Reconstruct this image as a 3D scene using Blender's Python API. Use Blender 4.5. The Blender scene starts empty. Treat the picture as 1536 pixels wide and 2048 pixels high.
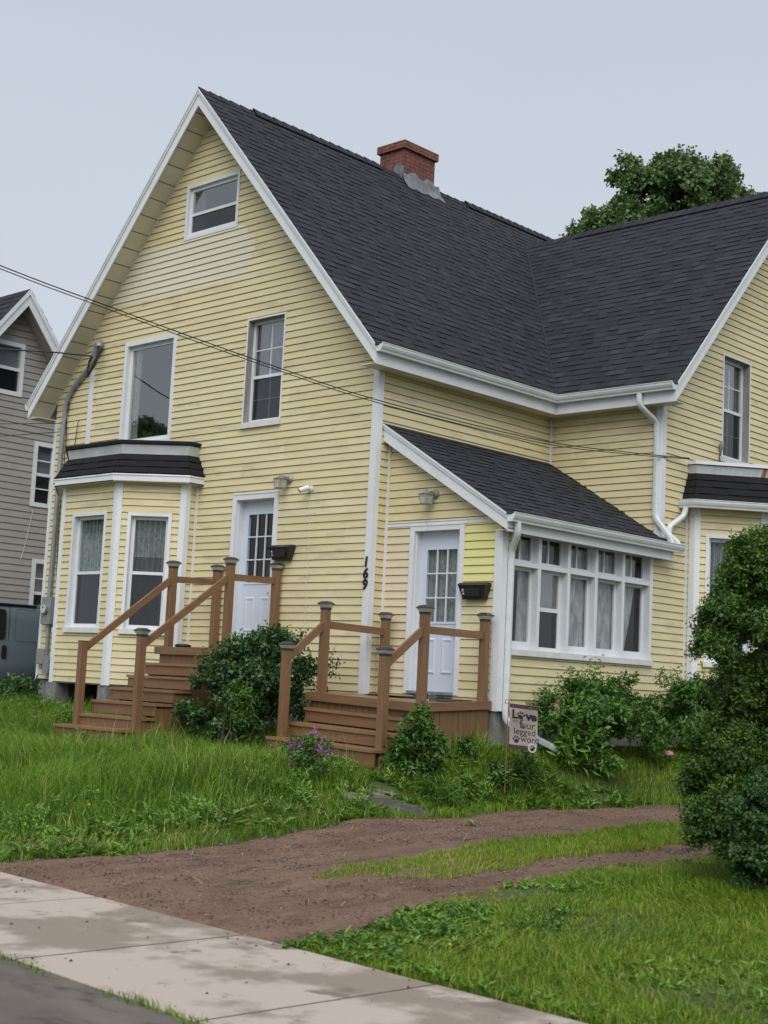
import bpy, bmesh, math, random
import numpy as np
from mathutils import Vector, Matrix

random.seed(7)
RNG = np.random.default_rng(11)
sc = bpy.context.scene
COL = sc.collection

# ------------------------------------------------------------------ camera
cam_d = bpy.data.cameras.new('camera')
cam = bpy.data.objects.new('camera', cam_d)
COL.objects.link(cam)
CR = Vector((0.73104957, 0.68059055, 0.04861095))
CU = Vector((0.04655907, -0.12083424, 0.99158022))
CF = Vector((-0.680734, 0.72263102, 0.12002348))
CLOC = Vector((12.73511793, -13.30487436, 0.1140834))
cam.matrix_world = Matrix(((CR.x, CU.x, -CF.x, CLOC.x), (CR.y, CU.y, -CF.y, CLOC.y), (CR.z, CU.z, -CF.z, CLOC.z), (0, 0, 0, 1)))
cam_d.sensor_fit = 'VERTICAL'
cam_d.sensor_height = 24.0
cam_d.lens = 2849.15 / 2048 * 24.0
cam_d.clip_start = 0.1
cam_d.clip_end = 2000
cam_d.dof.use_dof = True
cam_d.dof.focus_distance = 18.6
cam_d.dof.aperture_fstop = 2.6
sc.camera = cam

# ------------------------------------------------------------------ world: overcast sky
SUN_EL, SUN_AZ = math.radians(51), math.radians(-42)      # azimuth measured from -Y towards +X
world = bpy.data.worlds.new('World')
sc.world = world
world.use_nodes = True
wn, wl = world.node_tree.nodes, world.node_tree.links
wn.clear()
w_out = wn.new('ShaderNodeOutputWorld')
w_bg = wn.new('ShaderNodeBackground')
w_sky = wn.new('ShaderNodeTexSky')
w_sky.sky_type = 'NISHITA'
w_sky.sun_disc = False
w_sky.sun_elevation = SUN_EL
w_sky.sun_rotation = math.radians(138)
w_sky.air_density = 1.0
w_sky.dust_density = 4.0
w_sky.ozone_density = 1.0
w_hs = wn.new('ShaderNodeHueSaturation')
w_hs.inputs['Saturation'].default_value = 0.35
w_mix = wn.new('ShaderNodeMix')
w_mix.data_type = 'RGBA'
w_mix.inputs['Factor'].default_value = 0.93
w_mix.inputs['B'].default_value = (3.62, 4.08, 4.68, 1)     # cloud layer
# cloud layer: paler towards the horizon, very faint mottling
w_tc = wn.new('ShaderNodeTexCoord')
w_sx = wn.new('ShaderNodeSeparateXYZ')
wl.new(w_tc.outputs['Generated'], w_sx.inputs[0])
w_nz = wn.new('ShaderNodeTexNoise')
w_nz.inputs['Scale'].default_value = 2.2
w_nz.inputs['Detail'].default_value = 5
w_mpg = wn.new('ShaderNodeMapping')
w_mpg.inputs['Scale'].default_value = (1, 1, 2.5)
wl.new(w_tc.outputs['Generated'], w_mpg.inputs['Vector'])
wl.new(w_mpg.outputs['Vector'], w_nz.inputs['Vector'])
w_ma = wn.new('ShaderNodeMath')
w_ma.operation = 'MULTIPLY_ADD'
wl.new(w_nz.outputs['Fac'], w_ma.inputs[0])
w_ma.inputs[1].default_value = 0.32
wl.new(w_sx.outputs['Z'], w_ma.inputs[2])
w_mr = wn.new('ShaderNodeMapRange')
w_mr.inputs['From Min'].default_value = 0.15
w_mr.inputs['From Max'].default_value = 0.70
wl.new(w_ma.outputs[0], w_mr.inputs['Value'])
w_cl = wn.new('ShaderNodeMix')
w_cl.data_type = 'RGBA'
w_cl.inputs['A'].default_value = (3.80, 4.10, 4.50, 1)
w_cl.inputs['B'].default_value = (3.12, 3.52, 4.06, 1)
wl.new(w_mr.outputs['Result'], w_cl.inputs['Factor'])
wl.new(w_cl.outputs['Result'], w_mix.inputs['B'])
w_bg.inputs['Strength'].default_value = 0.1
wl.new(w_sky.outputs['Color'], w_hs.inputs['Color'])
wl.new(w_hs.outputs['Color'], w_mix.inputs['A'])
wl.new(w_mix.outputs['Result'], w_bg.inputs['Color'])
wl.new(w_bg.outputs['Background'], w_out.inputs['Surface'])

# ------------------------------------------------------------------ sun (behind cloud: very soft)
sun_d = bpy.data.lights.new('sun', 'SUN')
sun_d.energy = 1.5
sun_d.angle = math.radians(60)
sun_d.color = (1.0, 0.97, 0.93)
sun = bpy.data.objects.new('sun', sun_d)
COL.objects.link(sun)
sdir = Vector((math.cos(SUN_EL) * math.sin(-SUN_AZ), -math.cos(SUN_EL) * math.cos(SUN_AZ), math.sin(SUN_EL)))
sun.rotation_euler = sdir.to_track_quat('Z', 'Y').to_euler()
sun.location = (10, -20, 30)

vs = sc.view_settings
vs.view_transform = 'Standard'
vs.look = 'None'
vs.exposure = 0.8
vs.gamma = 1
vs.use_curve_mapping = False
sc.render.engine = 'CYCLES'
sc.cycles.use_denoising = True
sc.cycles.max_bounces = 6
sc.cycles.diffuse_bounces = 3
sc.cycles.glossy_bounces = 3
sc.cycles.transmission_bounces = 4
sc.cycles.transparent_max_bounces = 16
sc.cycles.caustics_reflective = False
sc.cycles.caustics_refractive = False

# ------------------------------------------------------------------ materials
def S(r, g, b):
    f = lambda c: (c / 255 / 12.92) if c / 255 <= 0.04045 else ((c / 255 + 0.055) / 1.055) ** 2.4
    return (f(r), f(g), f(b), 1)

def C4(c):
    return tuple(c) if len(c) == 4 else tuple(c) + (1,)

def pm(name, c1, c2=None, scale=3.0, rough=0.6, spec=0.5, bump=0.0, bscale=60.0, stretch=(1, 1, 1), metal=0.0, lo=0.35, hi=0.65, c3=None, c3scale=8.0, c3lo=0.6, c3hi=0.7, rough2=None, coat=0.0):
    m = bpy.data.materials.new(name)
    m.use_nodes = True
    n, l = m.node_tree.nodes, m.node_tree.links
    b = n['Principled BSDF']
    b.inputs['Roughness'].default_value = rough
    b.inputs['Specular IOR Level'].default_value = spec
    b.inputs['Metallic'].default_value = metal
    b.inputs['Coat Weight'].default_value = coat
    b.inputs['Base Color'].default_value = C4(c1)
    tc = n.new('ShaderNodeTexCoord')
    mp = n.new('ShaderNodeMapping')
    mp.inputs['Scale'].default_value = stretch
    l.new(tc.outputs['Object'], mp.inputs['Vector'])
    if c2 is not None:
        t = n.new('ShaderNodeTexNoise')
        t.inputs['Scale'].default_value = scale
        t.inputs['Detail'].default_value = 6
        t.inputs['Roughness'].default_value = 0.62
        l.new(mp.outputs['Vector'], t.inputs['Vector'])
        r = n.new('ShaderNodeMapRange')
        r.inputs['From Min'].default_value = lo
        r.inputs['From Max'].default_value = hi
        l.new(t.outputs['Fac'], r.inputs['Value'])
        mx = n.new('ShaderNodeMix')
        mx.data_type = 'RGBA'
        mx.inputs['A'].default_value = C4(c1)
        mx.inputs['B'].default_value = C4(c2)
        l.new(r.outputs['Result'], mx.inputs['Factor'])
        last = mx.outputs['Result']
        if c3 is not None:
            t3 = n.new('ShaderNodeTexNoise')
            t3.inputs['Scale'].default_value = c3scale
            t3.inputs['Detail'].default_value = 8
            t3.inputs['Roughness'].default_value = 0.65
            l.new(mp.outputs['Vector'], t3.inputs['Vector'])
            r3 = n.new('ShaderNodeMapRange')
            r3.inputs['From Min'].default_value = c3lo
            r3.inputs['From Max'].default_value = c3hi
            l.new(t3.outputs['Fac'], r3.inputs['Value'])
            m3 = n.new('ShaderNodeMix')
            m3.data_type = 'RGBA'
            m3.inputs['B'].default_value = C4(c3)
            l.new(last, m3.inputs['A'])
            l.new(r3.outputs['Result'], m3.inputs['Factor'])
            last = m3.outputs['Result']
        l.new(last, b.inputs['Base Color'])
        if rough2 is not None:
            rr = n.new('ShaderNodeMapRange')
            rr.inputs['To Min'].default_value = rough
            rr.inputs['To Max'].default_value = rough2
            l.new(r.outputs['Result'], rr.inputs['Value'])
            l.new(rr.outputs['Result'], b.inputs['Roughness'])
    if bump:
        tb = n.new('ShaderNodeTexNoise')
        tb.inputs['Scale'].default_value = bscale
        tb.inputs['Detail'].default_value = 5
        l.new(mp.outputs['Vector'], tb.inputs['Vector'])
        bp_ = n.new('ShaderNodeBump')
        bp_.inputs['Strength'].default_value = bump
        bp_.inputs['Distance'].default_value = 0.01
        l.new(tb.outputs['Fac'], bp_.inputs['Height'])
        l.new(bp_.outputs['Normal'], b.inputs['Normal'])
    return m

def leafmat(name, stops, rough=0.45, trans=0.25, spec=0.4):
    """colour from the per-leaf attribute 'tone'"""
    m = bpy.data.materials.new(name)
    m.use_nodes = True
    n, l = m.node_tree.nodes, m.node_tree.links
    b = n['Principled BSDF']
    b.inputs['Roughness'].default_value = rough
    b.inputs['Specular IOR Level'].default_value = spec
    a = n.new('ShaderNodeAttribute')
    a.attribute_name = 'tone'
    cr = n.new('ShaderNodeValToRGB')
    els = cr.color_ramp.elements
    while len(els) < len(stops):
        els.new(0.5)
    for e, (p, c) in zip(els, stops):
        e.position = p
        e.color = C4(c)
    l.new(a.outputs['Fac'], cr.inputs['Fac'])
    l.new(cr.outputs['Color'], b.inputs['Base Color'])
    tr = n.new('ShaderNodeBsdfTranslucent')
    l.new(cr.outputs['Color'], tr.inputs['Color'])
    mx = n.new('ShaderNodeMixShader')
    mx.inputs['Fac'].default_value = trans
    out = n['Material Output']
    l.new(b.outputs['BSDF'], mx.inputs[1])
    l.new(tr.outputs['BSDF'], mx.inputs[2])
    l.new(mx.outputs['Shader'], out.inputs['Surface'])
    return m

def glassmat(name, tint=(0.9, 0.93, 0.92), ior=1.7, dark=None):
    """thin window pane: fresnel mix of clear and mirror (dark: insect screen behind it)"""
    m = bpy.data.materials.new(name)
    m.use_nodes = True
    n, l = m.node_tree.nodes, m.node_tree.links
    n.remove(n['Principled BSDF'])
    tr = n.new('ShaderNodeBsdfTransparent')
    tr.inputs['Color'].default_value = C4(tint)
    first = tr.outputs['BSDF']
    if dark is not None:
        df = n.new('ShaderNodeBsdfDiffuse')
        df.inputs['Color'].default_value = C4(dark)
        mm = n.new('ShaderNodeMixShader')
        mm.inputs['Fac'].default_value = 0.62
        l.new(first, mm.inputs[1])
        l.new(df.outputs['BSDF'], mm.inputs[2])
        first = mm.outputs['Shader']
    gl = n.new('ShaderNodeBsdfGlossy')
    gl.inputs['Roughness'].default_value = 0.0
    gl.inputs['Color'].default_value = (1, 1, 1, 1)
    fr = n.new('ShaderNodeFresnel')
    ge = n.new('ShaderNodeNewGeometry')          # same reflectance from both sides of the thin pane
    mi = n.new('ShaderNodeMapRange')
    mi.inputs['To Min'].default_value = ior
    mi.inputs['To Max'].default_value = 1.0 / ior
    l.new(ge.outputs['Backfacing'], mi.inputs['Value'])
    l.new(mi.outputs['Result'], fr.inputs['IOR'])
    tb = n.new('ShaderNodeTexNoise')
    tb.inputs['Scale'].default_value = 1.3
    tb.inputs['Detail'].default_value = 1
    tcg = n.new('ShaderNodeTexCoord')
    l.new(tcg.outputs['Object'], tb.inputs['Vector'])
    bp_ = n.new('ShaderNodeBump')
    bp_.inputs['Strength'].default_value = 0.12
    bp_.inputs['Distance'].default_value = 0.02
    l.new(tb.outputs['Fac'], bp_.inputs['Height'])
    l.new(bp_.outputs['Normal'], gl.inputs['Normal'])
    mx = n.new('ShaderNodeMixShader')
    l.new(fr.outputs['Fac'], mx.inputs['Fac'])
    l.new(first, mx.inputs[1])
    l.new(gl.outputs['BSDF'], mx.inputs[2])
    l.new(mx.outputs['Shader'], n['Material Output'].inputs['Surface'])
    return m

def lacemat(name, col, dens=0.75, scale=26):
    m = bpy.data.materials.new(name)
    m.use_nodes = True
    n, l = m.node_tree.nodes, m.node_tree.links
    b = n['Principled BSDF']
    b.inputs['Base Color'].default_value = C4(col)
    b.inputs['Roughness'].default_value = 0.9
    tc = n.new('ShaderNodeTexCoord')
    mp = n.new('ShaderNodeMapping')
    mp.inputs['Scale'].default_value = (1, 1, 0.45)
    l.new(tc.outputs['Object'], mp.inputs['Vector'])
    t = n.new('ShaderNodeTexNoise')
    t.inputs['Scale'].default_value = scale
    t.inputs['Detail'].default_value = 3
    t.inputs['Distortion'].default_value = 0.6
    l.new(mp.outputs['Vector'], t.inputs['Vector'])
    r = n.new('ShaderNodeMapRange')
    r.inputs['From Min'].default_value = 0.35
    r.inputs['From Max'].default_value = 0.65
    r.inputs['To Min'].default_value = dens
    r.inputs['To Max'].default_value = dens * 0.55
    l.new(t.outputs['Fac'], r.inputs['Value'])
    tr = n.new('ShaderNodeBsdfTransparent')
    mx = n.new('ShaderNodeMixShader')
    l.new(r.outputs['Result'], mx.inputs['Fac'])
    l.new(tr.outputs['BSDF'], mx.inputs[1])
    l.new(b.outputs['BSDF'], mx.inputs[2])
    l.new(mx.outputs['Shader'], n['Material Output'].inputs['Surface'])
    return m

M = {}
M['siding'] = pm('yellow_siding', (0.635, 0.553, 0.318), (0.695, 0.612, 0.372), scale=0.9, rough=0.5, spec=0.3, bump=0.08, bscale=40, stretch=(1, 1, 4), c3=(0.50, 0.43, 0.29), c3scale=1.7, c3lo=0.53, c3hi=0.72)
M['siding2'] = pm('yellow_siding', (0.65, 0.568, 0.335), (0.705, 0.625, 0.395), scale=1.1, rough=0.5, spec=0.3, bump=0.08, bscale=40, stretch=(1, 1, 4), c3=(0.52, 0.45, 0.31), c3scale=1.9, c3lo=0.54, c3hi=0.72)
M['siding3'] = pm('yellow_siding', (0.61, 0.528, 0.308), (0.675, 0.592, 0.358), scale=0.8, rough=0.5, spec=0.3, bump=0.08, bscale=40, stretch=(1, 1, 4), c3=(0.48, 0.41, 0.28), c3scale=2.1, c3lo=0.53, c3hi=0.72)
M['siding_pale'] = pm('faded_siding', (0.655, 0.605, 0.455), (0.685, 0.635, 0.49), scale=1.5, rough=0.5, spec=0.3)
M['siding_new'] = pm('bright_yellow_siding', (0.70, 0.665, 0.26), (0.73, 0.69, 0.30), scale=2, rough=0.45, spec=0.35)
M['siding_tan'] = pm('tan_siding', (0.65, 0.55, 0.38), (0.69, 0.59, 0.42), scale=2, rough=0.5, spec=0.3)
M['siding_gray'] = pm('grey_siding', (0.315, 0.295, 0.272), (0.36, 0.338, 0.315), scale=1.2, rough=0.5, spec=0.3)
M['trim'] = pm('white_trim', (0.72, 0.74, 0.76), (0.64, 0.66, 0.68), scale=2.2, rough=0.45, spec=0.4, lo=0.45, hi=0.8, c3=(0.50, 0.50, 0.48), c3scale=5, c3lo=.62, c3hi=.80)
M['trim_old'] = pm('weathered_trim', (0.34, 0.34, 0.33), (0.22, 0.215, 0.20), scale=9, rough=0.8, stretch=(1, 1, 0.25), bump=0.2, bscale=30)
M['sill_paint'] = pm('painted_sill', (0.70, 0.70, 0.69), (0.56, 0.55, 0.53), scale=5, rough=0.6, lo=0.4, hi=0.75, c3=(0.35, 0.33, 0.3), c3scale=14, c3lo=0.66, c3hi=0.74)
M['soffit_groove'] = pm('soffit_groove', (0.16, 0.145, 0.115), rough=.8)
M['soffit'] = pm('cream_soffit', (0.68, 0.635, 0.53), (0.60, 0.56, 0.465), scale=2, rough=0.6)
M['gutter'] = pm('white_gutter', (0.68, 0.71, 0.72), (0.56, 0.58, 0.58), scale=3, rough=0.35, spec=0.5, stretch=(1, 1, 3), lo=0.45, hi=0.8)
for i, c in enumerate([0.0165, 0.0205, 0.026, 0.033]):
    M['shingle%d' % i] = pm('shingle_tone', (c * 0.86, c * 0.92, c * 1.24), (c * 1.16, c * 1.23, c * 1.62), scale=70, rough=0.82, spec=0.35, bump=0.5, bscale=220)
M['shingle_edge_shadow'] = pm('shingle_butt_shadow', (0.006, 0.006, 0.007), rough=0.9, spec=0.2)  # near-black edges paint in the drop shadow under each shingle
M['shingle_dark'] = pm('black_shingle', (0.010, 0.010, 0.0115), (0.015, 0.015, 0.017), scale=60, rough=0.85, spec=0.25, bump=0.5, bscale=200)
M['flashing'] = pm('lead_flashing', (0.24, 0.25, 0.26), (0.12, 0.125, 0.13), scale=7, rough=0.5, metal=0.3, bump=0.3, bscale=16)
M['band'] = pm('metal_band', (0.58, 0.60, 0.61), (0.48, 0.49, 0.48), scale=4, rough=0.45)
M['band_rust'] = pm('rusty_band', (0.60, 0.63, 0.65), (0.52, 0.54, 0.55), scale=4, rough=0.5, stretch=(1, 4.5, 0.12), c3=(0.33, 0.13, 0.035), c3scale=1.6, c3lo=0.57, c3hi=0.68)
M['concrete_dark'] = pm('foundation_concrete', (0.16, 0.155, 0.15), (0.26, 0.255, 0.25), scale=6, rough=0.9, bump=0.5, bscale=20)
_wd = dict(rough=0.5, spec=0.42, lo=0.3, hi=0.7, c3=(0.105, 0.054, 0.026), c3scale=7, c3lo=0.56, c3hi=0.76, bump=0.25, bscale=34)
M['wood'] = pm('brown_stained_post', (0.172, 0.093, 0.044), (0.232, 0.130, 0.064), scale=26, stretch=(1, 1, 0.07), **_wd)
M['wood_rail'] = pm('brown_stained_rail', (0.175, 0.095, 0.045), (0.235, 0.132, 0.065), scale=26, stretch=(1, 0.07, 0.5), **_wd)
M['wood_riser'] = pm('brown_stained_riser', (0.172, 0.093, 0.044), (0.225, 0.126, 0.062), scale=26, stretch=(0.07, 1, 1), **_wd)
_wd['rough'] = 0.4
M['wood_flat'] = pm('brown_stained_boards', (0.215, 0.120, 0.057), (0.275, 0.160, 0.080), scale=24, stretch=(0.07, 1, 1), **_wd)  # tread tops coloured lighter for the sky's sheen on wet boards
_wd['rough'] = 0.58
M['wood_skirt'] = pm('brown_skirt_boards', (0.160, 0.087, 0.041), (0.212, 0.119, 0.058), scale=24, stretch=(1, 1, 0.07), **_wd)
M['cap_dark'] = pm('cap_dark_plastic', (0.025, 0.024, 0.023), (0.05, 0.048, 0.046), scale=20, rough=0.3, spec=0.5)
M['cap_lens'] = pm('cap_frosted_lens', (0.60, 0.58, 0.50), (0.46, 0.44, 0.37), scale=25, rough=0.35)
M['door'] = pm('white_door', (0.62, 0.67, 0.76), (0.58, 0.63, 0.72), scale=1.4, rough=0.35, spec=0.45)
M['black'] = pm('black_plastic', (0.012, 0.0115, 0.012), rough=0.4, spec=0.4)
M['mailbox'] = pm('black_enamel', (0.016, 0.0155, 0.016), (0.022, 0.021, 0.021), scale=12, rough=0.35, spec=0.5)
M['label_white'] = pm('label_white', (0.7, 0.7, 0.68), rough=0.6)
M['metal_gray'] = pm('galvanised_metal', (0.26, 0.28, 0.30), (0.33, 0.35, 0.37), scale=6, rough=0.45, metal=0.35)
M['beige_box'] = pm('beige_plastic', (0.27, 0.26, 0.215), rough=0.5)
M['gray_box'] = pm('grey_plastic', (0.24, 0.25, 0.28), rough=0.5)
M['lamp_metal'] = pm('aged_lamp_metal', (0.40, 0.39, 0.34), (0.25, 0.24, 0.20), scale=18, rough=0.45, metal=0.3)
M['lamp_amber'] = pm('lamp_bulb', (0.5, 0.36, 0.13), rough=0.3)
M['lamp_glass'] = pm('seeded_lamp_glass', (0.62, 0.64, 0.58), (0.5, 0.52, 0.46), scale=30, rough=0.25)
M['lamp_glass'].node_tree.nodes['Principled BSDF'].inputs['Alpha'].default_value = 0.55
M['white_plastic'] = pm('white_plastic', (0.72, 0.72, 0.72), rough=0.35)
M['glass'] = glassmat('window_glass', ior=2.75)
M['glass_clear'] = glassmat('clear_glass', ior=1.5)
M['glass_screen'] = glassmat('screened_glass', ior=1.6, dark=(0.012, 0.012, 0.014))
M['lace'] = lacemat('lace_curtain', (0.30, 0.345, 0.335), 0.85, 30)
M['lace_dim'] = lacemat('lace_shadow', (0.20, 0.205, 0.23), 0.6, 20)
M['drape'] = lacemat('white_drape', (0.44, 0.43, 0.46), 1.0, 9)
M['dark'] = pm('painted_shade', (0.012, 0.013, 0.013), rough=0.9)  # near-black colour standing in for shade in rooms and hollows
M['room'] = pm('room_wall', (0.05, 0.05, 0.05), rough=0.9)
M['cable'] = pm('black_cable', (0.012, 0.011, 0.010), rough=0.5)
M['rubber'] = pm('rubber_mat', (0.018, 0.018, 0.02), (0.03, 0.03, 0.03), scale=30, rough=0.8)
M['jute'] = pm('tan_mat', (0.33, 0.22, 0.14), (0.25, 0.17, 0.11), scale=40, rough=0.9)

# brick (chimney)
def brickmat():
    m = bpy.data.materials.new('red_brick')
    m.use_nodes = True
    n, l = m.node_tree.nodes, m.node_tree.links
    b = n['Principled BSDF']
    b.inputs['Roughness'].default_value = 0.85
    tc = n.new('ShaderNodeTexCoord')
    sx = n.new('ShaderNodeSeparateXYZ')
    l.new(tc.outputs['Object'], sx.inputs[0])
    ad = n.new('ShaderNodeMath')
    l.new(sx.outputs['X'], ad.inputs[0])
    l.new(sx.outputs['Y'], ad.inputs[1])
    cx = n.new('ShaderNodeCombineXYZ')
    l.new(ad.outputs[0], cx.inputs['X'])
    l.new(sx.outputs['Z'], cx.inputs['Y'])
    br = n.new('ShaderNodeTexBrick')
    br.inputs['Color1'].default_value = (0.205, 0.06, 0.042, 1)
    br.inputs['Color2'].default_value = (0.125, 0.04, 0.03, 1)
    br.inputs['Mortar'].default_value = (0.21, 0.125, 0.10, 1)
    br.inputs['Scale'].default_value = 1.0
    br.inputs['Brick Width'].default_value = 0.21
    br.inputs['Row Height'].default_value = 0.067
    br.inputs['Mortar Size'].default_value = 0.006
    l.new(cx.outputs[0], br.inputs['Vector'])
    t = n.new('ShaderNodeTexNoise')
    t.inputs['Scale'].default_value = 9
    l.new(tc.outputs['Object'], t.inputs['Vector'])
    r = n.new('ShaderNodeMapRange')
    r.inputs['From Min'].default_value = 0.5
    r.inputs['From Max'].default_value = 0.75
    l.new(t.outputs['Fac'], r.inputs['Value'])
    mx = n.new('ShaderNodeMix')
    mx.data_type = 'RGBA'
    mx.inputs['B'].default_value = (0.09, 0.04, 0.032, 1)
    l.new(r.outputs['Result'], mx.inputs['Factor'])
    l.new(br.outputs['Color'], mx.inputs['A'])
    l.new(mx.outputs['Result'], b.inputs['Base Color'])
    bp_ = n.new('ShaderNodeBump')
    bp_.inputs['Strength'].default_value = 0.4
    bp_.inputs['Distance'].default_value = 0.01
    l.new(br.outputs['Fac'], bp_.inputs['Height'])
    bp_.invert = True
    l.new(bp_.outputs['Normal'], b.inputs['Normal'])
    return m
M['brick'] = brickmat()

# ------------------------------------------------------------------ mesh helpers
ORG = {}          # world origin of every object used as a parent

class Fr:
    """wall frame: u along the wall, n outward, z up"""
    def __init__(s, O, U, N):
        s.O, s.U, s.N = Vector(O), Vector(U).normalized(), Vector(N).normalized()
        s.Z = Vector((0, 0, 1))
    def p(s, u, n, z):
        return s.O + s.U * u + s.N * n + s.Z * z

WF = Fr((0, 0, 0), (1, 0, 0), (0, 1, 0))     # plain world frame: u=x, n=y

class MB:
    def __init__(s):
        s.v, s.f, s.m, s.mats, s.sm = [], [], [], [], []
    def mi(s, mat):
        if mat not in s.mats:
            s.mats.append(mat)
        return s.mats.index(mat)
    def face(s, pts, mat, smooth=False):
        b = len(s.v)
        s.v += [tuple(p) for p in pts]
        s.f.append(tuple(range(b, b + len(pts))))
        s.m.append(s.mi(mat))
        s.sm.append(smooth)
    def box(s, fr, u0, u1, n0, n1, z0, z1, mat, tilt=None):
        P = [fr.p(u, n, z) for z in (z0, z1) for n in (n0, n1) for u in (u0, u1)]
        if tilt:
            P = [tilt(p) for p in P]
        s.hexa(P, mat)
    def hexa(s, P, mat):
        # P: 0..3 lower (u0n0,u1n0,u0n1,u1n1) 4..7 upper
        b = len(s.v)
        s.v += [tuple(p) for p in P]
        c = sum((Vector(p) for p in P), Vector()) / 8
        for q in ((0, 2, 3, 1), (4, 5, 7, 6), (0, 1, 5, 4), (2, 6, 7, 3), (0, 4, 6, 2), (1, 3, 7, 5)):
            a0, a1, a2, a3 = (Vector(P[i]) for i in q)
            nn = (a2 - a0).cross(a3 - a1)
            fc = (a0 + a1 + a2 + a3) / 4
            if nn.dot(fc - c) < 0:
                q = q[::-1]
            s.f.append(tuple(b + i for i in q))
            s.m.append(s.mi(mat))
            s.sm.append(False)
    def prism(s, pts3, vec, mat):
        """planar polygon pts3 extruded by vec"""
        vec = Vector(vec)
        A = [Vector(p) for p in pts3]
        nn = Vector()
        for i in range(len(A)):
            nn += A[i].cross(A[(i + 1) % len(A)])
        if nn.dot(vec) > 0:
            A = A[::-1]
        B = [p + vec for p in A]
        s.face(A, mat)
        s.face(B[::-1], mat)
        k = len(A)
        for i in range(k):
            j = (i + 1) % k
            s.face([A[j], A[i], B[i], B[j]], mat)
    def bar(s, a, b, w, h, mat, up=(0, 0, 1)):
        """box beam from a to b; w sideways, h along up"""
        a, b = Vector(a), Vector(b)
        d = (b - a).normalized()
        up = Vector(up)
        sd = d.cross(up).normalized()
        u2 = sd.cross(d).normalized()
        P = []
        for e in (a, b):
            for x, y in ((-1, -1), (1, -1), (-1, 1), (1, 1)):
                P.append(e + sd * (x * w / 2) + u2 * (y * h / 2))
        s.hexa(P, mat)
    def tube(s, path, r, mat, sides=8, rx=None, up=(0, 0, 1), cap=True, smooth=True, taper=None):
        path = [Vector(p) for p in path]
        rings = []
        ref = None
        for i, p in enumerate(path):
            if i == 0:
                d = path[1] - p
            elif i == len(path) - 1:
                d = p - path[i - 1]
            else:
                d = (path[i + 1] - p).normalized() + (p - path[i - 1]).normalized()
            d = d.normalized()
            if ref is None:
                u = Vector(up)
                if abs(u.dot(d)) > 0.95:
                    u = Vector((1, 0, 0)) if abs(d.x) < 0.9 else Vector((0, 1, 0))
                a = d.cross(u).normalized()
            else:
                a = (ref - d * ref.dot(d)).normalized()
            ref = a
            b2 = d.cross(a)
            rr = r if taper is None else taper[i]
            ra = rr if rx is None else rx
            ring = []
            for k in range(sides):
                t = 2 * math.pi * (k + 0.5) / sides
                ca, sa = math.cos(t), math.sin(t)
                if rx is not None:      # rounded rectangle
                    e = 0.35
                    ca = math.copysign(abs(ca) ** e, ca)
                    sa = math.copysign(abs(sa) ** e, sa)
                ring.append(p + a * (ca * ra) + b2 * (sa * rr))
            rings.append(ring)
        base = len(s.v)
        for ring in rings:
            s.v += [tuple(q) for q in ring]
        mi = s.mi(mat)
        for i in range(len(rings) - 1):
            for k in range(sides):
                k2 = (k + 1) % sides
                s.f.append((base + i * sides + k, base + i * sides + k2, base + (i + 1) * sides + k2, base + (i + 1) * sides + k))
                s.m.append(mi)
                s.sm.append(smooth)
        if cap:
            s.face(rings[0][::-1], mat)
            s.face(rings[-1], mat)
    def sweep(s, prof, path, z, mat, side=1):
        """profile [(out, dz)] swept along plan polyline; out is to the right of travel * side"""
        path = [Vector((p[0], p[1], 0)) for p in path]
        rings = []
        for i, p in enumerate(path):
            ds = []
            if i > 0:
                ds.append((p - path[i - 1]).normalized())
            if i < len(path) - 1:
                ds.append((path[i + 1] - p).normalized())
            ns = [Vector((d.y, -d.x, 0)) * side for d in ds]
            if len(ns) == 2:
                m = (ns[0] + ns[1]).normalized()
                m = m / max(0.3, m.dot(ns[0]))
            else:
                m = ns[0]
            rings.append([p + m * o + Vector((0, 0, z + dz)) for o, dz in prof])
        k = len(prof)
        for i in range(len(rings) - 1):
            for j in range(k):
                j2 = (j + 1) % k
                q = [rings[i][j], rings[i][j2], rings[i + 1][j2], rings[i + 1][j]]
                s.face(q, mat)
        s.face(rings[0], mat)
        s.face(rings[-1][::-1], mat)
    def lathe(s, c, prof, mat, sides=12, smooth=True):
        c = Vector(c)
        base = len(s.v)
        for r, z in prof:
            for k in range(sides):
                t = 2 * math.pi * k / sides
                s.v.append(tuple(c + Vector((math.cos(t) * r, math.sin(t) * r, z))))
        mi = s.mi(mat)
        for i in range(len(prof) - 1):
            for k in range(sides):
                k2 = (k + 1) % sides
                s.f.append((base + i * sides + k, base + i * sides + k2, base + (i + 1) * sides + k2, base + (i + 1) * sides + k))
                s.m.append(mi)
                s.sm.append(smooth)
    def sq_lathe(s, c, prof, mat, rot=0.0):
        """square section rings: prof (half width, z)"""
        c = Vector(c)
        rings = []
        for r, z in prof:
            rings.append([c + Vector((math.cos(rot + math.pi / 4 + k * math.pi / 2) * r * 1.41421, math.sin(rot + math.pi / 4 + k * math.pi / 2) * r * 1.41421, z)) for k in range(4)])
        for i in range(len(rings) - 1):
            for k in range(4):
                k2 = (k + 1) % 4
                s.face([rings[i][k], rings[i][k2], rings[i + 1][k2], rings[i + 1][k]], mat)
        s.face(rings[0][::-1], mat)
        s.face(rings[-1], mat)
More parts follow.
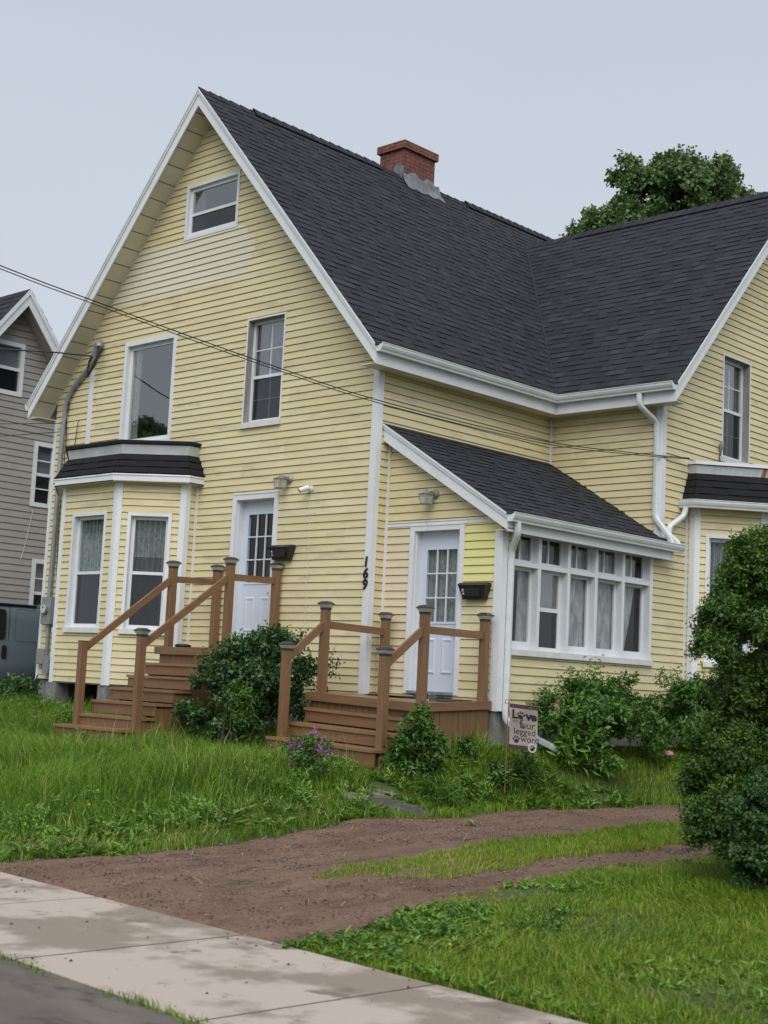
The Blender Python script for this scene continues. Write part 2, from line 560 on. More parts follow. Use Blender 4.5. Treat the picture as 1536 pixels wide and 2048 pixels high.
    def build(s, name, parent=None, origin=None, label=None, cat=None, group=None, kind=None, clean=False):
        me = bpy.data.meshes.new(name)
        if parent is not None:
            org = ORG[parent.name]
        else:
            org = Vector(origin) if origin is not None else Vector((0, 0, 0))
        V = [(x - org.x, y - org.y, z - org.z) for x, y, z in s.v]
        me.from_pydata(V, [], s.f)
        for m in s.mats:
            me.materials.append(m)
        me.polygons.foreach_set('material_index', s.m)
        me.polygons.foreach_set('use_smooth', s.sm)
        if clean:
            bm = bmesh.new()
            bm.from_mesh(me)
            bmesh.ops.remove_doubles(bm, verts=bm.verts, dist=1e-4)
            bmesh.ops.recalc_face_normals(bm, faces=bm.faces)
            bm.to_mesh(me)
            bm.free()
        me.update()
        o = bpy.data.objects.new(name, me)
        COL.objects.link(o)
        if parent is not None:
            o.parent = parent
        else:
            o.location = org
        ORG[o.name] = org
        props(o, label, cat, group, kind)
        return o

def props(o, label=None, cat=None, group=None, kind=None):
    if label: o['label'] = label
    if cat: o['category'] = cat
    if group: o['group'] = group
    if kind: o['kind'] = kind
    return o

def thing(name, loc, label, cat, group=None):
    o = bpy.data.objects.new(name, None)
    o.empty_display_size = 0.2
    COL.objects.link(o)
    o.location = loc
    ORG[o.name] = Vector(loc)
    return props(o, label, cat, group)

def npmesh(name, V, F, mats, parent=None, origin=(0, 0, 0), tone=None, matidx=None, **kw):
    """V (n,3) F list of equal-length index arrays [(k,3) or (k,4)...]"""
    org = ORG[parent.name] if parent is not None else Vector(origin)
    V = np.asarray(V, np.float32) - np.array(org, np.float32)
    me = bpy.data.meshes.new(name)
    me.vertices.add(len(V))
    me.vertices.foreach_set('co', V.ravel())
    F = [np.asarray(f, np.int32) for f in F if len(f)]
    idx = np.concatenate([f.ravel() for f in F])
    cnt = np.concatenate([np.full(len(f), f.shape[1], np.int32) for f in F])
    st = np.concatenate([[0], np.cumsum(cnt)[:-1]]).astype(np.int32)
    me.loops.add(len(idx))
    me.loops.foreach_set('vertex_index', idx)
    me.polygons.add(len(cnt))
    me.polygons.foreach_set('loop_start', st)
    try:
        me.polygons.foreach_set('loop_total', cnt)
    except Exception:
        pass
    for m in (mats if isinstance(mats, (list, tuple)) else [mats]):
        me.materials.append(m)
    if matidx is not None:
        me.polygons.foreach_set('material_index', np.asarray(matidx, np.int32))
    if tone is not None:
        at = me.attributes.new('tone', 'FLOAT', 'POINT')
        at.data.foreach_set('value', np.asarray(tone, np.float32))
    me.update(calc_edges=True)
    me.validate()
    o = bpy.data.objects.new(name, me)
    COL.objects.link(o)
    if parent is not None:
        o.parent = parent
    else:
        o.location = org
    ORG[o.name] = org
    return props(o, **kw)

def text2d(s, size, shear=0.0, offset=0.0):
    """lettering as flat mesh: (verts, faces) in its own plane, left/bottom at 0"""
    cu = bpy.data.curves.new('lettering', 'FONT')
    cu.body = s
    cu.size = size
    cu.shear = shear
    cu.offset = offset
    cu.resolution_u = 4
    o = bpy.data.objects.new('lettering', cu)
    COL.objects.link(o)
    bpy.context.view_layer.update()
    dg = bpy.context.evaluated_depsgraph_get()
    me = bpy.data.meshes.new_from_object(o.evaluated_get(dg))
    V = [(v.co.x, v.co.y) for v in me.vertices]
    F = [tuple(p.vertices) for p in me.polygons]
    bpy.data.objects.remove(o)
    bpy.data.curves.remove(cu)
    bpy.data.meshes.remove(me)
    return V, F

# ------------------------------------------------------------------ lap siding
LAP = 0.1016
PANELS = {}
def panel_split(m, u, z, p, q, key, lap, phase):
    """3.7 m panels of two courses with staggered seams, each a touch more or less faded"""
    k2 = int(math.floor((z - phase) / (2 * lap)))
    if (key, k2) not in PANELS:
        r = random.Random(hash((key, k2)) & 0xffff)
        PANELS[(key, k2)] = (r.uniform(0, 3.7), [r.choice((M['siding'], M['siding'], M['siding2'], M['siding3'])) for _ in range(12)])
    off, mats = PANELS[(key, k2)]
    out = []
    a = p
    i = int(math.floor((p + 20 - off) / 3.7))
    while a < q - 1e-6:
        b = min(q, (i + 1) * 3.7 + off - 20)
        out.append((a, b, mats[i % 12]))
        a = b
        i += 1
    return out

def siding(mb, fr, z0, z1, left, right, holes=(), mat=None, lap=LAP, phase=0.1, splits=(), matf=None):
    mat = mat or M['siding']
    lf = left if callable(left) else (lambda z: left)
    rf = right if callable(right) else (lambda z: right)
    edges = sorted(set([h[2] for h in holes] + [h[3] for h in holes] + list(splits)))
    k0 = int(math.floor((z0 - phase) / lap)) - 1
    k1 = int(math.ceil((z1 - phase) / lap)) + 1
    lip, gap, dep, tin = 0.017, 0.0095 * lap / LAP, -0.010, 0.004
    def ivals(z):
        iv = [(lf(z), rf(z))]
        for (a, b, c, d) in holes:
            if c < z < d:
                nx = []
                for (p, q) in iv:
                    if b <= p or a >= q:
                        nx.append((p, q))
                    else:
                        if a > p: nx.append((p, a))
                        if b < q: nx.append((b, q))
                iv = nx
        return iv
    def adj(a, z, ref, fn):
        return a if abs(a - ref) > 1e-6 else fn(z)
    def piece(za, na, zb, nb, m):
        cuts = [za] + [e for e in edges if za + 1e-5 < e < zb - 1e-5] + [zb]
        for c, d in zip(cuts[:-1], cuts[1:]):
            c2, d2 = max(c, z0), min(d, z1)
            if d2 - c2 < 1e-5: continue
            n_c = na + (nb - na) * (c2 - za) / (zb - za)
            n_d = na + (nb - na) * (d2 - za) / (zb - za)
            zm = (c2 + d2) / 2
            for (p, q) in ivals(zm):
                pc, pd = adj(p, c2, lf(zm), lf), adj(p, d2, lf(zm), lf)
                qc, qd = adj(q, c2, rf(zm), rf), adj(q, d2, rf(zm), rf)
                if qc - pc < 1e-4: continue
                if qd < pd: pd = qd = (pd + qd) / 2
                mm = m if matf is None else matf(m, (p + q) / 2, zm, p, q)
                if mm is M['siding'] and q - p > .05:
                    mm = panel_split(m, 0, zm, p, q, (round(fr.O.x + fr.U.x * 3, 2), round(fr.O.y + fr.U.y * 3, 2)), lap, phase)
                elif isinstance(mm, list):
                    nl_ = []
                    for (a0, a1, m2) in mm:
                        if m2 is M['siding'] and a1 - a0 > .05:
                            nl_ += panel_split(m, 0, zm, a0, a1, (round(fr.O.x + fr.U.x * 3, 2), round(fr.O.y + fr.U.y * 3, 2)), lap, phase)
                        else:
                            nl_.append((a0, a1, m2))
                    mm = nl_
                if isinstance(mm, list):       # [(u0,u1,mat)...]
                    for (a0, a1, m2) in mm:
                        f0 = (a0 - p) / (q - p); f1 = (a1 - p) / (q - p)
                        mb.face([fr.p(pc + (qc - pc) * f0, n_c, c2), fr.p(pc + (qc - pc) * f1, n_c, c2), fr.p(pd + (qd - pd) * f1, n_d, d2), fr.p(pd + (qd - pd) * f0, n_d, d2)], m2)
                else:
                    mb.face([fr.p(pc, n_c, c2), fr.p(qc, n_c, c2), fr.p(qd, n_d, d2), fr.p(pd, n_d, d2)], mm)
    for k in range(k0, k1):
        zb = phase + k * lap
        zt = zb + lap
        if zt < z0 or zb > z1: continue
        piece(zb + gap, lip, zt, tin, mat)
        if zb >= z0 - 1e-6 and zb + gap <= z1:
            zz = zb + gap
            for (p, q) in ivals(zz):
                mb.face([fr.p(p, lip, zz), fr.p(p, dep, zz), fr.p(q, dep, zz), fr.p(q, lip, zz)], mat)
            for (p, q) in ivals(zb + 1e-4):
                mb.face([fr.p(p, dep, zb), fr.p(p, tin, zb), fr.p(q, tin, zb), fr.p(q, dep, zb)], mat)
            piece(zb, dep, zb + gap, dep, mat)

# ------------------------------------------------------------------ shingles
def shingles(mb, A, B, C_, D, expo=0.143, tab=(0.11, 0.30), dark=False, h0=0.006):
    """A,B eave corners; D,C_ matching upper corners"""
    A, B, C_, D = Vector(A), Vector(B), Vector(C_), Vector(D)
    nrm = (B - A).cross(D - A).normalized()
    if nrm.z < 0: nrm = -nrm
    rows = max(1, int(round(((D - A).length + (C_ - B).length) / 2 / expo)))
    def P(u, v, h):
        a = A.lerp(D, v); b = B.lerp(C_, v)
        return a.lerp(b, u) + nrm * h
    tones = [M['shingle_dark']] if dark else [M['shingle%d' % i] for i in range(4)]
    for r in range(rows):
        v0, v1 = r / rows, min(1.0, (r + 1.06) / rows)
        L = (A.lerp(D, v0) - B.lerp(C_, v0)).length
        u = -random.random() * 0.2
        raised = random.random() < 0.5
        while u < L:
            w = random.uniform(*tab)
            ua, ub = max(0, u) / L, min(L, u + w) / L
            u += w
            if ub <= ua: continue
            hh = h0 + (0.0068 if raised else 0.0) + random.uniform(0, 0.0015)
            tone = random.choice(tones) if dark else tones[min(3, max(0, int(random.gauss(1.9 if raised else 1.35, 0.7))))]
            raised = not raised if random.random() < 0.8 else raised
            p0, p1, p2, p3 = P(ua, v0, hh), P(ub, v0, hh), P(ub, v1, 0.002), P(ua, v1, 0.002)
            mb.face([p0, p1, p2, p3], tone)
            mb.face([P(ua, v0, -0.002), P(ub, v0, -0.002), p1, p0], M['shingle_edge_shadow'])
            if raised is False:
                mb.face([P(ub, v0, 0), P(ub, v1, 0), p2, p1], M['shingle_edge_shadow'])
                mb.face([P(ua, v0, 0), p0, p3, P(ua, v1, 0)], M['shingle_edge_shadow'])

def ridge_caps(mb, a, b, d1, d2, w=0.15, step=0.21, lift=0.012, mat=None):
    """overlapping caps along a ridge from a to b, flanks along d1,d2 (unit, downwards)"""
    a, b = Vector(a), Vector(b)
    d1, d2 = Vector(d1).normalized(), Vector(d2).normalized()
    L = (b - a).length
    t = (b - a).normalized()
    k = int(L / step) + 1
    up = Vector((0, 0, 1))
    for i in range(k):
        p = a + t * (i * step)
        q = a + t * min(L, i * step + step * 1.3)
        l0 = lift + random.uniform(0, 0.004)
        l1 = lift - 0.010
        m = mat or M['shingle%d' % random.choice([0, 1, 1, 2])]
        for d in (d1, d2):
            s0, s1 = p + up * (l0 + 0.012), q + up * (l1 + 0.002)
            e0, e1 = p + d * w + up * l0, q + d * w + up * (l1 + 0.002)
            mb.face([s0, s1, e1, e0], m)
            mb.face([s0, e0, e0 - up * 0.014, s0 - up * 0.014], M['shingle_edge_shadow'])
            mb.face([e0, e1, e1 - up * 0.014, e0 - up * 0.014], M['shingle_edge_shadow'])

# ------------------------------------------------------------------ terrain heights
def smooth(a, b, t):
    t = np.clip((t - a) / (b - a), 0, 1)
    return t * t * (3 - 2 * t)
XL_Y = [-7.35, -6, -5, -4, -3, -2.2, -1, 0, 1.5, 4, 12, 30]
XL_X = [2.95, 3.3, 3.4, 3.1, 2.85, 3.2, 3.15, 3.35, 3.7, 3.9, 4.0, 4.0]
XR_Y = [-7.7, -7.35, -6.5, -4.9, -3.3, 0, 12, 30]
XR_X = [6.75, 6.65, 6.5, 6.15, 6.45, 6.6, 6.8, 6.8]
def xl(y): return np.interp(y, XL_Y, XL_X)
def xr(y): return np.interp(y, XR_Y, XR_X)
def hgt(x, y):
    x = np.asarray(x, float); y = np.asarray(y, float)
    e = xl(y)
    zl = np.interp(y, [-9.05, -7.35, -5, -2.6, -1.2, 0, 3, 12], [-1.43, -1.40, -1.14, -.86, -.77, -.60, -.60, -.62])
    zd = np.interp(y, [-9.05, -7.35, -3, 3, 12], [-1.43, -1.4, -1.22, -1.1, -1.0])
    wd = 1.1 + 0.9 * np.exp(-((y + 2.3) / 0.9) ** 2)
    b = np.clip((x - e + wd) / wd, 0, 1)
    b = b * b * (3 - 2 * b)
    z = zl * (1 - b) + zd * b
    rl = smooth(xr(y), xr(y) + 0.8, x) * smooth(-7.5, -6.6, y)
    z = z + 0.05 * rl
    left = smooth(-7.4, -8.3, x) if False else np.clip((-7.5 - x) / 0.9, 0, 1)
    z = z * (1 - left) + np.minimum(z, -0.72) * left
    road = smooth(-8.9, -9.3, y) if False else np.clip((-8.95 - y) / 0.2, 0, 1)
    return z * (1 - road) + (-1.46) * road
def hz(x, y): return float(hgt(x, y))

# ------------------------------------------------------------------ the yellow house
W, D1, W2, SB = 7.404, 3.80, 1.95, 0.28
GO, GZ, OV, HR = 0.281, 4.47, 0.387, 8.93
YC, HC = 7.054, 8.323
PM = (HR - GZ) / (W / 2 + GO)
PC = (HC - GZ) / (YC - D1 + GO)
YB = 10.35
XE = W2 + OV
FA = Fr((0, 0, 0), (1, 0, 0), (0, -1, 0))
FS = Fr((0, 0, 0), (0, 1, 0), (1, 0, 0))
FW = Fr((0, D1, 0), (1, 0, 0), (0, -1, 0))
FG = Fr((W2, 0, 0), (0, 1, 0), (1, 0, 0))
FP = Fr((0, SB, 0), (1, 0, 0), (0, -1, 0))
house = thing('yellow_house', (-3, 3, -0.5), 'pale yellow clapboard house with two steep dark gabled roofs', 'house')

# openings
ATT = (-4.30, -3.06, 6.75, 7.625)
BIG = (-5.615, -4.315, 3.60, 5.31)
UPW = (-2.685, -1.868, 3.66, 5.28)
DRB = (-2.765, -1.80, 0.50, 2.71)
DRA = (0.445, 1.355, 0.02, 2.16)
GWN = (5.42, 6.25, 3.66, 5.32)
SUN = (0.43, 3.62, 0.62, 2.30)

mb = MB()
def rA(z): return min(0.0, GO - (z - GZ) / PM) if z > GZ else 0.0
def lA(z): return max(-W, -W - GO + (z - GZ) / PM) if z > GZ else -W
zk = GZ + GO * PM
def matA(m, u, z, p, q):
    # paler replacement boards under the attic window
    if 5.95 < z < 6.76 and p < -2.9:
        e = -2.75 + (0.10 if int(z / 0.2032) % 3 == 1 else (-0.03 if int(z / 0.2032) % 2 else 0.05)) - (0.12 if z > 6.5 else 0)
        if q <= e: return M['siding_pale']
        return [(p, e, M['siding_pale']), (e, q, m)]
    return m
siding(mb, FA, -0.06, HR, lA, rA, [ATT, BIG, UPW, DRB], splits=[zk, 5.95, 6.76], matf=matA)
mb.build('wall', house, label='front gable wall with a paler patch of boards under the attic window')

mb = MB()
siding(mb, FS, -0.06, GZ + 0.1, 0.0, D1)
mb.build('wall', house)
mb = MB()
siding(mb, FW, 2.0, GZ + 0.1, 0.0, W2)
mb.build('wall', house)
mb = MB()
def lG(z): return max(D1, D1 - GO + (z - GZ) / PC) if z > GZ else D1
def rG(z): return min(2 * YC - D1, 2 * YC - D1 + GO - (z - GZ) / PC) if z > GZ else 2 * YC - D1
siding(mb, FG, -0.13, HC, lG, rG, [GWN, SUN], splits=[GZ + GO * PC])
mb.build('wall', house)
# sunroom side wall
mb = MB()
siding(mb, FG, -0.13, 2.25, SB, D1, [SUN])
mb.build('wall', house)
# sunroom front wall with door
def shedz(x): return 3.53 - x * 0.6045
def matP(m, u, z, p, q):
    if z < 2.20 and q < 0.5: return M['siding_tan']
    if 1.42 < z < 2.20 and p > 1.3: return M['siding_new']
    return m
mb = MB()
siding(mb, FP, -0.13, 3.5, 0.0, lambda z: min(W2, (3.53 - z) / 0.6045) if z > 2.35 else W2, [DRA], splits=[2.36, 2.20, 1.42], matf=matP)
mb.build('wall', house, label='small porch front with one bright yellow patch of boards')
# unseen sides: plain closed walls
mb = MB()
FL = Fr((-W, YB, 0), (0, -1, 0), (-1, 0, 0))
siding(mb, FL, -0.06, GZ + 0.1, 0.0, YB)
FBk = Fr((0, YB, 0), (-1, 0, 0), (0, 1, 0))
siding(mb, FBk, -0.06, HR, lambda z: -min(0, rA(z)), lambda z: -lA(z), splits=[zk])
mb.build('wall', house)
mb = MB()
FN = Fr((W2, 2 * YC - D1, 0), (-1, 0, 0), (0, 1, 0))
siding(mb, FN, -0.06, GZ + 0.1, 0, W2 + 0.2)
mb.build('wall', house)
# inner floors and partitions keep the rooms dark
mb = MB()
mb.box(WF, -W + .1, -.1, .45, YB - .1, 2.78, 2.86, M['room'])
mb.box(WF, -W + 1.4, -1.4, .45, YB - .1, 5.7, 5.78, M['room'])
mb.box(WF, -W + .1, -.1, 1.6, 1.66, 0, 4.3, M['room'])
mb.box(WF, 0.05, 1.4, 3.9, 10, 2.9, 2.96, M['room'])
mb.box(WF, 0.6, 0.66, D1 + .1, 10, 0, 4.3, M['room'])
mb.box(WF, 0.6, 0.66, D1 + 1.6, 2 * YC - D1 - 1.6, 4.3, 5.7, M['room'])
mb.box(WF, -3.7, -3.6, .45, 10, 6, 8.2, M['room'])
mb.build('interior_partition', house)

# foundation
mb = MB()
for fr, a, b in ((FA, -W + .03, 0), (FP, .02, W2 - .30)):
    mb.box(fr, a, b, -0.25, -0.035, -1.1, -0.05 if fr is FA else -0.12, M['concrete_dark'])
mb.box(FG, SB - 0.0, YB - .1, -0.25, -0.03, -1.2, -0.125, M['concrete_dark'])
mb.build('foundation', house)

# corner boards and vertical trim
def cboard(fr1, a, b, z0, z1, fr2=None, c=0, d=0):
    m = MB()
    m.box(fr1, a, b - (.003 if fr2 and b > a and abs(b - a) > .09 else 0), -0.01, 0.023, z0, z1, M['trim'])
    if fr2:
        m.box(fr2, c, d, -0.01, 0.020, z0 + .002, z1 - .002, M['trim'])
    return m.build('corner_board', house)
cboard(FA, -0.085, 0.02, -0.07, GZ - 0.24, FS, -0.021, 0.08)
cboard(FA, -W - .02, -W + 0.055, -0.07, GZ - 0.24, FL, YB - .08, YB + .02)
cboard(FW, W2 - .085, W2 + .02, 2.15, GZ - 0.24, FG, D1 - .021, D1 + .085)
cboard(FP, W2 - .10, W2 + .02, -0.14, 2.05, FG, SB - .021, SB + .085)
mb = MB()
mb.box(FA, -6.515, -6.405, -0.01, 0.024, 3.6, 4.98, M['trim'])            # strip above the bay
mb.build('trim', house)
mb = MB()
mb.box(FS, SB - .045, SB + .005, -0.01, 0.034, -.1, 3.45, M['trim'])       # inside corner, sunroom
mb.build('trim', house)
mb = MB()
mb.box(FS, D1 - .035, D1 + .0, 0.0, 0.036, 3.5, GZ - .2, M['trim'])      # inside corner, wing
mb.build('trim', house)
mb = MB()
mb.box(FP, 0.02, W2 - .1, -.005, 0.022, 2.16, 2.205, M['trim'])             # band over the sunroom door
mb.box(FP, 0.02, W2 - .1, -.005, 0.030, 2.205, 2.215, M['trim'])
mb.build('trim', house)

# ------------------------------------------------------------------ roofs
def roof_right(x): return GZ + (GO - x) * PM
mb = MB()
ys, ye = -OV - 0.02, YB + .3
RX = -W / 2
shingles(mb, (GO + .03, ys, GZ - .03 * PM), (GO + .03, ye, GZ - .03 * PM), (RX, ye, HR), (RX, ys, HR))
mb.build('roof', house, label='main dark shingle slope facing the driveway')
mb = MB()
shingles(mb, (-W - GO - .03, ye, GZ - .03 * PM), (-W - GO - .03, ys, GZ - .03 * PM), (RX, ys, HR), (RX, ye, HR), tab=(.3, .6))
# roof deck under both slopes
for s in (1, -1):
    e = RX + s * (W / 2 + GO)
    mb.prism([(e, ys + .03, GZ - .012), (RX, ys + .03, HR - .012), (RX, ys + .03, HR - .07), (e, ys + .03, GZ - .07)], (0, ye - ys - .06, 0), M['trim'])
mb.build('roof', house)
mb = MB()
d1, d2 = (1, 0, -PM), (-1, 0, -PM)
ridge_caps(mb, (RX, ys, HR + .004), (RX, 0.75, HR + .004), d1, d2)
ridge_caps(mb, (RX, 0.7, HR + .035), (RX, 3.6, HR + .035), d1, d2, w=.17)
ridge_caps(mb, (RX, 3.5, HR + .004), (RX, 6.0, HR + .004), d1, d2)
ridge_caps(mb, (RX, 5.9, HR + .04), (RX, ye, HR + .04), d1, d2, w=.17)
mb.build('ridge_cap', house)
# cross wing
mb = MB()
xs = -3.2
ya, yb2 = D1 - GO - .03, 2 * YC - D1 + GO + .03
shingles(mb, (xs, ya, GZ - .03 * PC), (XE + .02, ya, GZ - .03 * PC), (XE + .02, YC, HC), (xs, YC, HC), tab=(.12, .32))
mb.build('roof', house, label='dark shingle slope of the side wing')
mb = MB()
shingles(mb, (XE + .02, yb2, GZ - .03 * PC), (xs, yb2, GZ - .03 * PC), (xs, YC, HC), (XE + .02, YC, HC), tab=(.4, .8))
for s in (1, -1):
    e = YC + s * (YC - D1 + GO)
    mb.prism([(XE - .01, e, GZ - .012), (XE - .01, YC, HC - .012), (XE - .01, YC, HC - .07), (XE - .01, e, GZ - .07)], (-(XE - .01 - 0.1), 0, 0), M['trim'])
mb.build('roof', house)
mb = MB()
ridge_caps(mb, (XE + .02, YC, HC + .03), (-2.0, YC, HC + .03), (0, 1, -PC), (0, -1, -PC), w=.17)
ridge_caps(mb, (-1.9, YC, HC + .004), (-3.3, YC, HC + .004), (0, 1, -PC), (0, -1, -PC))
mb.build('ridge_cap', house)
# woven valley strip between both slopes
mb = MB()
vt = []
for i in range(25):
    z = GZ + 0.02 + (HC - GZ - .03) * i / 24
    vt.append(Vector((GO - (z - GZ) / PM, D1 - GO + (z - GZ) / PC, z)))
for a, b in zip(vt[:-1], vt[1:]):
    up = Vector((0, 0, .021))
    n1 = Vector((.035, 0, -.035 * PM)); n2 = Vector((0, .0, 0.0))
    d = Vector((.0, .05, .05 * PC)) * .0
    e1 = Vector((.0, -0.045, .0)); e2 = Vector((.045, 0, 0))
    mb.face([a + up, b + up, b + up + Vector((.028, .0, .006)), a + up + Vector((.028, .0, .006))], M['shingle3'])
    mb.face([a + up + Vector((.028, 0, .006)), b + up + Vector((.028, 0, .006)), b + Vector((.03, 0, 0)), a + Vector((.03, 0, 0))], M['shingle_edge_shadow'])
mb.build('valley_strip', house)

# rake boards (front gable)
def rake(fr_pt, mat, h=.26, w=.022, crown=True):
    pass
def rake_front(s):
    m = MB()
    e = RX + s * (W / 2 + GO)
    y0 = -OV
    DV = 0.265
    a, b = Vector((e, y0, GZ)), Vector((RX, y0, HR))
    m.prism([a, b, b + Vector((0, 0, -DV)), a + Vector((0, 0, -DV))], (0, 0.022, 0), M['trim'])
    cr = 0.085
    m.prism([a + Vector((0, 0, -.002)), b + Vector((0, 0, -.002)), b + Vector((0, 0, -cr)), a + Vector((0, 0, -cr))], (0, -0.018, 0), M['trim'])
    m.prism([a + Vector((0, 0, -.0)), b + Vector((0, 0, -.0)), b + Vector((0, 0, -.035)), a + Vector((0, 0, -.035))], (0, -0.030, 0), M['trim'])
    return m.build('rake_board', house)
rake_front(1); rake_front(-1)
def rake_side(s):
    m = MB()
    e = YC + s * (YC - D1 + GO)
    a, b = Vector((XE, e, GZ)), Vector((XE, YC, HC))
    DV = 0.265
    m.prism([a, b, b + Vector((0, 0, -DV)), a + Vector((0, 0, -DV))], (-0.022, 0, 0), M['trim'])
    m.prism([a + Vector((0, 0, -.002)), b + Vector((0, 0, -.002)), b + Vector((0, 0, -.085)), a + Vector((0, 0, -.085))], (0.018, 0, 0), M['trim'])
    m.prism([a, b, b + Vector((0, 0, -.035)), a + Vector((0, 0, -.035))], (0.030, 0, 0), M['trim'])
    return m.build('rake_board', house)
rake_side(1); rake_side(-1)

# soffits: panels under the rakes, boxed eaves
def rake_soffit(P0, P1, depth_vec):
    m = MB()
    P0, P1, dv = Vector(P0), Vector(P1), Vector(depth_vec)
    P0 = P0 + (P1 - P0).normalized() * .045
    L = (P1 - P0).length
    t = (P1 - P0).normalized()
    n = t.cross(dv).normalized()
    if n.z > 0: n = -n
    k = int(L / 0.305)
    for i in range(k + 1):
        a = P0 + t * (i * .305)
        b = P0 + t * min(L, i * .305 + .291)
        if (b - a).length < .02: continue
        m.prism([a + n * .002, b + n * .010, b + dv + n * .010, a + dv + n * .002], -n * .0015, M['soffit'])
    m.prism([P0, P1, P1 + dv, P0 + dv], -n * .01, M['soffit_groove'])
    # J channel at the wall
    m.bar(P0 + dv * .985 + n * .012, P1 + dv * .985 + n * .012, .028, .024, M['soffit'], up=n)
    return m.build('soffit', house)
dz = Vector((0, 0, -0.225))
for s in (1, -1):
    rake_soffit(Vector((RX + s * (W / 2 + GO), -OV + .022, GZ)) + dz, Vector((RX, -OV + .022, HR)) + dz, (0, OV - .02, 0))
    rake_soffit(Vector((XE - .022, YC + s * (YC - D1 + GO), GZ)) + dz, Vector((XE - .022, YC, HC)) + dz, (-(OV - .02), 0, 0))
mb = MB()
zs = GZ - 0.245
mb.box(WF, 0.0, GO - .01, -OV + .03, D1, zs - .012, zs, M['soffit'])
mb.box(WF, GO - .01, XE - .03, D1 - GO + .01, D1, zs - .012, zs, M['soffit'])
mb.build('soffit', house)
mb = MB()
mb.box(WF, -W - GO + .01, -W, -OV + .03, YB, zs - .012, zs, M['soffit'])
mb.build('soffit', house)
# eave fascia + gutters
FPROF = [(-.022, 0.0), (0, 0.0), (0, -.262), (-.022, -.262)]
GPROF = [(0.002, 0.0), (0.002, -.102), (0.078, -.102), (0.082, -.082), (0.098, -.062), (0.112, -.03), (0.114, -.004), (0.122, .002), (0.122, .010), (0.106, .010), (0.098, -.006), (.03, -.03), (0.012, -.01)]
mb = MB()
mb.sweep(FPROF, [(GO, -OV + .0225), (GO, D1 - GO), (XE - .0225, D1 - GO)], GZ - .004, M['trim'])
mb.build('fascia', house)
mb = MB()
mb.sweep(GPROF, [(GO, -OV + .005), (GO, D1 - GO), (XE - .005, D1 - GO)], GZ - .008, M['gutter'])
mb.build('gutter', house)
mb = MB()
mb.sweep(FPROF, [(-W - GO, YB), (-W - GO, -OV + .0225)], GZ - .004, M['trim'])
mb.build('fascia', house)
mb = MB()
mb.sweep(GPROF, [(-W - GO, YB), (-W - GO, -OV + .005)], GZ - .008, M['gutter'])
mb.build('gutter', house)

# shed roof over the sunroom
SX0, SX1, SY0, SY1 = 0.0, 2.13, 0.12, 3.99
mb = MB()
shingles(mb, (SX1 + .03, SY0 - .015, shedz(SX1 + .03)), (SX1 + .03, SY1, shedz(SX1 + .03)), (SX0 + .0, SY1, shedz(0)), (SX0, SY0 - .015, shedz(0)), expo=.135)
mb.prism([(SX1, SY0 + .02, shedz(SX1) - .012), (0, SY0 + .02, shedz(0) - .012), (0, SY0 + .02, shedz(0) - .06), (SX1, SY0 + .02, shedz(SX1) - .06)], (0, SY1 - SY0 - .03, 0), M['trim'])
mb.build('roof', house, label='low shed roof over the sunroom')
mb = MB()
a, b = Vector((SX1, SY0, shedz(SX1))), Vector((0.012, SY0, shedz(0.012)))
mb.prism([a, b, b + Vector((0, 0, -.225)), a + Vector((0, 0, -.205))], (0, .022, 0), M['trim'])
mb.prism([a, b, b + Vector((0, 0, -.065)), a + Vector((0, 0, -.065))], (0, -.016, 0), M['trim'])
mb.prism([a, b, b + Vector((0, 0, -.028)), a + Vector((0, 0, -.028))], (0, -.027, 0), M['trim'])
mb.build('rake_board', house)
mb = MB()
mb.prism([a + Vector((0, .022, -.19)), b + Vector((0, .022, -.19)), b + Vector((0, SB - SY0 - .01, -.19)), a + Vector((0, SB - SY0 - .01, -.19))], (0, 0, .012), M['soffit'])
mb.box(WF, W2, SX1 - .01, SY0 + .03, SY1 - .12, 2.035, 2.047, M['soffit'])
mb.build('soffit', house)
mb = MB()
mb.sweep([(-.022, 0), (0, 0), (0, -.215), (-.022, -.215)], [(SX1, SY0 + .0225), (SX1, SY1 - .11)], shedz(SX1) - .006, M['trim'])
mb.build('fascia', house)
mb = MB()
mb.sweep(GPROF, [(SX1, SY0 + .004), (SX1, SY1 + .03)], shedz(SX1) - .004, M['gutter'])
mb.build('gutter', house)

# chimney
chx0, chx1, chy0, chy1 = -4.21, -3.575, 4.08, 4.95
mb = MB()
mb.box(WF, chx0 + .03, chx1 - .03, chy0 + .03, chy1 - .03, 8.2, 9.40, M['brick'])
mb.box(WF, chx0 - .015, chx1 + .015, chy0 - .015, chy1 + .015, 9.40, 9.535, M['brick'])
chim = mb.build('chimney', house)
mb = MB()
xa = chx1 - .03
for i in range(9):          # ragged lead apron
    y0, y1 = chy0 + .0 + i * .108, chy0 + .108 + i * .108
    zb0 = roof_right(xa + .10) + .02
    top = roof_right(xa) + .17 - .05 * math.sin(i * 1.7)
    mb.face([(xa + .008, y0, top), (xa + .008, y1, roof_right(xa) + .17 - .05 * math.sin((i + 1) * 1.7)), (xa + .05, y1, roof_right(xa + .05) + .05), (xa + .05, y0, roof_right(xa + .05) + .05)], M['flashing'])
    w0, w1 = .17 + .03 * math.sin(i * 2.3), .17 + .03 * math.sin((i + 1) * 2.3)
    mb.face([(xa + .05, y0, roof_right(xa + .05) + .05), (xa + .05, y1, roof_right(xa + .05) + .05), (xa + w1, y1, roof_right(xa + w1) + .022), (xa + w0, y0, roof_right(xa + w0) + .022)], M['flashing'])
pts = [(-3.86, 9.0), (-3.80, 9.10), (-3.72, 9.13), (-3.66, 9.11), (-3.605, 9.08), (-3.605, 8.7), (-3.7, 8.75)]
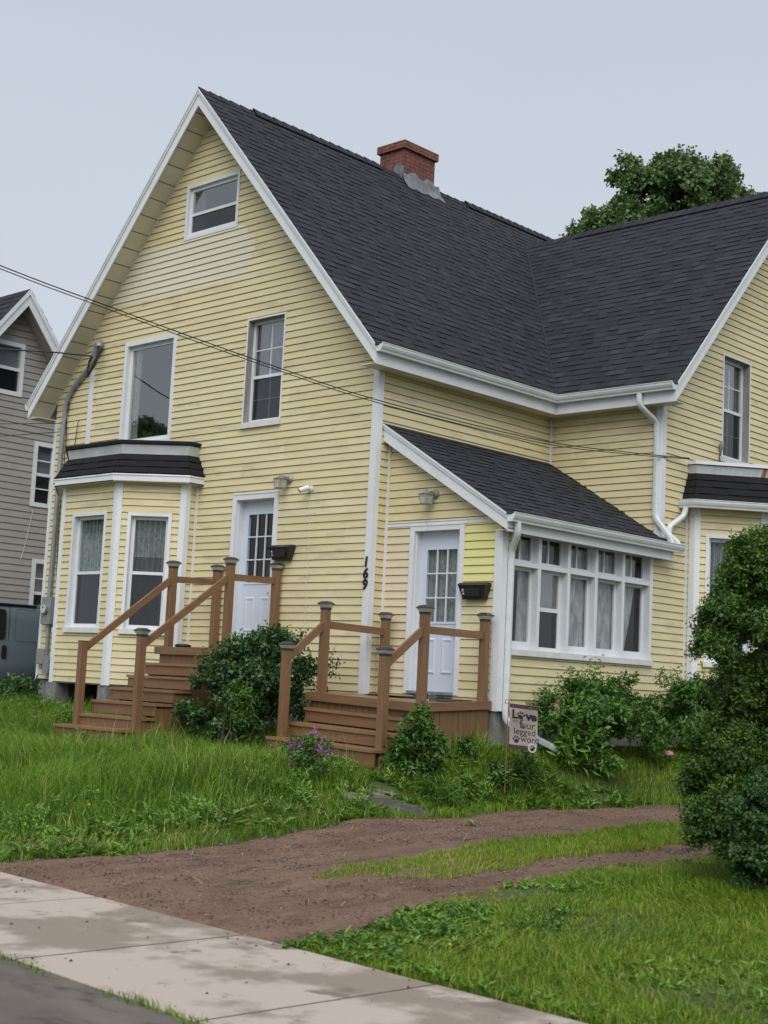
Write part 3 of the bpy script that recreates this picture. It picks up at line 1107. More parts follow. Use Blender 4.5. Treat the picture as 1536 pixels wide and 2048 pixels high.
mb.prism([(x, chy0 + .028, z) for x, z in pts], (0, -.02, 0), M['flashing'])
mb.build('chimney_flashing', chim)

# ------------------------------------------------------------------ windows
def curtain(parent, fr, u0, u1, z0, z1, n, mat, folds=9, amp=.024, taper0=0.0, taper1=0.0):
    m = MB()
    N = 60
    K = 6
    for j in range(K):
        for i in range(N):
            q = []
            for (ii, jj) in ((i, j), (i + 1, j), (i + 1, j + 1), (i, j + 1)):
                f, g = ii / N, jj / K
                a = u0 + taper0 * (1 - g) ** 1.5
                b = u1 - taper1 * (1 - g) ** 1.5
                q.append(fr.p(a + (b - a) * f, n + amp * math.sin(f * folds * 6.283 + .6 * math.sin(3 * g)) + .006 * math.sin(f * 31 + g * 3), z0 + (z1 - z0) * g))
            m.face(q, mat, True)
    return m.build('curtain', parent)

def window(fr, u0, u1, z0, z1, style, label=None, bw=.045, dep=.085, zm=None, sill=True, jamb=None, grid=None, single=False, curt=None, screen=True, sashw=.05, n_out=.022, sillh=.055, gmat='glass'):
    T = M['trim']
    m = MB()
    zs = z0 + (sillh if sill else 0)
    zb = z0 if not sill else zs
    m.box(fr, u0, u0 + bw, -dep - .03, n_out, zb, z1, T)
    m.box(fr, u1 - bw, u1, -dep - .03, n_out, zb, z1, T)
    m.box(fr, u0 + bw, u1 - bw, -dep - .03, n_out - .002, z1 - bw, z1, T)
    if not sill:
        m.box(fr, u0 + bw, u1 - bw, -dep - .03, n_out - .002, z0, z0 + bw, T)
    if jamb:
        m.box(fr, u0 + bw, u0 + bw + .006, -dep, n_out - .006, zb, z1 - bw, jamb)
        m.box(fr, u1 - bw - .006, u1 - bw, -dep, n_out - .006, zb, z1 - bw, jamb)
        m.box(fr, u0 + bw + .006, u1 - bw - .006, -dep, n_out - .006, z1 - bw - .006, z1 - bw, jamb)
    w = m.build('window', house, label=label)
    a, b = u0 + bw + (.006 if jamb else 0), u1 - bw - (.006 if jamb else 0)
    c, d = (zs if sill else z0 + bw), z1 - bw - (.006 if jamb else 0)
    if sill:
        m = MB()
        m.box(fr, u0 - .012, u1 + .012, -dep - .03, n_out + .028, z0, zs, M['sill_paint'])
        m.build('sill', w)
    # sashes
    m = MB()
    ns0, ns1 = -dep - .02, -dep + .022
    m.box(fr, a, a + sashw, ns0, ns1, c, d, T)
    m.box(fr, b - sashw, b, ns0, ns1, c, d, T)
    m.box(fr, a + sashw, b - sashw, ns0, ns1 - .001, d - sashw, d, T)
    m.box(fr, a + sashw, b - sashw, ns0, ns1 - .001, c, c + sashw * 1.25, T)
    gl = []
    ga, gb, gc, gd = a + sashw, b - sashw, c + sashw * 1.25, d - sashw
    if single:
        gl.append((ga, gb, gc, gd))
    else:
        if zm is None: zm = (gc + gd) / 2
        m.box(fr, ga, gb, ns0, ns1 + .004, zm - .022, zm + .022, T)
        gl.append((ga, gb, gc, zm - .022))
        gl.append((ga, gb, zm + .022, gd))
    if grid:
        for gi, (p, q, r, s_) in enumerate(gl):
            nn = -dep - .004 if (gi == 1 or single) else -dep - .02
            gx, gy = grid
            for i in range(1, gx):
                u = p + (q - p) * i / gx
                m.box(fr, u - .007, u + .007, nn - .008, nn + .008, r, s_, T)
            for i in range(1, gy):
                z = r + (s_ - r) * i / gy
                m.box(fr, p, q, nn - .0065, nn + .0065, z - .007, z + .007, T)
    m.build('sash', w)
    m = MB()
    for gi, (p, q, r, s_) in enumerate(gl):
        n = -dep + .004 if gi == 0 else -dep + .001
        mat = M['glass_screen'] if (gi == 0 and screen and not single) else M[gmat]
        m.face([fr.p(p, n, r), fr.p(q, n, r), fr.p(q, n, s_), fr.p(p, n, s_)], mat)
    m.build('pane', w)
    # near-black box behind, painted as the shade of the unlit room
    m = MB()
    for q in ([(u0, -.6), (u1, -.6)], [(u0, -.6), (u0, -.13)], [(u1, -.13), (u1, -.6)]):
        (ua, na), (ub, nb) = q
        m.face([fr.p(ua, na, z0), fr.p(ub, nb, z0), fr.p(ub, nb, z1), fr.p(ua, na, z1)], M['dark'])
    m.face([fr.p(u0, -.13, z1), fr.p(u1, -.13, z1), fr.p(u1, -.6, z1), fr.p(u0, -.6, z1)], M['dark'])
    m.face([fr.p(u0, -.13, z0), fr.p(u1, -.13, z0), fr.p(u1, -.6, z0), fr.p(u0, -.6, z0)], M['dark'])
    m.build('room_shade', w)
    if curt:
        for (cu0, cu1, cz0, cz1, mat, folds, t0, t1) in curt:
            curtain(w, fr, cu0, cu1, cz0, cz1, -dep - .045, mat, folds, taper0=t0, taper1=t1)
    return w

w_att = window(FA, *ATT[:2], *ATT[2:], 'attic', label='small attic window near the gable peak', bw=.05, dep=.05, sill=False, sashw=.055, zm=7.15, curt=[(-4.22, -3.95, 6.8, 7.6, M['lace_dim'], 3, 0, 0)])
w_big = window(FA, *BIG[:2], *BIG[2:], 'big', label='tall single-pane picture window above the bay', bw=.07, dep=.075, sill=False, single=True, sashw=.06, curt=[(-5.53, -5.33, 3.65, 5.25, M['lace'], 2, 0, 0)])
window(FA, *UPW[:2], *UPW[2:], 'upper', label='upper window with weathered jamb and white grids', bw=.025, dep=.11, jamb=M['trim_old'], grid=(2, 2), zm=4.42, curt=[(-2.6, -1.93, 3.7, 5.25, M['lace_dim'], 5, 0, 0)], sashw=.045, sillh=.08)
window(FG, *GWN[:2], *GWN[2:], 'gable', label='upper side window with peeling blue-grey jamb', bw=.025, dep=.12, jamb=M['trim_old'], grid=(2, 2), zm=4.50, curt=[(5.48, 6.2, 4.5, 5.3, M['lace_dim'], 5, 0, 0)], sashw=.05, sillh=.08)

# ------------------------------------------------------------------ sunroom window wall
SG = MB()
T = M['trim']
y0, y1, zb, zt = SUN[0], SUN[1], .62, 2.12
dp = .115
SG.box(FG, y0, .49, -dp, .022, zb, zt, T)
SG.box(FG, 3.55, y1, -dp, .022, zb, zt, T)
SG.box(FG, .49, 3.55, -dp, .018, 2.035, zt, T)
mull = [(.995, 1.055), (1.622, 1.684), (2.238, 2.300), (2.876, 2.937)]
for p, q in mull:
    SG.box(FG, p, q, -dp, .016, zb + .0, 2.035, T)
edges = [.49] + [e for m_ in mull for e in m_] + [3.55]
bays = [(edges[2 * i], edges[2 * i + 1]) for i in range(5)]
for p, q in bays:
    SG.box(FG, p, q, -dp, .013, 1.645, 1.70, T)
sun_w = SG.build('sunroom_window_frame', house)
m = MB()
m.box(FG, y0 - .015, y1 + .015, -dp - .02, .05, zb - .075, zb, M['sill_paint'])
m.build('sill', sun_w)
m = MB(); g = MB()
for i, (p, q) in enumerate(bays):
    # lower light: white sash in the recess
    fw = .035 if i != 1 else .05
    n0, n1 = -dp, -dp + .03
    bot = .105 if i != 1 else .055
    q2 = q - (.03 if i in (0, 2, 3) else .0)
    m.box(FG, p, p + fw, n0, n1, zb, 1.645, T)
    m.box(FG, q - fw, q, n0, n1, zb, 1.645, T)
    m.box(FG, p + fw, q - fw, n0, n1 - .001, zb, zb + bot, T)
    m.box(FG, p + fw, q - fw, n0, n1 - .001, 1.645 - .04, 1.645, T)
    if i == 1:
        m.box(FG, p + fw, q - fw, n0, n1 + .006, 1.125, 1.175, T)
        g.face([FG.p(p + fw, n0 + .012, 1.175), FG.p(q - fw, n0 + .012, 1.175), FG.p(q - fw, n0 + .012, 1.605), FG.p(p + fw, n0 + .012, 1.605)], M['glass'])
        g.face([FG.p(p + fw, n0 + .016, zb + bot), FG.p(q - fw, n0 + .016, zb + bot), FG.p(q - fw, n0 + .016, 1.125), FG.p(p + fw, n0 + .016, 1.125)], M['glass_screen'])
    else:
        g.face([FG.p(p + fw, n0 + .012, zb + bot), FG.p(q - fw, n0 + .012, zb + bot), FG.p(q - fw, n0 + .012, 1.605), FG.p(p + fw, n0 + .012, 1.605)], M['glass_clear'])
    # transom
    m.box(FG, p, p + .025, n0, n1, 1.70, 2.035, T)
    m.box(FG, q - .025, q, n0, n1, 1.70, 2.035, T)
    m.box(FG, p + .025, q - .025, n0, n1 - .001, 1.70, 1.74, T)
    g.face([FG.p(p + .025, n0 + .012, 1.74), FG.p(q - .025, n0 + .012, 1.74), FG.p(q - .025, n0 + .012, 2.035), FG.p(p + .025, n0 + .012, 2.035)], M['glass_clear'])
    mid = (p + q) / 2
    m.box(FG, mid - .012, mid + .012, n0, n1 - .004, 1.74, 2.035, M['trim'])
m.build('sash', sun_w)
g.build('pane', sun_w)
nn = -dp - .022
curtain(sun_w, FG, .76, 1.0, .66, 2.0, nn, M['drape'], 4, .016, 0.0, .0)
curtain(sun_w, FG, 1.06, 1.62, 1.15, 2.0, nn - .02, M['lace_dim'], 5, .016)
curtain(sun_w, FG, 1.69, 2.24, .66, 2.0, nn, M['drape'], 6, .016)
curtain(sun_w, FG, 2.30, 2.87, .66, 2.0, nn, M['drape'], 6, .016)
curtain(sun_w, FG, 3.06, 3.40, .66, 2.0, nn, M['drape'], 3, .016, 0, .24)
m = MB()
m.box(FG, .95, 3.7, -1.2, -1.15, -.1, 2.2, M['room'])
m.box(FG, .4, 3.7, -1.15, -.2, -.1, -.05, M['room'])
m.build('room_shade', sun_w)  # sunroom back wall and floor, coloured dark for the room's shade

# ------------------------------------------------------------------ doors
def door(fr, o, z0, z1, label, cw, lites, curt=None, knob=True, dep=.10, zl=None, hinge_right=False):
    u0, u1 = o
    m = MB()
    m.box(fr, u0, u0 + cw, -dep - .05, .026, z0, z1, T)
    m.box(fr, u1 - cw, u1, -dep - .05, .026, z0, z1, T)
    m.box(fr, u0 + cw, u1 - cw, -dep - .05, .024, z1 - cw, z1, T)
    m.box(fr, u0 + cw, u0 + cw + .012, -dep, -.02, z0 + .03, z1 - cw, T)
    m.box(fr, u0 - .004, u1 + .004, -.01, .032, z1 - .012, z1 + .006, T)
    m.box(fr, u0 + cw, u1 - cw, -dep, .05, z0 - .0, z0 + .035, M['metal_gray'])
    dr = m.build('door_frame', house)
    a, b, c, d = u0 + cw + .012, u1 - cw, z0 + .035, z1 - cw
    gu0, gu1, gz0, gz1 = a + .12, b - .115, zl[0], zl[1]
    m = MB()
    D = M['door']
    nf = -dep + .0
    m.box(fr, a, gu0, -dep - .04, nf, c, d, D)
    m.box(fr, gu1, b, -dep - .04, nf, c, d, D)
    m.box(fr, gu0, gu1, -dep - .04, nf, gz1, d, D)
    m.box(fr, gu0, gu1, -dep - .04, nf, c, gz0, D)
    # lite frame
    r = .022
    m.box(fr, gu0 - r, gu0 + .006, nf, nf + .010, gz0 - r, gz1 + r, D)
    m.box(fr, gu1 - .006, gu1 + r, nf, nf + .010, gz0 - r, gz1 + r, D)
    m.box(fr, gu0 + .006, gu1 - .006, nf, nf + .009, gz1 - .006, gz1 + r, D)
    m.box(fr, gu0 + .006, gu1 - .006, nf, nf + .009, gz0 - r, gz0 + .006, D)
    # raised lower panels
    pw = (b - a - .36) / 2
    pz1, pz0 = gz0 - .20, c + .22
    for k in range(2):
        pa = a + .13 + k * (pw + .10)
        pb = pa + pw
        for (e0, e1, f0, f1, h) in ((pa, pb, pz0, pz1, 0.0),):
            s_ = .022
            o0 = [(e0, f0), (e1, f0), (e1, f1), (e0, f1)]
            o1 = [(e0 + s_, f0 + s_), (e1 - s_, f0 + s_), (e1 - s_, f1 - s_), (e0 + s_, f1 - s_)]
            o2 = [(e0 + s_ * 2.4, f0 + s_ * 2.4), (e1 - s_ * 2.4, f0 + s_ * 2.4), (e1 - s_ * 2.4, f1 - s_ * 2.4), (e0 + s_ * 2.4, f1 - s_ * 2.4)]
            n_ = [nf + .002, nf + .013, nf + .004]
            for (A_, B_, na, nb) in ((o0, o1, n_[0], n_[1]), (o1, o2, n_[1], n_[2])):
                for i in range(4):
                    j = (i + 1) % 4
                    m.face([fr.p(*A_[i][:1], na, A_[i][1]), fr.p(A_[j][0], na, A_[j][1]), fr.p(B_[j][0], nb, B_[j][1]), fr.p(B_[i][0], nb, B_[i][1])], D)
            m.face([fr.p(x, n_[2], z) for x, z in o2], D)
    leaf = m.build('door', house, label=label)
    m = MB()
    for i in range(1, lites[0]):
        u = gu0 + (gu1 - gu0) * i / lites[0]
        m.box(fr, u - .008, u + .008, nf - .016, nf + .006, gz0 + .006, gz1 - .006, M['trim'])
    for i in range(1, lites[1]):
        z = gz0 + (gz1 - gz0) * i / lites[1]
        m.box(fr, gu0 + .006, gu1 - .006, nf - .015, nf + .005, z - .008, z + .008, M['trim'])
    m.build('muntin_grid', leaf)
    m = MB()
    m.face([fr.p(gu0, nf - .018, gz0), fr.p(gu1, nf - .018, gz0), fr.p(gu1, nf - .018, gz1), fr.p(gu0, nf - .018, gz1)], M['glass_clear'])
    m.build('pane', leaf)
    m = MB()
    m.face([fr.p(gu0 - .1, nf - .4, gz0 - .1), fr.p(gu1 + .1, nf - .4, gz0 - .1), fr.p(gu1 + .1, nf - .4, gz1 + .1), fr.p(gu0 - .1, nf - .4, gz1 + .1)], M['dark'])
    m.build('room_shade', leaf)  # near-black sheet, painted shade behind the door glass
    if curt:
        curtain(leaf, fr, gu0 - .02, gu1 + .02, gz0 - .02, gz1 + .02, nf - .07, M['lace'], 6, .012)
    if knob:
        m = MB()
        kz = gz0 - .16
        m.tube([fr.p(b - .06, nf, kz), fr.p(b - .06, nf + .03, kz)], .022, M['metal_gray'], 10)
        m.tube([fr.p(b - .06, nf + .035, kz), fr.p(b - .12, nf + .045, kz + .012), fr.p(b - .15, nf + .04, kz)], .009, M['metal_gray'], 6)
        m.build('handle', leaf)
    return leaf
door(FA, DRB[:2], .50, 2.71, 'white upper-stoop door with dark nine-pane glass', .085, (3, 3), zl=(1.45, 2.43), dep=.12)
door(FP, DRA[:2], .02, 2.165, 'white sunroom door with lace behind nine panes', .075, (3, 3), curt=True, zl=(.93, 1.86), dep=.10)

# ------------------------------------------------------------------ bay windows
def offset_poly(P, d):
    out = []
    for i in range(len(P)):
        ns = []
        for a, b in ((i - 1, i), (i, i + 1)):
            if 0 <= a and b < len(P):
                t = Vector((P[b][0] - P[a][0], P[b][1] - P[a][1], 0)).normalized()
                ns.append(Vector((t.y, -t.x, 0)))
        if len(ns) == 2:
            m_ = (ns[0] + ns[1]).normalized(); m_ = m_ / max(.4, m_.dot(ns[0]))
        else:
            m_ = ns[0]
        out.append((P[i][0] + m_.x * d, P[i][1] + m_.y * d))
    return out

def bay(fr, plan, zb, zt, zeave, ztop, zrim, windows, gutter=False, bandmat=None, label=None):
    """plan: (u,n) points right-handed so that left side of travel is outward; from high u to low u"""
    P = plan
    P3 = [fr.p(u, n, 0) for u, n in P]
    walls = MB()
    for i in range(len(P) - 1):
        a, b = P3[i + 1], P3[i]           # left to right seen from outside
        U = (b - a).normalized()
        N = Vector((U.y, -U.x, 0))
        f = Fr((a.x, a.y, 0), U, N)
        L = (b - a).length
        hs = []
        for (seg, u0, u1, z0, z1, kw) in windows:
            if seg == i:
                hs.append((u0, u1, z0, z1))
        siding(walls, f, zb, zt + .02, 0.0, L, hs)
    walls.build('bay_wall', house, label=label)
    for (seg, u0, u1, z0, z1, kw) in windows:
        a, b = P3[seg + 1], P3[seg]
        U = (b - a).normalized()
        f = Fr((a.x, a.y, 0), U, Vector((U.y, -U.x, 0)))
        window(f, u0, u1, z0, z1, 'bay', **kw)
    # corner posts
    for i in range(1, len(P) - 1):
        m = MB()
        for (j, k) in ((i - 1, i), (i, i + 1)):
            a, b = P3[k], P3[j]
            U = (b - a).normalized()
            f = Fr((a.x, a.y, 0), U, Vector((U.y, -U.x, 0)))
            L = (b - a).length
            if k == i:
                m.box(f, -.012, .075, -.01, .022, zb - .02, zt + .015, T)
            else:
                m.box(f, L - .075, L + .012, -.01, .0225, zb - .021, zt + .014, T)
        m.build('corner_board', house)
    for i, sgn in ((0, 1), (len(P) - 1, -1)):
        m = MB()
        q = P[i]
        m.box(fr, q[0] - (.0 if sgn > 0 else .04), q[0] + (.04 if sgn > 0 else .0), 0.0, .036, zb, zt, T)
        m.build('trim', house)
    # floor + soffit
    eo = offset_poly(P, .155)
    eo[0] = (eo[0][0], 0.0); eo[-1] = (eo[-1][0], 0.0)
    m = MB()
    m.prism([fr.p(u, n, zt) for u, n in eo], (0, 0, .012), M['soffit'])
    m.build('bay_soffit', house)
    m = MB()
    m.prism([fr.p(u, n, zb - .02) for u, n in P], (0, 0, .015), M['concrete_dark'])
    m.build('bay_floor', house)
    m = MB()
    e3 = [fr.p(u, n, 0) for u, n in eo]
    m.sweep([(-.02, 0), (0, 0), (.012, -.02), (0, -.03), (0, -(zeave - zt) + .0), (-.02, -(zeave - zt) + .0)], [(p.x, p.y) for p in e3], zeave, T, side=SIDE)
    m.build('fascia', house)
    if gutter:
        m = MB()
        m.sweep(GPROF, [(p.x, p.y) for p in e3], zeave, M['gutter'], side=SIDE)
        m.build('gutter', house)
    up = offset_poly(P, -.01)
    up[0] = (P[0][0] + .0, 0.0); up[-1] = (P[-1][0] - .0, 0.0)
    m = MB()
    for i in range(len(P) - 1):
        A_, B_ = fr.p(*eo[i + 1], zeave + .008), fr.p(*eo[i], zeave + .008)
        D_, C_ = fr.p(*up[i + 1], ztop), fr.p(*up[i], ztop)
        shingles(m, A_, B_, C_, D_, expo=.125, tab=(.18, .34), dark=True, h0=.012)
        m.face([A_, B_, C_, D_], M['shingle_edge_shadow'])
    m.build('roof', house, label='black shingle skirt roof over the bay')
    m = MB()
    bm_ = bandmat or M['band']
    inn = offset_poly(P, -.03); inn[0] = (inn[0][0], 0); inn[-1] = (inn[-1][0], 0)
    i3 = [fr.p(u, n, 0) for u, n in inn]
    top = zrim - .05
    m.sweep([(.012, 0), (.012, .012), (.0, .018), (.035, top - ztop), (-.02, top - ztop), (-.02, 0)], [(p.x, p.y) for p in i3], ztop - .012, bm_, side=SIDE)
    m.build('roof_band', house)
    m = MB()
    cap = offset_poly(P, .035); cap[0] = (cap[0][0], 0); cap[-1] = (cap[-1][0], 0)
    if bandmat:
        m.sweep([(0, 0), (0, .048), (-.05, .048), (-.05, 0)], [(fr.p(u, n, 0).x, fr.p(u, n, 0).y) for u, n in cap], top, M['trim'], side=SIDE)
        m.prism([fr.p(u, n, top + .02) for u, n in offset_poly(P, .0)[:]], (0, 0, .024), M['shingle_dark'])
    else:
        m.prism([fr.p(u, n, top) for u, n in cap], (0, 0, .05), M['shingle_dark'])
    m.build('roof_cap', house)

cl1 = dict(gmat='glass_clear', bw=.05, dep=.085, sashw=.05, sillh=.075)
SIDE = -1
planL = [(-3.60, 0), (-3.60, .21), (-4.42, .82), (-5.80, .82), (-6.62, .21), (-6.62, 0)]
chl = math.hypot(.82, .61)
bay(FA, planL, -0.075, 2.885, 3.0, 3.318, 3.52, [
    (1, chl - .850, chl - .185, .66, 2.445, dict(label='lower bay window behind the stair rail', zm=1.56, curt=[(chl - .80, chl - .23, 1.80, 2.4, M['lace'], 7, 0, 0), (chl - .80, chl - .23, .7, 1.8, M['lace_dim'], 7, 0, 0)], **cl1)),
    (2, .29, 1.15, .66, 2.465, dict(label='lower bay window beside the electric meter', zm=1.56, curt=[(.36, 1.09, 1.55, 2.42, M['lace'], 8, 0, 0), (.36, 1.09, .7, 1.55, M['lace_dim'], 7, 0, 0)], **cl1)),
    (3, .2, .85, .66, 2.445, dict(label='lower bay window on the far side of the bay', zm=1.56, **cl1)),
])
planR = [(7.25, 0), (7.25, .14), (6.45, .82), (5.30, .82), (4.50, .14), (4.50, 0)]
chr_ = math.hypot(.80, .68)
bay(FG, planR, -0.13, 2.885, 2.925, 3.35, 3.53, [
    (3, .16, .865, .58, 2.475, dict(label='side bay window partly hidden by the big shrub', zm=1.50, curt=[(.22, .80, 1.5, 2.42, M['lace'], 6, 0, 0)], **cl1)),
    (2, .25, .90, .58, 2.475, dict(label='middle side bay window', zm=1.50, **cl1)),
], gutter=True, bandmat=M['band_rust'])
# stone piers under the front bay
mb = MB()
for (x, y, w) in ((-5.75, -.72, .24), (-4.48, -.70, .22), (-3.8, -.2, .2)):
    mb.box(WF, x - w / 2, x + w / 2, y - .12, y + .12, -1.0, -.09, M['concrete_dark'])
mb.box(WF, -6.5, -3.7, -.1, -.04, -1.0, -.09, M['dark'])  # near-black sheet painted in as the shade under the bay
mb.build('foundation', house, label='rough stone piers carrying the bay')

# ------------------------------------------------------------------ downspouts
def dspout(path, name='downspout', w=.038, d=.028, mat=None, bands=()):
    # soften corners
    P = [Vector(p) for p in path]
    out = [P[0]]
    for i in range(1, len(P) - 1):
        a, b, c = P[i - 1], P[i], P[i + 1]
        r = min(.07, (a - b).length * .4, (c - b).length * .4)
        p0 = b + (a - b).normalized() * r
        p1 = b + (c - b).normalized() * r
        for k in range(5):
            t = k / 4
            out.append(p0 * (1 - t) ** 2 + b * 2 * t * (1 - t) + p1 * t * t)
    out.append(P[-1])
    m = MB()
    m.tube(out, d, mat or M['gutter'], sides=12, rx=w, up=(0, 1, 0.01), smooth=True)
    for (p, q) in bands:
        m.tube([p, q], d + .003, mat or M['gutter'], sides=12, rx=w + .003, up=(0, 1, .01))
    return m.build(name, house)
yw = D1 - .045
dspout([(1.77, D1 - GO - .05, 4.37), (1.77, D1 - GO - .05, 4.19), (1.89, yw, 3.98), (1.89, yw, 2.62), (2.12, yw + .0, 2.36), (2.19, yw + .02, 2.18)], bands=[((1.89, yw, 3.80), (1.89, yw, 3.78)), ((1.89, yw, 2.84), (1.89, yw, 2.82))])
dspout([(W2 + .12, 4.30, 2.86), (W2 + .10, 4.26, 2.70), (W2 + .045, 3.98, 2.52), (W2 + .045, 3.95, 2.40), (2.16, 3.93, 2.28), (2.19, 3.93, 2.18)])
dspout([(SX1 + .055, .26, 2.14), (SX1 + .055, .27, 2.00), (W2 + .05, .40, 1.82), (W2 + .05, .40, -.24), (2.20, .46, -.36), (2.72, .52, -.55)], bands=[((W2 + .05, .40, 1.76), (W2 + .05, .40, 1.74)), ((W2 + .05, .40, -.02), (W2 + .05, .40, -.04))])

# ------------------------------------------------------------------ stoops
def post(parent, x, y, z0, z1, cap=True, tilt=None, w=.0455):
    m = MB()
    if tilt: dz_ = tilt(Vector((x, y, 0))).z
    else: dz_ = 0
    m.box(WF, x - w, x + w, y - w, y + w, z0 + dz_, z1, M['wood'])
    if not cap:
        m.box(WF, x - w - .004, x + w + .004, y - w - .004, y + w + .004, z1 - .004, z1 + .006, M['wood'])
    p = m.build('post', parent)
    if cap:
        c = MB()
        c.sq_lathe((x, y, z1), [(.050, -.012), (.052, .012), (.046, .014)], M['cap_dark'])
        c.sq_lathe((x, y, z1), [(.050, .014), (.060, .030), (.074, .055), (.070, .057)], M['cap_lens'])
        c.sq_lathe((x, y, z1), [(.080, .056), (.081, .062), (.046, .090), (.030, .094)], M['cap_dark'])
        c.build('solar_cap', p)
    return p

# --- low stoop in front of the sunroom door
def tiltA(p):
    fx = min(1, max(0, p.x / 1.9)); fy = min(1.5, max(0, (0.28 - p.y) / 1.34))
    return Vector((p.x, p.y, p.z - 0.060 * fx * min(fy, 1.2)))
stoop1 = thing('front_stoop', (1.0, -.6, -.7), 'low brown wooden stoop with three steps at the sunroom door', 'stoop')
zA = -0.022
mb = MB()
ny = 10
for i in range(ny):      # deck boards run along x
    ya_, yb_ = -1.03 + i * 1.245 / ny, -1.03 + (i + 1) * 1.245 / ny - .005
    mb.box(WF, .055, 1.885, ya_, yb_, zA - .035, zA, M['wood_flat'], tilt=tiltA)
mb.build('platform', stoop1)
mb = MB()
mb.box(WF, .035, 1.91, -1.065, -1.03, zA - .095, zA + .004, M['wood_riser'], tilt=tiltA)
mb.box(WF, 1.885, 1.91, -1.03, .235, zA - .095, zA + .004, M['wood_rail'], tilt=tiltA)
mb.box(WF, .035, .055, -1.03, -.03, zA - .095, zA + .004, M['wood_rail'], tilt=tiltA)
mb.build('edge_board', stoop1)
mb = MB()
k = 11
for i in range(k):       # vertical skirt boards facing the driveway
    a_ = -1.0 + i * 1.23 / k
    mb.box(WF, 1.84 + .002 * (i % 2), 1.872 + .003 * (i % 3 == 0), a_, a_ + 1.23 / k - .007, -.95, zA - .09, M['wood_skirt'], tilt=tiltA)
for i in range(16):
    a_ = .07 + i * 1.80 / 16
    mb.box(WF, a_, a_ + 1.80 / 16 - .007, -1.01, -.985, -.9, zA - .09, M['wood_skirt'], tilt=tiltA)
mb.box(WF, .09, 1.83, -.98, .2, -1., -.2, M['dark'])  # near-black block, painted shade behind the skirt boards
for i in range(6):       # closed side of the stair
    a_ = -1.62 + i * .1
    top = -.24 if a_ > -1.36 else (-.42 if a_ > -1.62 else -.6)
    mb.box(WF, 1.83, 1.852, a_, a_ + .094, -1.05, top - .035 - .05, M['wood_skirt'])
mb.build('skirt', stoop1)
for (yn, zl_, zr_, x0_, x1_) in ((-1.125, -.205, -.262, .075, 1.895), (-1.395, -.383, -.442, .07, 1.90), (-1.70, -.562, -.612, .05, 1.82)):
    def tS(p, a=zl_, b=zr_):
        return Vector((p.x, p.y, p.z + a + (b - a) * (p.x / 1.9)))
    mb = MB()
    mb.box(WF, x0_, x1_, yn, yn + .145, -.034, 0, M['wood_flat'], tilt=tS)
    mb.box(WF, x0_, x1_, yn + .15, yn + .33, -.034, 0, M['wood_flat'], tilt=tS)
    mb.box(WF, x0_ + .01, x1_ - .012, yn + .022, yn + .048, -.158 if yn > -1.6 else -.20, -.036, M['wood_riser'], tilt=tS)
    mb.build('step', stoop1)
pA = [(.22, .115, zA - .03, .945, True), (.20, -.955, zA - .03, 1.005, True), (1.815, -.935, zA - .03, .955, True), (1.855, .12, zA - .03, .94, True), (.155, -1.53, -.75, .475, True), (1.755, -1.515, -.95, .445, True)]
for (x, y, a_, b_, c_) in pA:
    post(stoop1, x, y, a_, b_, c_, tilt=tiltA)
def rail(parent, a, b, h=.088, w=.038):
    m = MB()
    m.bar(a, b, w, h, M['wood_rail'])
    return m.build('handrail', parent)
rail(stoop1, (.20, -.91, .81), (.22, .07, .785))
rail(stoop1, (1.815, -.89, .765), (1.855, .075, .755))
rail(stoop1, (.155, -1.49, .385), (.20, -.99, .80))
rail(stoop1, (1.755, -1.47, .355), (1.815, -.97, .755))

# --- tall stoop at the upper door
stoop2 = thing('front_stoop', (-2.3, -1.2, -.7), 'tall brown wooden stoop with six steps behind the rose bush', 'stoop')
zB = .48
mb = MB()
for i in range(7):
    a_ = -.94 + i * .925 / 7
    mb.box(WF, -3.10, -1.585, a_, a_ + .925 / 7 - .005, zB - .035, zB, M['wood_flat'])
mb.build('platform', stoop2)
mb = MB()
mb.box(WF, -3.12, -1.56, -.975, -.94, zB - .10, zB + .003, M['wood_riser'])
mb.box(WF, -1.585, -1.56, -.94, -.03, zB - .10, zB + .003, M['wood'])
mb.box(WF, -3.12, -3.10, -.94, -.03, zB - .10, zB + .003, M['wood'])
mb.build('edge_board', stoop2)
mb = MB()
for i in range(12):
    a_ = -3.05 + i * 1.42 / 12
    mb.box(WF, a_, a_ + 1.42 / 12 - .006, -.93, -.905, -.85, zB - .10, M['wood_skirt'])
stepsB = [(-1.235, .255), (-1.51, .079), (-1.78, -.092), (-2.05, -.267), (-2.325, -.446), (-2.60, -.592)]
for i in range(16):       # closed stair side and platform side towards the driveway
    a_ = -2.30 + i * .1415
    top = zB - .1
    for (yn, zz) in stepsB[::-1]:
        if a_ >= yn - .02: top = zz - .04
    if a_ > -.95: top = zB - .1
    mb.box(WF, -1.70, -1.676, a_, a_ + .136, -1.0, top - .02, M['wood_skirt'])
    mb.box(WF, -2.97, -2.945, a_, a_ + .136, -1.0, top - .02, M['wood_skirt']) if a_ > -1.3 else None
mb.build('skirt', stoop2)
for i, (yn, zz) in enumerate(stepsB):
    mb = MB()
    x0_, x1_ = -3.0, -1.655
    if i == 5: x0_, x1_ = -3.02, -1.66
    mb.box(WF, x0_, x1_, yn, yn + .14, zz - .034, zz, M['wood_flat'])
    mb.box(WF, x0_, x1_, yn + .145, yn + .31, zz - .034, zz, M['wood_flat'])
    mb.box(WF, x0_ + .012, x1_ - .012, yn + .022, yn + .048, zz - (.158 if i < 5 else .26), zz - .036, M['wood_riser'])
    mb.build('step', stoop2)
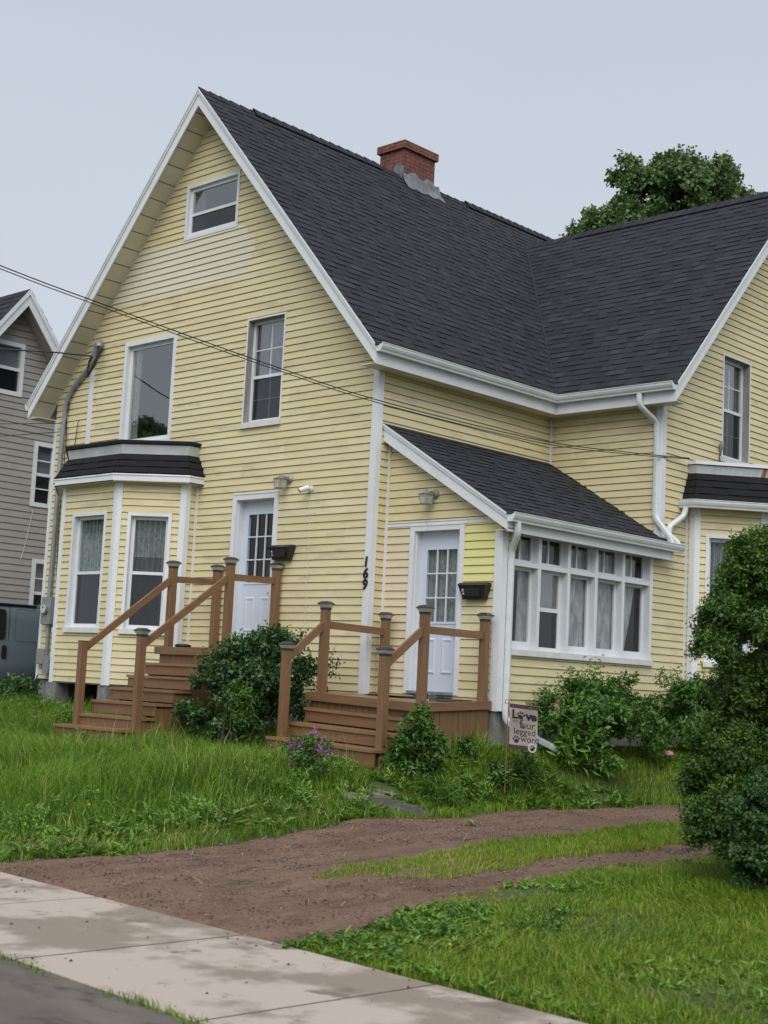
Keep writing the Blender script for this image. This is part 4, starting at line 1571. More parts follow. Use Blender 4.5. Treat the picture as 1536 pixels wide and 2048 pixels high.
pB = [(-2.91, -.10, zB - .03, 1.605, True), (-1.668, -.10, zB - .03, 1.605, True), (-2.91, -.90, zB - .03, 1.585, True), (-1.668, -.93, zB - .03, 1.60, True), (-2.905, -2.31, -.75, .488, False), (-1.668, -2.31, -.80, .575, True)]
for (x, y, a_, b_, c_) in pB:
    post(stoop2, x, y, a_, b_, c_)
rail(stoop2, (-2.91, -.855, 1.42), (-2.91, -.145, 1.445))
rail(stoop2, (-1.668, -.885, 1.43), (-1.668, -.145, 1.445))
rail(stoop2, (-2.907, -2.27, .40), (-2.91, -.93, 1.41))
rail(stoop2, (-1.668, -2.27, .47), (-1.668, -.96, 1.42))

# things lying on the low stoop
mb = MB()
zt_ = lambda x, y: tiltA(Vector((x, y, zA))).z
def slab(mbx, x0, x1, y0, y1, h, mat, lift=.002):
    mbx.hexa([(x0, y0, zt_(x0, y0) + lift), (x1, y0, zt_(x1, y0) + lift), (x0, y1, zt_(x0, y1) + lift), (x1, y1, zt_(x1, y1) + lift), (x0, y0, zt_(x0, y0) + lift + h), (x1, y0, zt_(x1, y0) + lift + h), (x0, y1, zt_(x0, y1) + lift + h), (x1, y1, zt_(x1, y1) + lift + h)], mat)
slab(mb, .42, 1.30, -.42, .20, .012, M['rubber'])
for i in range(6):
    slab(mb, .45 + i * .14, .50 + i * .14, -.40, .18, .006, M['black'], lift=.0145)
mb.build('doormat', label='black ribbed rubber mat before the sunroom door', cat='doormat', origin=(.86, -.1, zA))
mb = MB()
N = 20
pr = [(.86 + .27 * math.cos(2 * math.pi * i / N), -.34 + .16 * math.sin(2 * math.pi * i / N)) for i in range(N)]
mb.prism([(x, y, zt_(x, y) + .024) for x, y in pr], (0, 0, .010), M['jute'])
mb.build('doormat', label='small tan mat lying on the black rubber mat', cat='doormat', origin=(.86, -.34, zA))
mb = MB()
slab(mb, 1.45, 1.80, -.55, .0, .010, M['rubber'])
mb.build('doormat', label='plain dark mat on the stoop by the right back post', cat='doormat', origin=(1.6, -.3, zA))
mb = MB()
cx_, cy_ = 1.76, -.74
mb.lathe((cx_, cy_, zt_(cx_, cy_) + .004), [(0.0, 0), (.068, 0), (.080, .02), (.083, .055), (.072, .075), (.078, .09), (.073, .09), (.068, .075), (.076, .055), (.070, .012), (0, .010)], M['glass_clear'], 20)
mb.build('glass_jar', label='squat clear glass jar beside the front right stoop post', cat='jar', origin=(cx_, cy_, zA))
mb = MB()
mb.lathe((-2.74, -.78, zB + .001), [(0, 0), (.10, 0), (.12, .035), (.075, .05), (0, .055)], M['black'], 16)
mb.build('dish', label='small black dish on the tall stoop platform', cat='dish', origin=(-2.74, -.78, zB))

# ------------------------------------------------------------------ fixtures on the walls
def lantern(x, z, fr, label):
    t = thing('wall_lantern', fr.p(x, .02, z), label, 'wall lamp', 'carriage lanterns over the doors')
    m = MB()
    bx = x + .055
    c = fr.p(bx, .0, z + .035)
    m.tube([fr.p(bx, .012, z + .035), fr.p(bx, .03, z + .035), fr.p(bx, .045, z + .035)], .055, M['lamp_metal'], 14, taper=[.058, .056, .035])
    m.tube([fr.p(bx, .04, z + .035), fr.p(bx, .10, z + .06), fr.p(x + .0, .125, z + .075), fr.p(x, .13, z + .05)], .012, M['lamp_metal'], 8)
    m.build('bracket', t)
    cc = fr.p(x, .135, z)
    m = MB()
    m.sq_lathe(cc, [(.072, .02), (.074, .028), (.045, .052), (.016, .062), (.012, .078), (.005, .092)], M['lamp_metal'], rot=.0)
    m.sq_lathe(cc, [(.052, -.108), (.056, -.098), (.052, -.095)], M['lamp_metal'])
    m.build('cap', t)
    for sx in (-1, 1):
        for sy in (-1, 1):
            m = MB()
            m.bar(cc + Vector((sx * .065, sy * .065, .02)), cc + Vector((sx * .052, sy * .052, -.1)), .008, .008, M['lamp_metal'], up=(1, 0, 0))
            m.build('cage_bar', t)
    m = MB()
    for k in range(4):
        a0 = math.pi / 4 + k * math.pi / 2
        q = []
        for (r, zz) in ((.062, .02), (.050, -.098)):
            for a in ((a0, a0 + math.pi / 2) if zz > 0 else (a0 + math.pi / 2, a0)):
                q.append(cc + Vector((math.cos(a) * r * 1.414, math.sin(a) * r * 1.414, zz)))
        m.face(q, M['lamp_glass'])
    m.build('pane', t)
    m = MB()
    m.lathe(cc + Vector((0, 0, -.06)), [(0, 0), (.022, .006), (.026, .03), (.014, .07), (.0, .075)], M['lamp_amber'], 10)
    m.build('bulb', t)
lantern(-1.66, 2.83, FA, 'pale metal carriage lantern above the upper door')
lantern(.79, 2.52, FP, 'pale metal carriage lantern under the sunroom rake')

cm = thing('security_camera', FA.p(-1.17, .02, 2.70), 'white bullet security camera right of the upper lantern', 'camera')
m = MB()
m.tube([FA.p(-1.155, .012, 2.705), FA.p(-1.155, .035, 2.705)], .042, M['white_plastic'], 14)
m.tube([FA.p(-1.155, .03, 2.705), FA.p(-1.17, .07, 2.70)], .018, M['white_plastic'], 8)
m.build('mount', cm)
m = MB()
a_, b_ = FA.p(-1.165, .06, 2.715), FA.p(-1.235, .17, 2.665)
m.tube([a_, b_], .036, M['white_plastic'], 14)
m.build('body', cm)
m = MB()
d_ = (b_ - a_).normalized()
m.tube([b_, b_ + d_ * .004], .029, M['black'], 14)
m.build('lens', cm)
m = MB()
m.tube([FA.p(-1.15, .02, 2.66), FA.p(-1.15, .02, 1.9), FA.p(-1.146, .02, 1.0), FA.p(-1.148, .02, .05), FA.p(-1.05, .03, -.05)], .0028, M['white_plastic'], 5)
m.build('cable', cm)

def mailbox(fr, x0, x1, z0, z1, letter, label):
    t = thing('mailbox', fr.p((x0 + x1) / 2, .02, z0), label, 'mailbox', 'black mailboxes beside the doors')
    m = MB()
    w = x1 - x0
    def sec(u0, u1, n0, n1, z): return [fr.p(u0, n0, z), fr.p(u1, n0, z), fr.p(u0, n1, z), fr.p(u1, n1, z)]
    lo = sec(x0 + .05, x1 - .05, .018, .085, z0)
    hi = sec(x0, x1, .018, .135, z1 - .02)
    m.hexa(lo + hi, M['mailbox'])
    m.prism([fr.p(x0 + .10, .1105, z0 + .035), fr.p(x1 - .10, .1105, z0 + .035), fr.p(x1 - .085, .127, z1 - .055), fr.p(x0 + .085, .127, z1 - .055)], fr.N * .003 , M['mailbox'])
    m.build('body', t)
    m = MB()
    lo = sec(x0 - .008, x1 + .008, .018, .146, z1 - .022)
    hi = sec(x0 - .004, x1 + .004, .018, .10, z1 + .012)
    m.hexa(lo + hi, M['mailbox'])
    m.build('lid', t)
    m = MB()
    zc = (z0 + z1) / 2 - .005
    f = (zc - z0) / (z1 - .02 - z0)
    nn_ = .085 + .05 * f + .004
    uL = x0 + .055
    dn = .05 / (z1 - .02 - z0)
    def q(u, z): return fr.p(u, nn_ + (z - zc) * dn, z)
    m.face([q(uL, zc - .034), q(uL + .036, zc - .034), q(uL + .036, zc + .034), q(uL, zc + .034)], M['label_white'])
    tag = m.build('name_tag', t)
    m = MB()
    V, F_ = text2d(letter, .058)
    xs_ = [v[0] for v in V]; cx = (min(xs_) + max(xs_)) / 2
    for f_ in F_:
        m.face([q(uL + .018 + V[i][0] - cx, zc - .021 + V[i][1]) + fr.N * .0015 for i in f_], M['black'])
    m.build('letter', tag)
    return t
mailbox(FA, -1.84, -1.41, 1.74, 1.93, 'B', 'black wall mailbox tagged B beside the upper door')
mailbox(FP, 1.375, 1.81, 1.205, 1.395, 'A', 'black wall mailbox tagged A on the sunroom front')

t169 = thing('house_number', FA.p(-.04, .03, 1.5), 'black digits 169 down the white corner board', 'house number')
for ch, z in (('1', 1.62), ('6', 1.47), ('9', 1.325)):
    V, F_ = text2d(ch, .185, shear=.12, offset=.005)
    xs_ = [v[0] for v in V]; cx = (min(xs_) + max(xs_)) / 2
    m = MB()
    for f_ in F_:
        m.prism([FA.p(-.042 + V[i][0] - cx, .026, z + V[i][1]) for i in f_], FA.N * .012, M['black'])
    m.build('digit', t169)

# electric service
sv = thing('service_mast', FA.p(-7.1, .03, 2.5), 'grey conduit mast with weatherhead bent along the roof edge', 'conduit')
m = MB()
m.tube([FA.p(-6.30, .07, 5.24), FA.p(-6.42, .07, 5.06), FA.p(-6.90, .07, 4.72), FA.p(-7.07, .07, 4.50), FA.p(-7.095, .07, 4.2), FA.p(-7.12, .07, 3.6), FA.p(-7.12, .07, 2.0), FA.p(-7.13, .07, 1.22)], .038, M['metal_gray'], 12)
m.build('pipe', sv)
m = MB()
m.tube([FA.p(-6.47, .07, 5.05), FA.p(-6.36, .075, 5.20), FA.p(-6.27, .085, 5.33), FA.p(-6.205, .10, 5.36), FA.p(-6.18, .115, 5.30)], .05, M['metal_gray'], 12, taper=[.042, .05, .075, .07, .045])
m.build('weatherhead', sv)
m = MB()
for k in range(3):
    o = .03 * k
    m.tube([FA.p(-6.20 + o * .3, .12, 5.29), FA.p(-6.20 + o, .14 + o * .3, 5.12), FA.p(-6.28 - o * .4, .15, 5.0 - o), FA.p(-6.40 + o, .14, 4.84 + o), FA.p(-6.45, .13, 4.92), FA.p(-6.42, .13, 5.08), FA.p(-6.37 + o * .2, .12, 5.17)], .013, M['cable'], 6)
m.build('drip_loop', sv)
m = MB()
m.tube([FA.p(-7.06, .045, 4.3), FA.p(-7.0, .045, 4.46), FA.p(-7.10, .045, 4.40), FA.p(-7.02, .045, 3.9), FA.p(-7.06, .04, 2.4), FA.p(-6.98, .045, 1.35), FA.p(-6.97, .05, .8), FA.p(-6.99, .045, .2), FA.p(-6.93, .045, -.3)], .008, M['cable'], 5)
m.tube([FA.p(-6.8, .045, 3.50), FA.p(-6.72, .05, 4.12), FA.p(-6.68, .05, 4.16)], .007, M['cable'], 5)
m.build('cable', sv)
em = thing('electric_meter', FA.p(-7.13, .03, 1.05), 'round glass electric meter on a grey wall box', 'electric meter')
m = MB()
m.box(FA, -7.24, -6.985, .016, .13, .82, 1.26, M['metal_gray'])
m.build('box', em)
m = MB()
m.tube([FA.p(-7.13, .13, 1.06), FA.p(-7.13, .16, 1.06)], .095, M['metal_gray'], 20)
m.build('collar', em)
m = MB()
m.tube([FA.p(-7.13, .16, 1.06), FA.p(-7.13, .225, 1.06), FA.p(-7.13, .25, 1.06)], .082, M['glass_clear'], 20, taper=[.082, .080, .060])
m.tube([FA.p(-7.13, .161, 1.06), FA.p(-7.13, .175, 1.06)], .07, M['label_white'], 20)
m.tube([FA.p(-7.13, .175, 1.09), FA.p(-7.13, .178, 1.09)], .02, M['black'], 10)
m.build('dial', em)
m = MB()
m.tube([FA.p(-7.10, .06, .82), FA.p(-7.10, .06, .30)], .03, M['metal_gray'], 10)
m.build('pipe', em)
m = MB()
m.box(FA, -7.33, -7.08, .016, .10, .17, .42, M['beige_box'])
m.box(FA, -7.315, -7.095, .10, .106, .185, .405, M['beige_box'])
m.build('utility_box', label='square beige utility box low on the corner', cat='utility box', origin=FA.p(-7.2, .02, .2))
m = MB()
m.prism([FA.p(-7.10, .016, .0), FA.p(-6.985, .016, .0), FA.p(-6.96, .016, .06), FA.p(-6.96, .016, .25), FA.p(-6.99, .016, .31), FA.p(-7.09, .016, .31), FA.p(-7.12, .016, .25), FA.p(-7.12, .016, .05)], FA.N * .09, M['gray_box'])
m.build('utility_box', label='grey rounded utility box below the meter pipe', cat='utility box', origin=FA.p(-7.05, .02, 0))

# outdoor tap with hose bib by the low stoop
tp = thing('outdoor_tap', FA.p(-.75, .02, .02), 'dark outdoor tap on the wall behind the stoop', 'tap')
m = MB()
m.box(FA, -.80, -.64, .015, .075, -.02, .05, M['black'])
m.build('bracket', tp)
m = MB()
m.tube([FA.p(-.72, .07, .01), FA.p(-.72, .14, .01), FA.p(-.72, .15, -.05)], .018, M['metal_gray'], 8)
m.build('spout', tp)
m = MB()
m.bar(FA.p(-.88, .12, .05), FA.p(-.66, .12, .05), .02, .012, M['black'])
m.build('handle', tp)

# grey wire clip / insulator by the side upper window
ins = MB()
ins.tube([FG.p(5.36, .02, 3.80), FG.p(5.35, .05, 3.88), FG.p(5.37, .05, 3.95)], .035, M['trim_old'], 8, taper=[.02, .04, .028])
ins.tube([FG.p(5.37, .03, 3.80), FG.p(5.33, .03, 3.70), FG.p(5.40, .03, 3.62)], .008, M['cable'], 5)
ins.build('insulator', label='old brown wire insulator beside the side upper window', cat='insulator', origin=FG.p(5.36, .02, 3.8))

# ------------------------------------------------------------------ ground, driveway, sidewalk, road
M['soil'] = pm('lawn_soil', (0.038, 0.075, 0.014), (0.065, 0.075, 0.024), scale=3, rough=0.95, bump=0.6, bscale=30)
M['gravel'] = pm('red_gravel', (0.138, 0.079, 0.051), (0.190, 0.117, 0.081), scale=1.6, rough=0.72, spec=0.35, bump=0.9, bscale=70, stretch=(1.5, .55, 1), lo=.36, hi=.64, c3=(0.080, 0.049, 0.036), c3scale=3.6, c3lo=.52, c3hi=.68)
def gravel_detail():
    m = M['gravel']
    n, l = m.node_tree.nodes, m.node_tree.links
    b = n['Principled BSDF']
    src = b.inputs['Base Color'].links[0].from_socket
    tc = n.new('ShaderNodeTexCoord')
    v = n.new('ShaderNodeTexVoronoi')
    v.inputs['Scale'].default_value = 60
    l.new(tc.outputs['Object'], v.inputs['Vector'])
    hs = n.new('ShaderNodeSeparateColor')
    l.new(v.outputs['Color'], hs.inputs[0])
    mr = n.new('ShaderNodeMapRange')
    mr.inputs['To Min'].default_value = 0.72
    mr.inputs['To Max'].default_value = 1.25
    l.new(hs.outputs[0], mr.inputs['Value'])
    mx = n.new('ShaderNodeMix')
    mx.data_type = 'RGBA'
    mx.blend_type = 'MULTIPLY'
    mx.inputs['Factor'].default_value = 1
    l.new(src, mx.inputs['A'])
    l.new(mr.outputs['Result'], mx.inputs['B'])
    l.new(mx.outputs['Result'], b.inputs['Base Color'])
gravel_detail()
M['sidewalk'] = pm('wet_concrete', (0.43, 0.365, 0.308), (0.262, 0.212, 0.170), scale=1.05, rough=0.8, spec=0.4, bump=0.25, bscale=90, lo=.47, hi=.55, c3=(0.19, 0.155, 0.125), c3scale=3.2, c3lo=.58, c3hi=.66, rough2=0.42)
M['joint'] = pm('joint_dirt', (0.035, 0.032, 0.022), (0.05, 0.06, 0.02), scale=6, rough=.9)
M['asphalt'] = pm('road_asphalt', (0.10, 0.085, 0.075), (0.165, 0.138, 0.118), scale=1.3, rough=0.75, spec=0.35, bump=0.6, bscale=110, stretch=(1, 2.5, 1), c3=(0.05, 0.045, 0.043), c3scale=3, c3lo=.55, c3hi=.7)
M['stone'] = pm('flat_stone', (0.13, 0.11, 0.095), (0.20, 0.17, 0.15), scale=5, rough=0.75, bump=0.4, bscale=25)
M['stone_dark'] = pm('dark_slab', (0.05, 0.05, 0.055), (0.075, 0.072, 0.075), scale=5, rough=0.7, bump=0.4, bscale=25)

def wob(v, s=1.0, k=0.0):
    return s * (np.sin(v * 3.1 + k) * .5 + np.sin(v * 7.3 + 1.7 * k + 1) * .3 + np.sin(v * 17.9 + k * .7) * .2)

# one ground sheet to the horizon: fine near the house, coarse far away
gx = np.unique(np.concatenate([[-400, -200, -100, -60, -40, -28], np.arange(-20, -9, 1.0), np.arange(-9, 13.01, .22), np.arange(14, 26, 2.0), [30, 50, 80, 140, 260, 400]]))
gy = np.unique(np.concatenate([[-400, -200, -100, -50, -30, -22], np.arange(-18, -9.6, 1.0), np.arange(-9.6, 9.01, .2), np.arange(9.5, 16, 1.0), [18, 22, 30, 45, 70, 120, 240, 400]]))
GXm, GYm = np.meshgrid(gx, gy)
GZm = hgt(GXm, GYm) + .018 * (np.sin(GXm * 1.9 + GYm * 2.3) + np.sin(GXm * 4.1 - GYm * 1.3)) * ((np.abs(GXm) < 12) & (GYm > -7.2)) * 0.6
inside_drive = (GXm > xl(GYm) - .05) & (GXm < xr(GYm) + .05) & (GYm > -7.5)
GZm = np.where(inside_drive, hgt(GXm, GYm) - .03, GZm)
GZm = np.where((GYm < -7.2) & (GYm > -9.4), GZm - .06, GZm)
GZm = np.where(GYm < -12, -1.47, GZm)
V = np.stack([GXm.ravel(), GYm.ravel(), GZm.ravel()], 1)
ny_, nx_ = GXm.shape
ii, jj = np.meshgrid(np.arange(nx_ - 1), np.arange(ny_ - 1))
b0 = (jj * nx_ + ii).ravel()
npmesh('ground', V, [np.stack([b0, b0 + 1, b0 + nx_ + 1, b0 + nx_], 1)], M['soil'], kind='structure')

# gravel driveway
rows = np.concatenate([np.arange(-7.60, -6.9, .04), np.arange(-6.9, 26, .10)])
nc = 46
Vd = []
for y in rows:
    a = xl(y) + wob(y, .10, 1.0)
    b = xr(y) + wob(y, .10, 4.0)
    xs_ = np.linspace(a, b, nc)
    z = hgt(xs_, np.full(nc, y)) + .012
    f = np.linspace(0, 1, nc)
    # two wheel ruts
    z += -.024 * (np.exp(-((f - .25) / .12) ** 2) + np.exp(-((f - .82) / .12) ** 2)) * smooth(-6.8, -5.2, y)
    z += .006 * np.sin(xs_ * 9 + y * 5) * np.sin(xs_ * 5 - y * 7)
    z = z - .045 * smooth(-.10, .06, -(y + 7.39 + .0577 * (xs_ - 4.69)))
    z[0] -= .03; z[-1] -= .03
    Vd.append(np.stack([xs_, np.full(nc, y), z], 1))
Vd = np.concatenate(Vd)
ii, jj = np.meshgrid(np.arange(nc - 1), np.arange(len(rows) - 1))
b0 = (jj * nc + ii).ravel()
npmesh('driveway', Vd, [np.stack([b0, b0 + 1, b0 + nc + 1, b0 + nc], 1)], M['gravel'], kind='structure')
def drive_z(x, y):
    a, b = xl(y), xr(y)
    f = (x - a) / (b - a)
    return hgt(x, y) + .012 - .022 * (np.exp(-((f - .25) / .12) ** 2) + np.exp(-((f - .82) / .12) ** 2)) * smooth(-6.8, -5.2, y)

# sidewalk slabs along the street (slightly askew to the house)
SWA = math.radians(-3.3)
sw = MB()
O = Vector((4.69, -7.39, 0))
ux = Vector((math.cos(SWA), math.sin(SWA), 0)); uy = Vector((-math.sin(SWA), math.cos(SWA), 0))
FSW = Fr((O.x, O.y, 0), ux, uy)
zsw = -1.392
for k in range(-16, 14):
    a = k * 1.585 + .014; b = (k + 1) * 1.585 - .014
    t0, t1 = random.uniform(-.001, .001), random.uniform(-.001, .001)
    w = 1.50
    e = .004
    P = lambda u, n, z: FSW.p(u, n, z)
    top = zsw + t0
    sw.hexa([P(a, -w, -1.52), P(b, -w, -1.52), P(a, 0, -1.52), P(b, 0, -1.52), P(a, -w, top - e), P(b, -w, top - e + t1), P(a, 0, top - e), P(b, 0, top - e + t1)], M['sidewalk'])
    sw.box(FSW, a - .0285, a + .0005, -w + .01, -.01, -1.5, zsw - .0035, M['joint'])
    sw.hexa([P(a, -w, top - e), P(b, -w, top - e + t1), P(a, 0, top - e), P(b, 0, top - e + t1), P(a + e, -w + e, top), P(b - e, -w + e, top + t1), P(a + e, -e, top), P(b - e, -e, top + t1)], M['sidewalk'])
sw.build('sidewalk', kind='structure')

# road
rv = []
rx = np.concatenate([[-300, -80, -40], np.arange(-20, 30.1, 1.0), [60, 120, 300]])
ry = [-1.49, -1.60, -1.75, -2.2, -3.5, -5.5, -8, -10.5]
rd = MB()
for i in range(len(rx) - 1):
    for j in range(len(ry) - 1):
        def zz(n): return -1.402 - .022 * min(1, max(0, (-1.6 - n) / .6))
        q = [FSW.p(rx[i], ry[j + 1], zz(ry[j + 1])), FSW.p(rx[i + 1], ry[j + 1], zz(ry[j + 1])), FSW.p(rx[i + 1], ry[j], zz(ry[j])), FSW.p(rx[i], ry[j], zz(ry[j]))]
        rd.face(q, M['asphalt'])
rd.build('road', kind='structure')

# flat stepping stones leading to the low stoop
def stone(cx, cy, r1, r2, rot, mat, label):
    pts = []
    for k in range(11):
        a = 2 * math.pi * k / 11
        rr = 1 + .14 * math.sin(k * 2.7 + cx * 5)
        x = math.cos(a) * r1 * rr; y = math.sin(a) * r2 * rr
        X = cx + x * math.cos(rot) - y * math.sin(rot); Y = cy + x * math.sin(rot) + y * math.cos(rot)
        pts.append((X, Y, hz(X, Y) + .022))
    m = MB()
    m.prism(pts, (0, 0, -.10), mat)
    m.build('stepping_stone', label=label, cat='stone', group='flat stones before the low stoop', origin=(cx, cy, hz(cx, cy)))
stone(2.70, -2.20, .40, .12, .75, M['stone_dark'], 'large dark flat slab at the edge of the driveway')
stone(2.25, -2.45, .19, .10, .75, M['stone'], 'pale brown stepping stone nearest the lilac')
stone(2.30, -2.10, .20, .09, .75, M['stone'], 'pale brown stepping stone below the stoop steps')

M['sky_reflection'] = pm('pale_sky_reflection', (0.20, 0.20, 0.24), (0.28, 0.28, 0.32), scale=2, rough=.8)  # grey-violet colour painted as sky mirrored in the neighbour's panes
# ------------------------------------------------------------------ neighbour house
NX = -11.53
nh = thing('neighbour_house', (NX, 1.7, -.8), 'grey sided house with a steep white trimmed gable behind the van', 'house')
FNB = Fr((NX, 0, 0), (0, 1, 0), (1, 0, 0))
NPk, NPh, NPM = 1.62, 7.36, 1.28
NHW = 3.1
NEZ = NPh - NHW * NPM
nlap = .132
def nl(z): return NPk - NHW if z < NEZ else NPk - (NPh - z) / NPM
def nr(z): return NPk + NHW if z < NEZ else NPk + (NPh - z) / NPM
nw = [(.62, 1.86, 5.38, 6.44), (2.24, 3.14, 3.27, 4.57), (2.40, 3.1, .9, 2.24)]
mb = MB()
siding(mb, FNB, -.6, NPh - .15, nl, nr, nw, mat=M['siding_gray'], lap=nlap, splits=[NEZ])
mb.build('wall', nh)
mb = MB()
mb.box(FNB, NPk - NHW, NPk + NHW, -7, -.15, -.9, NEZ, M['siding_gray'])
mb.box(FNB, NPk - NHW + .03, NPk + NHW - .03, -7, -.05, -1.1, -.58, M['concrete_dark'])
mb.build('wall', nh)
for s in (1, -1):
    mb = MB()
    e = NPk + s * (NHW + .3)
    ez = NPh + .1 - (NHW + .3) * NPM
    A_, B_ = Vector((NX + .42, e, ez)), Vector((NX - 7, e, ez))
    D_, C__ = Vector((NX + .42, NPk, NPh + .1)), Vector((NX - 7, NPk, NPh + .1))
    shingles(mb, A_, B_, C__, D_, expo=.18, tab=(.25, .5))
    mb.prism([A_ + Vector((-.01, 0, -.02)), D_ + Vector((-.01, 0, -.02)), D_ + Vector((-.01, 0, -.08)), A_ + Vector((-.01, 0, -.08))], (-7.3, 0, 0), M['trim'])
    mb.build('roof', nh)
    mb = MB()
    a, b = A_ + Vector((-.02, 0, 0)), D_ + Vector((-.02, 0, 0))
    mb.prism([a, b, b + Vector((0, 0, -.33)), a + Vector((0, 0, -.33))], (-.025, 0, 0), M['trim'])
    mb.prism([a, b, b + Vector((0, 0, -.12)), a + Vector((0, 0, -.12))], (.025, 0, 0), M['trim'])
    mb.build('rake_board', nh)
    mb = MB()
    q = [a + Vector((-.025, 0, -.28)), b + Vector((-.025, 0, -.28)), b + Vector((-.41, 0, -.28)), a + Vector((-.41, 0, -.28))]
    mb.prism(q, (0, 0, .01), M['siding_gray'])
    mb.build('soffit', nh)
for i, (u0, u1, z0, z1) in enumerate(nw):
    m = MB()
    bw = .085
    T = M['trim']
    m.box(FNB, u0, u0 + bw, -.06, .03, z0, z1, T)
    m.box(FNB, u1 - bw, u1, -.06, .03, z0, z1, T)
    m.box(FNB, u0 + bw, u1 - bw, -.06, .03, z1 - bw, z1, T)
    m.box(FNB, u0 + bw, u1 - bw, -.06, .03, z0, z0 + bw, T)
    zm = (z0 + z1) / 2
    m.box(FNB, u0 + bw, u1 - bw, -.05, .0, zm - .03, zm + .03, T)
    if i > 0:
        um = (u0 + u1) / 2
        m.box(FNB, um - .012, um + .012, -.045, -.02, z0 + bw, z1 - bw, T)
        for z in ((z0 + bw + zm) / 2, (z1 - bw + zm) / 2):
            m.box(FNB, u0 + bw, u1 - bw, -.044, -.021, z - .012, z + .012, T)
    w = m.build('window', nh)
    m = MB()
    for (c, d, mt) in ((z0 + bw, zm - .03, M['glass_screen']), (zm + .03, z1 - bw, M['glass'])):
        m.face([FNB.p(u0 + bw, -.04, c), FNB.p(u1 - bw, -.04, c), FNB.p(u1 - bw, -.04, d), FNB.p(u0 + bw, -.04, d)], mt)
    m.build('pane', w)
    m = MB()
    m.face([FNB.p(u0, -.13, z0), FNB.p(u1, -.13, z0), FNB.p(u1, -.13, zm), FNB.p(u0, -.13, zm)], M['dark'])
    m.build('room_shade', w)  # near-black sheet, painted shade behind the lower pane
    m = MB()
    m.face([FNB.p(u0, -.10, zm), FNB.p(u1, -.10, zm), FNB.p(u1, -.10, z1), FNB.p(u0, -.10, z1)], M['sky_reflection'])  # added sheet standing in for sky reflected by the upper pane
    m.build('sky_reflection', w)
mb = MB()
mb.tube([FNB.p(2.32, .02, 3.2), FNB.p(2.22, .03, 2.6), FNB.p(2.13, .03, 2.2)], .006, M['siding_pale'], 6)
mb.build('cable', nh)

# ------------------------------------------------------------------ van
M['van_paint'] = pm('van_paint', (0.120, 0.160, 0.188), (0.132, 0.172, 0.20), scale=1, rough=0.32, spec=0.5, coat=0.4)
M['van_dark'] = pm('van_trim', (0.012, 0.012, 0.013), rough=0.5)
M['van_blue'] = pm('van_stripe', (0.010, 0.022, 0.055), rough=0.3)
M['van_glass'] = pm('van_glass', (0.010, 0.016, 0.015), rough=0.06, spec=0.6)
M['headlamp'] = pm('headlamp', (0.6, 0.6, 0.62), rough=0.1)
VX, VG = -9.70, -.74
van = thing('van', (VX, .3, VG), 'blue-grey panel van parked between the two houses', 'van')
# body cross-section (half), lofted along y: front is towards the street
def vsec(y, zt, zb, hw, roofw):
    z0, h = VG, zt - (VG + .45)
    pts = []
    for (fx, fz) in ((.90, 0.0), (1.0, .06), (1.015, .30), (1.0, .47), (.965, .78), (.92, .93), (.82, .985), (.5, 1.0)):
        pts.append((hw * fx * (1 if fz < .6 else (1 - (1 - roofw) * (fz - .6) / .4)), zb + (zt - zb) * fz))
    full = [(VX + a, y, b) for a, b in pts] + [(VX - a, y, b) for a, b in pts[::-1]]
    return full
secs = [vsec(-2.62, .12, -.30, .86, .95), vsec(-2.55, .22, -.36, .95, .95), vsec(-2.0, .34, -.40, 1.0, .97), vsec(-1.55, .42, -.40, 1.0, .97), vsec(-.72, 1.13, -.34, 1.0, 1.0), vsec(-.35, 1.19, -.30, 1.0, 1.0), vsec(0.5, 1.215, -.26, 1.0, 1.0), vsec(2.2, 1.21, -.26, 1.0, 1.0), vsec(2.75, 1.17, -.28, .99, .98), vsec(2.82, 1.05, -.30, .95, .97)]
mb = MB()
for a, b in zip(secs[:-1], secs[1:]):
    for i in range(len(a)):
        j = (i + 1) % len(a)
        mb.face([a[i], a[j], b[j], b[i]], M['van_paint'], True)
mb.face(secs[0], M['van_paint']); mb.face(secs[-1][::-1], M['van_paint'])
body = mb.build('body', van, clean=True)
FV = Fr((VX + 1.0, 0, 0), (0, 1, 0), (1, 0, 0))
mb = MB()
mb.box(FV, -.60, 2.5, -.20, -.075, 1.165, 1.185, M['van_blue'])
mb.build('drip_rail', van)
def rrect(u0, u1, z0, z1, r, n=5):
    out = []
    for (cu, cz, a0) in ((u1 - r, z1 - r, 0), (u0 + r, z1 - r, 90), (u0 + r, z0 + r, 180), (u1 - r, z0 + r, 270)):
        for k in range(n):
            a = math.radians(a0 + 90 * k / (n - 1))
            out.append((cu + r * math.cos(a), cz + r * math.sin(a)))
    return out
def side_n(z): return -.035 * max(0, (z - .45) / .65) + .008
mb = MB()
mb.prism([FV.p(u, side_n(z) - .006, z) for u, z in rrect(-.75, .165, .56, 1.08, .07)], FV.N * .008, M['van_glass'])
mb.build('window', van)
mb = MB()
def vframe(u0, u1, z0, z1, w, mat, dn=.004):
    A_ = rrect(u0, u1, z0, z1, .05); B_ = rrect(u0 + w, u1 - w, z0 + w, z1 - w, .05 - w / 2)
    for i in range(len(A_)):
        j = (i + 1) % len(A_)
        mb.face([FV.p(A_[i][0], side_n(A_[i][1]) + dn, A_[i][1]), FV.p(A_[j][0], side_n(A_[j][1]) + dn, A_[j][1]), FV.p(B_[j][0], side_n(B_[j][1]) + dn - .003, B_[j][1]), FV.p(B_[i][0], side_n(B_[i][1]) + dn - .003, B_[i][1])], mat)
vframe(-.85, .235, -.22, 1.14, .010, M['van_dark'], .003)
mb.build('door', van)
mb = MB()
vframe(.34, 1.30, .56, 1.10, .012, M['van_paint'], .008)
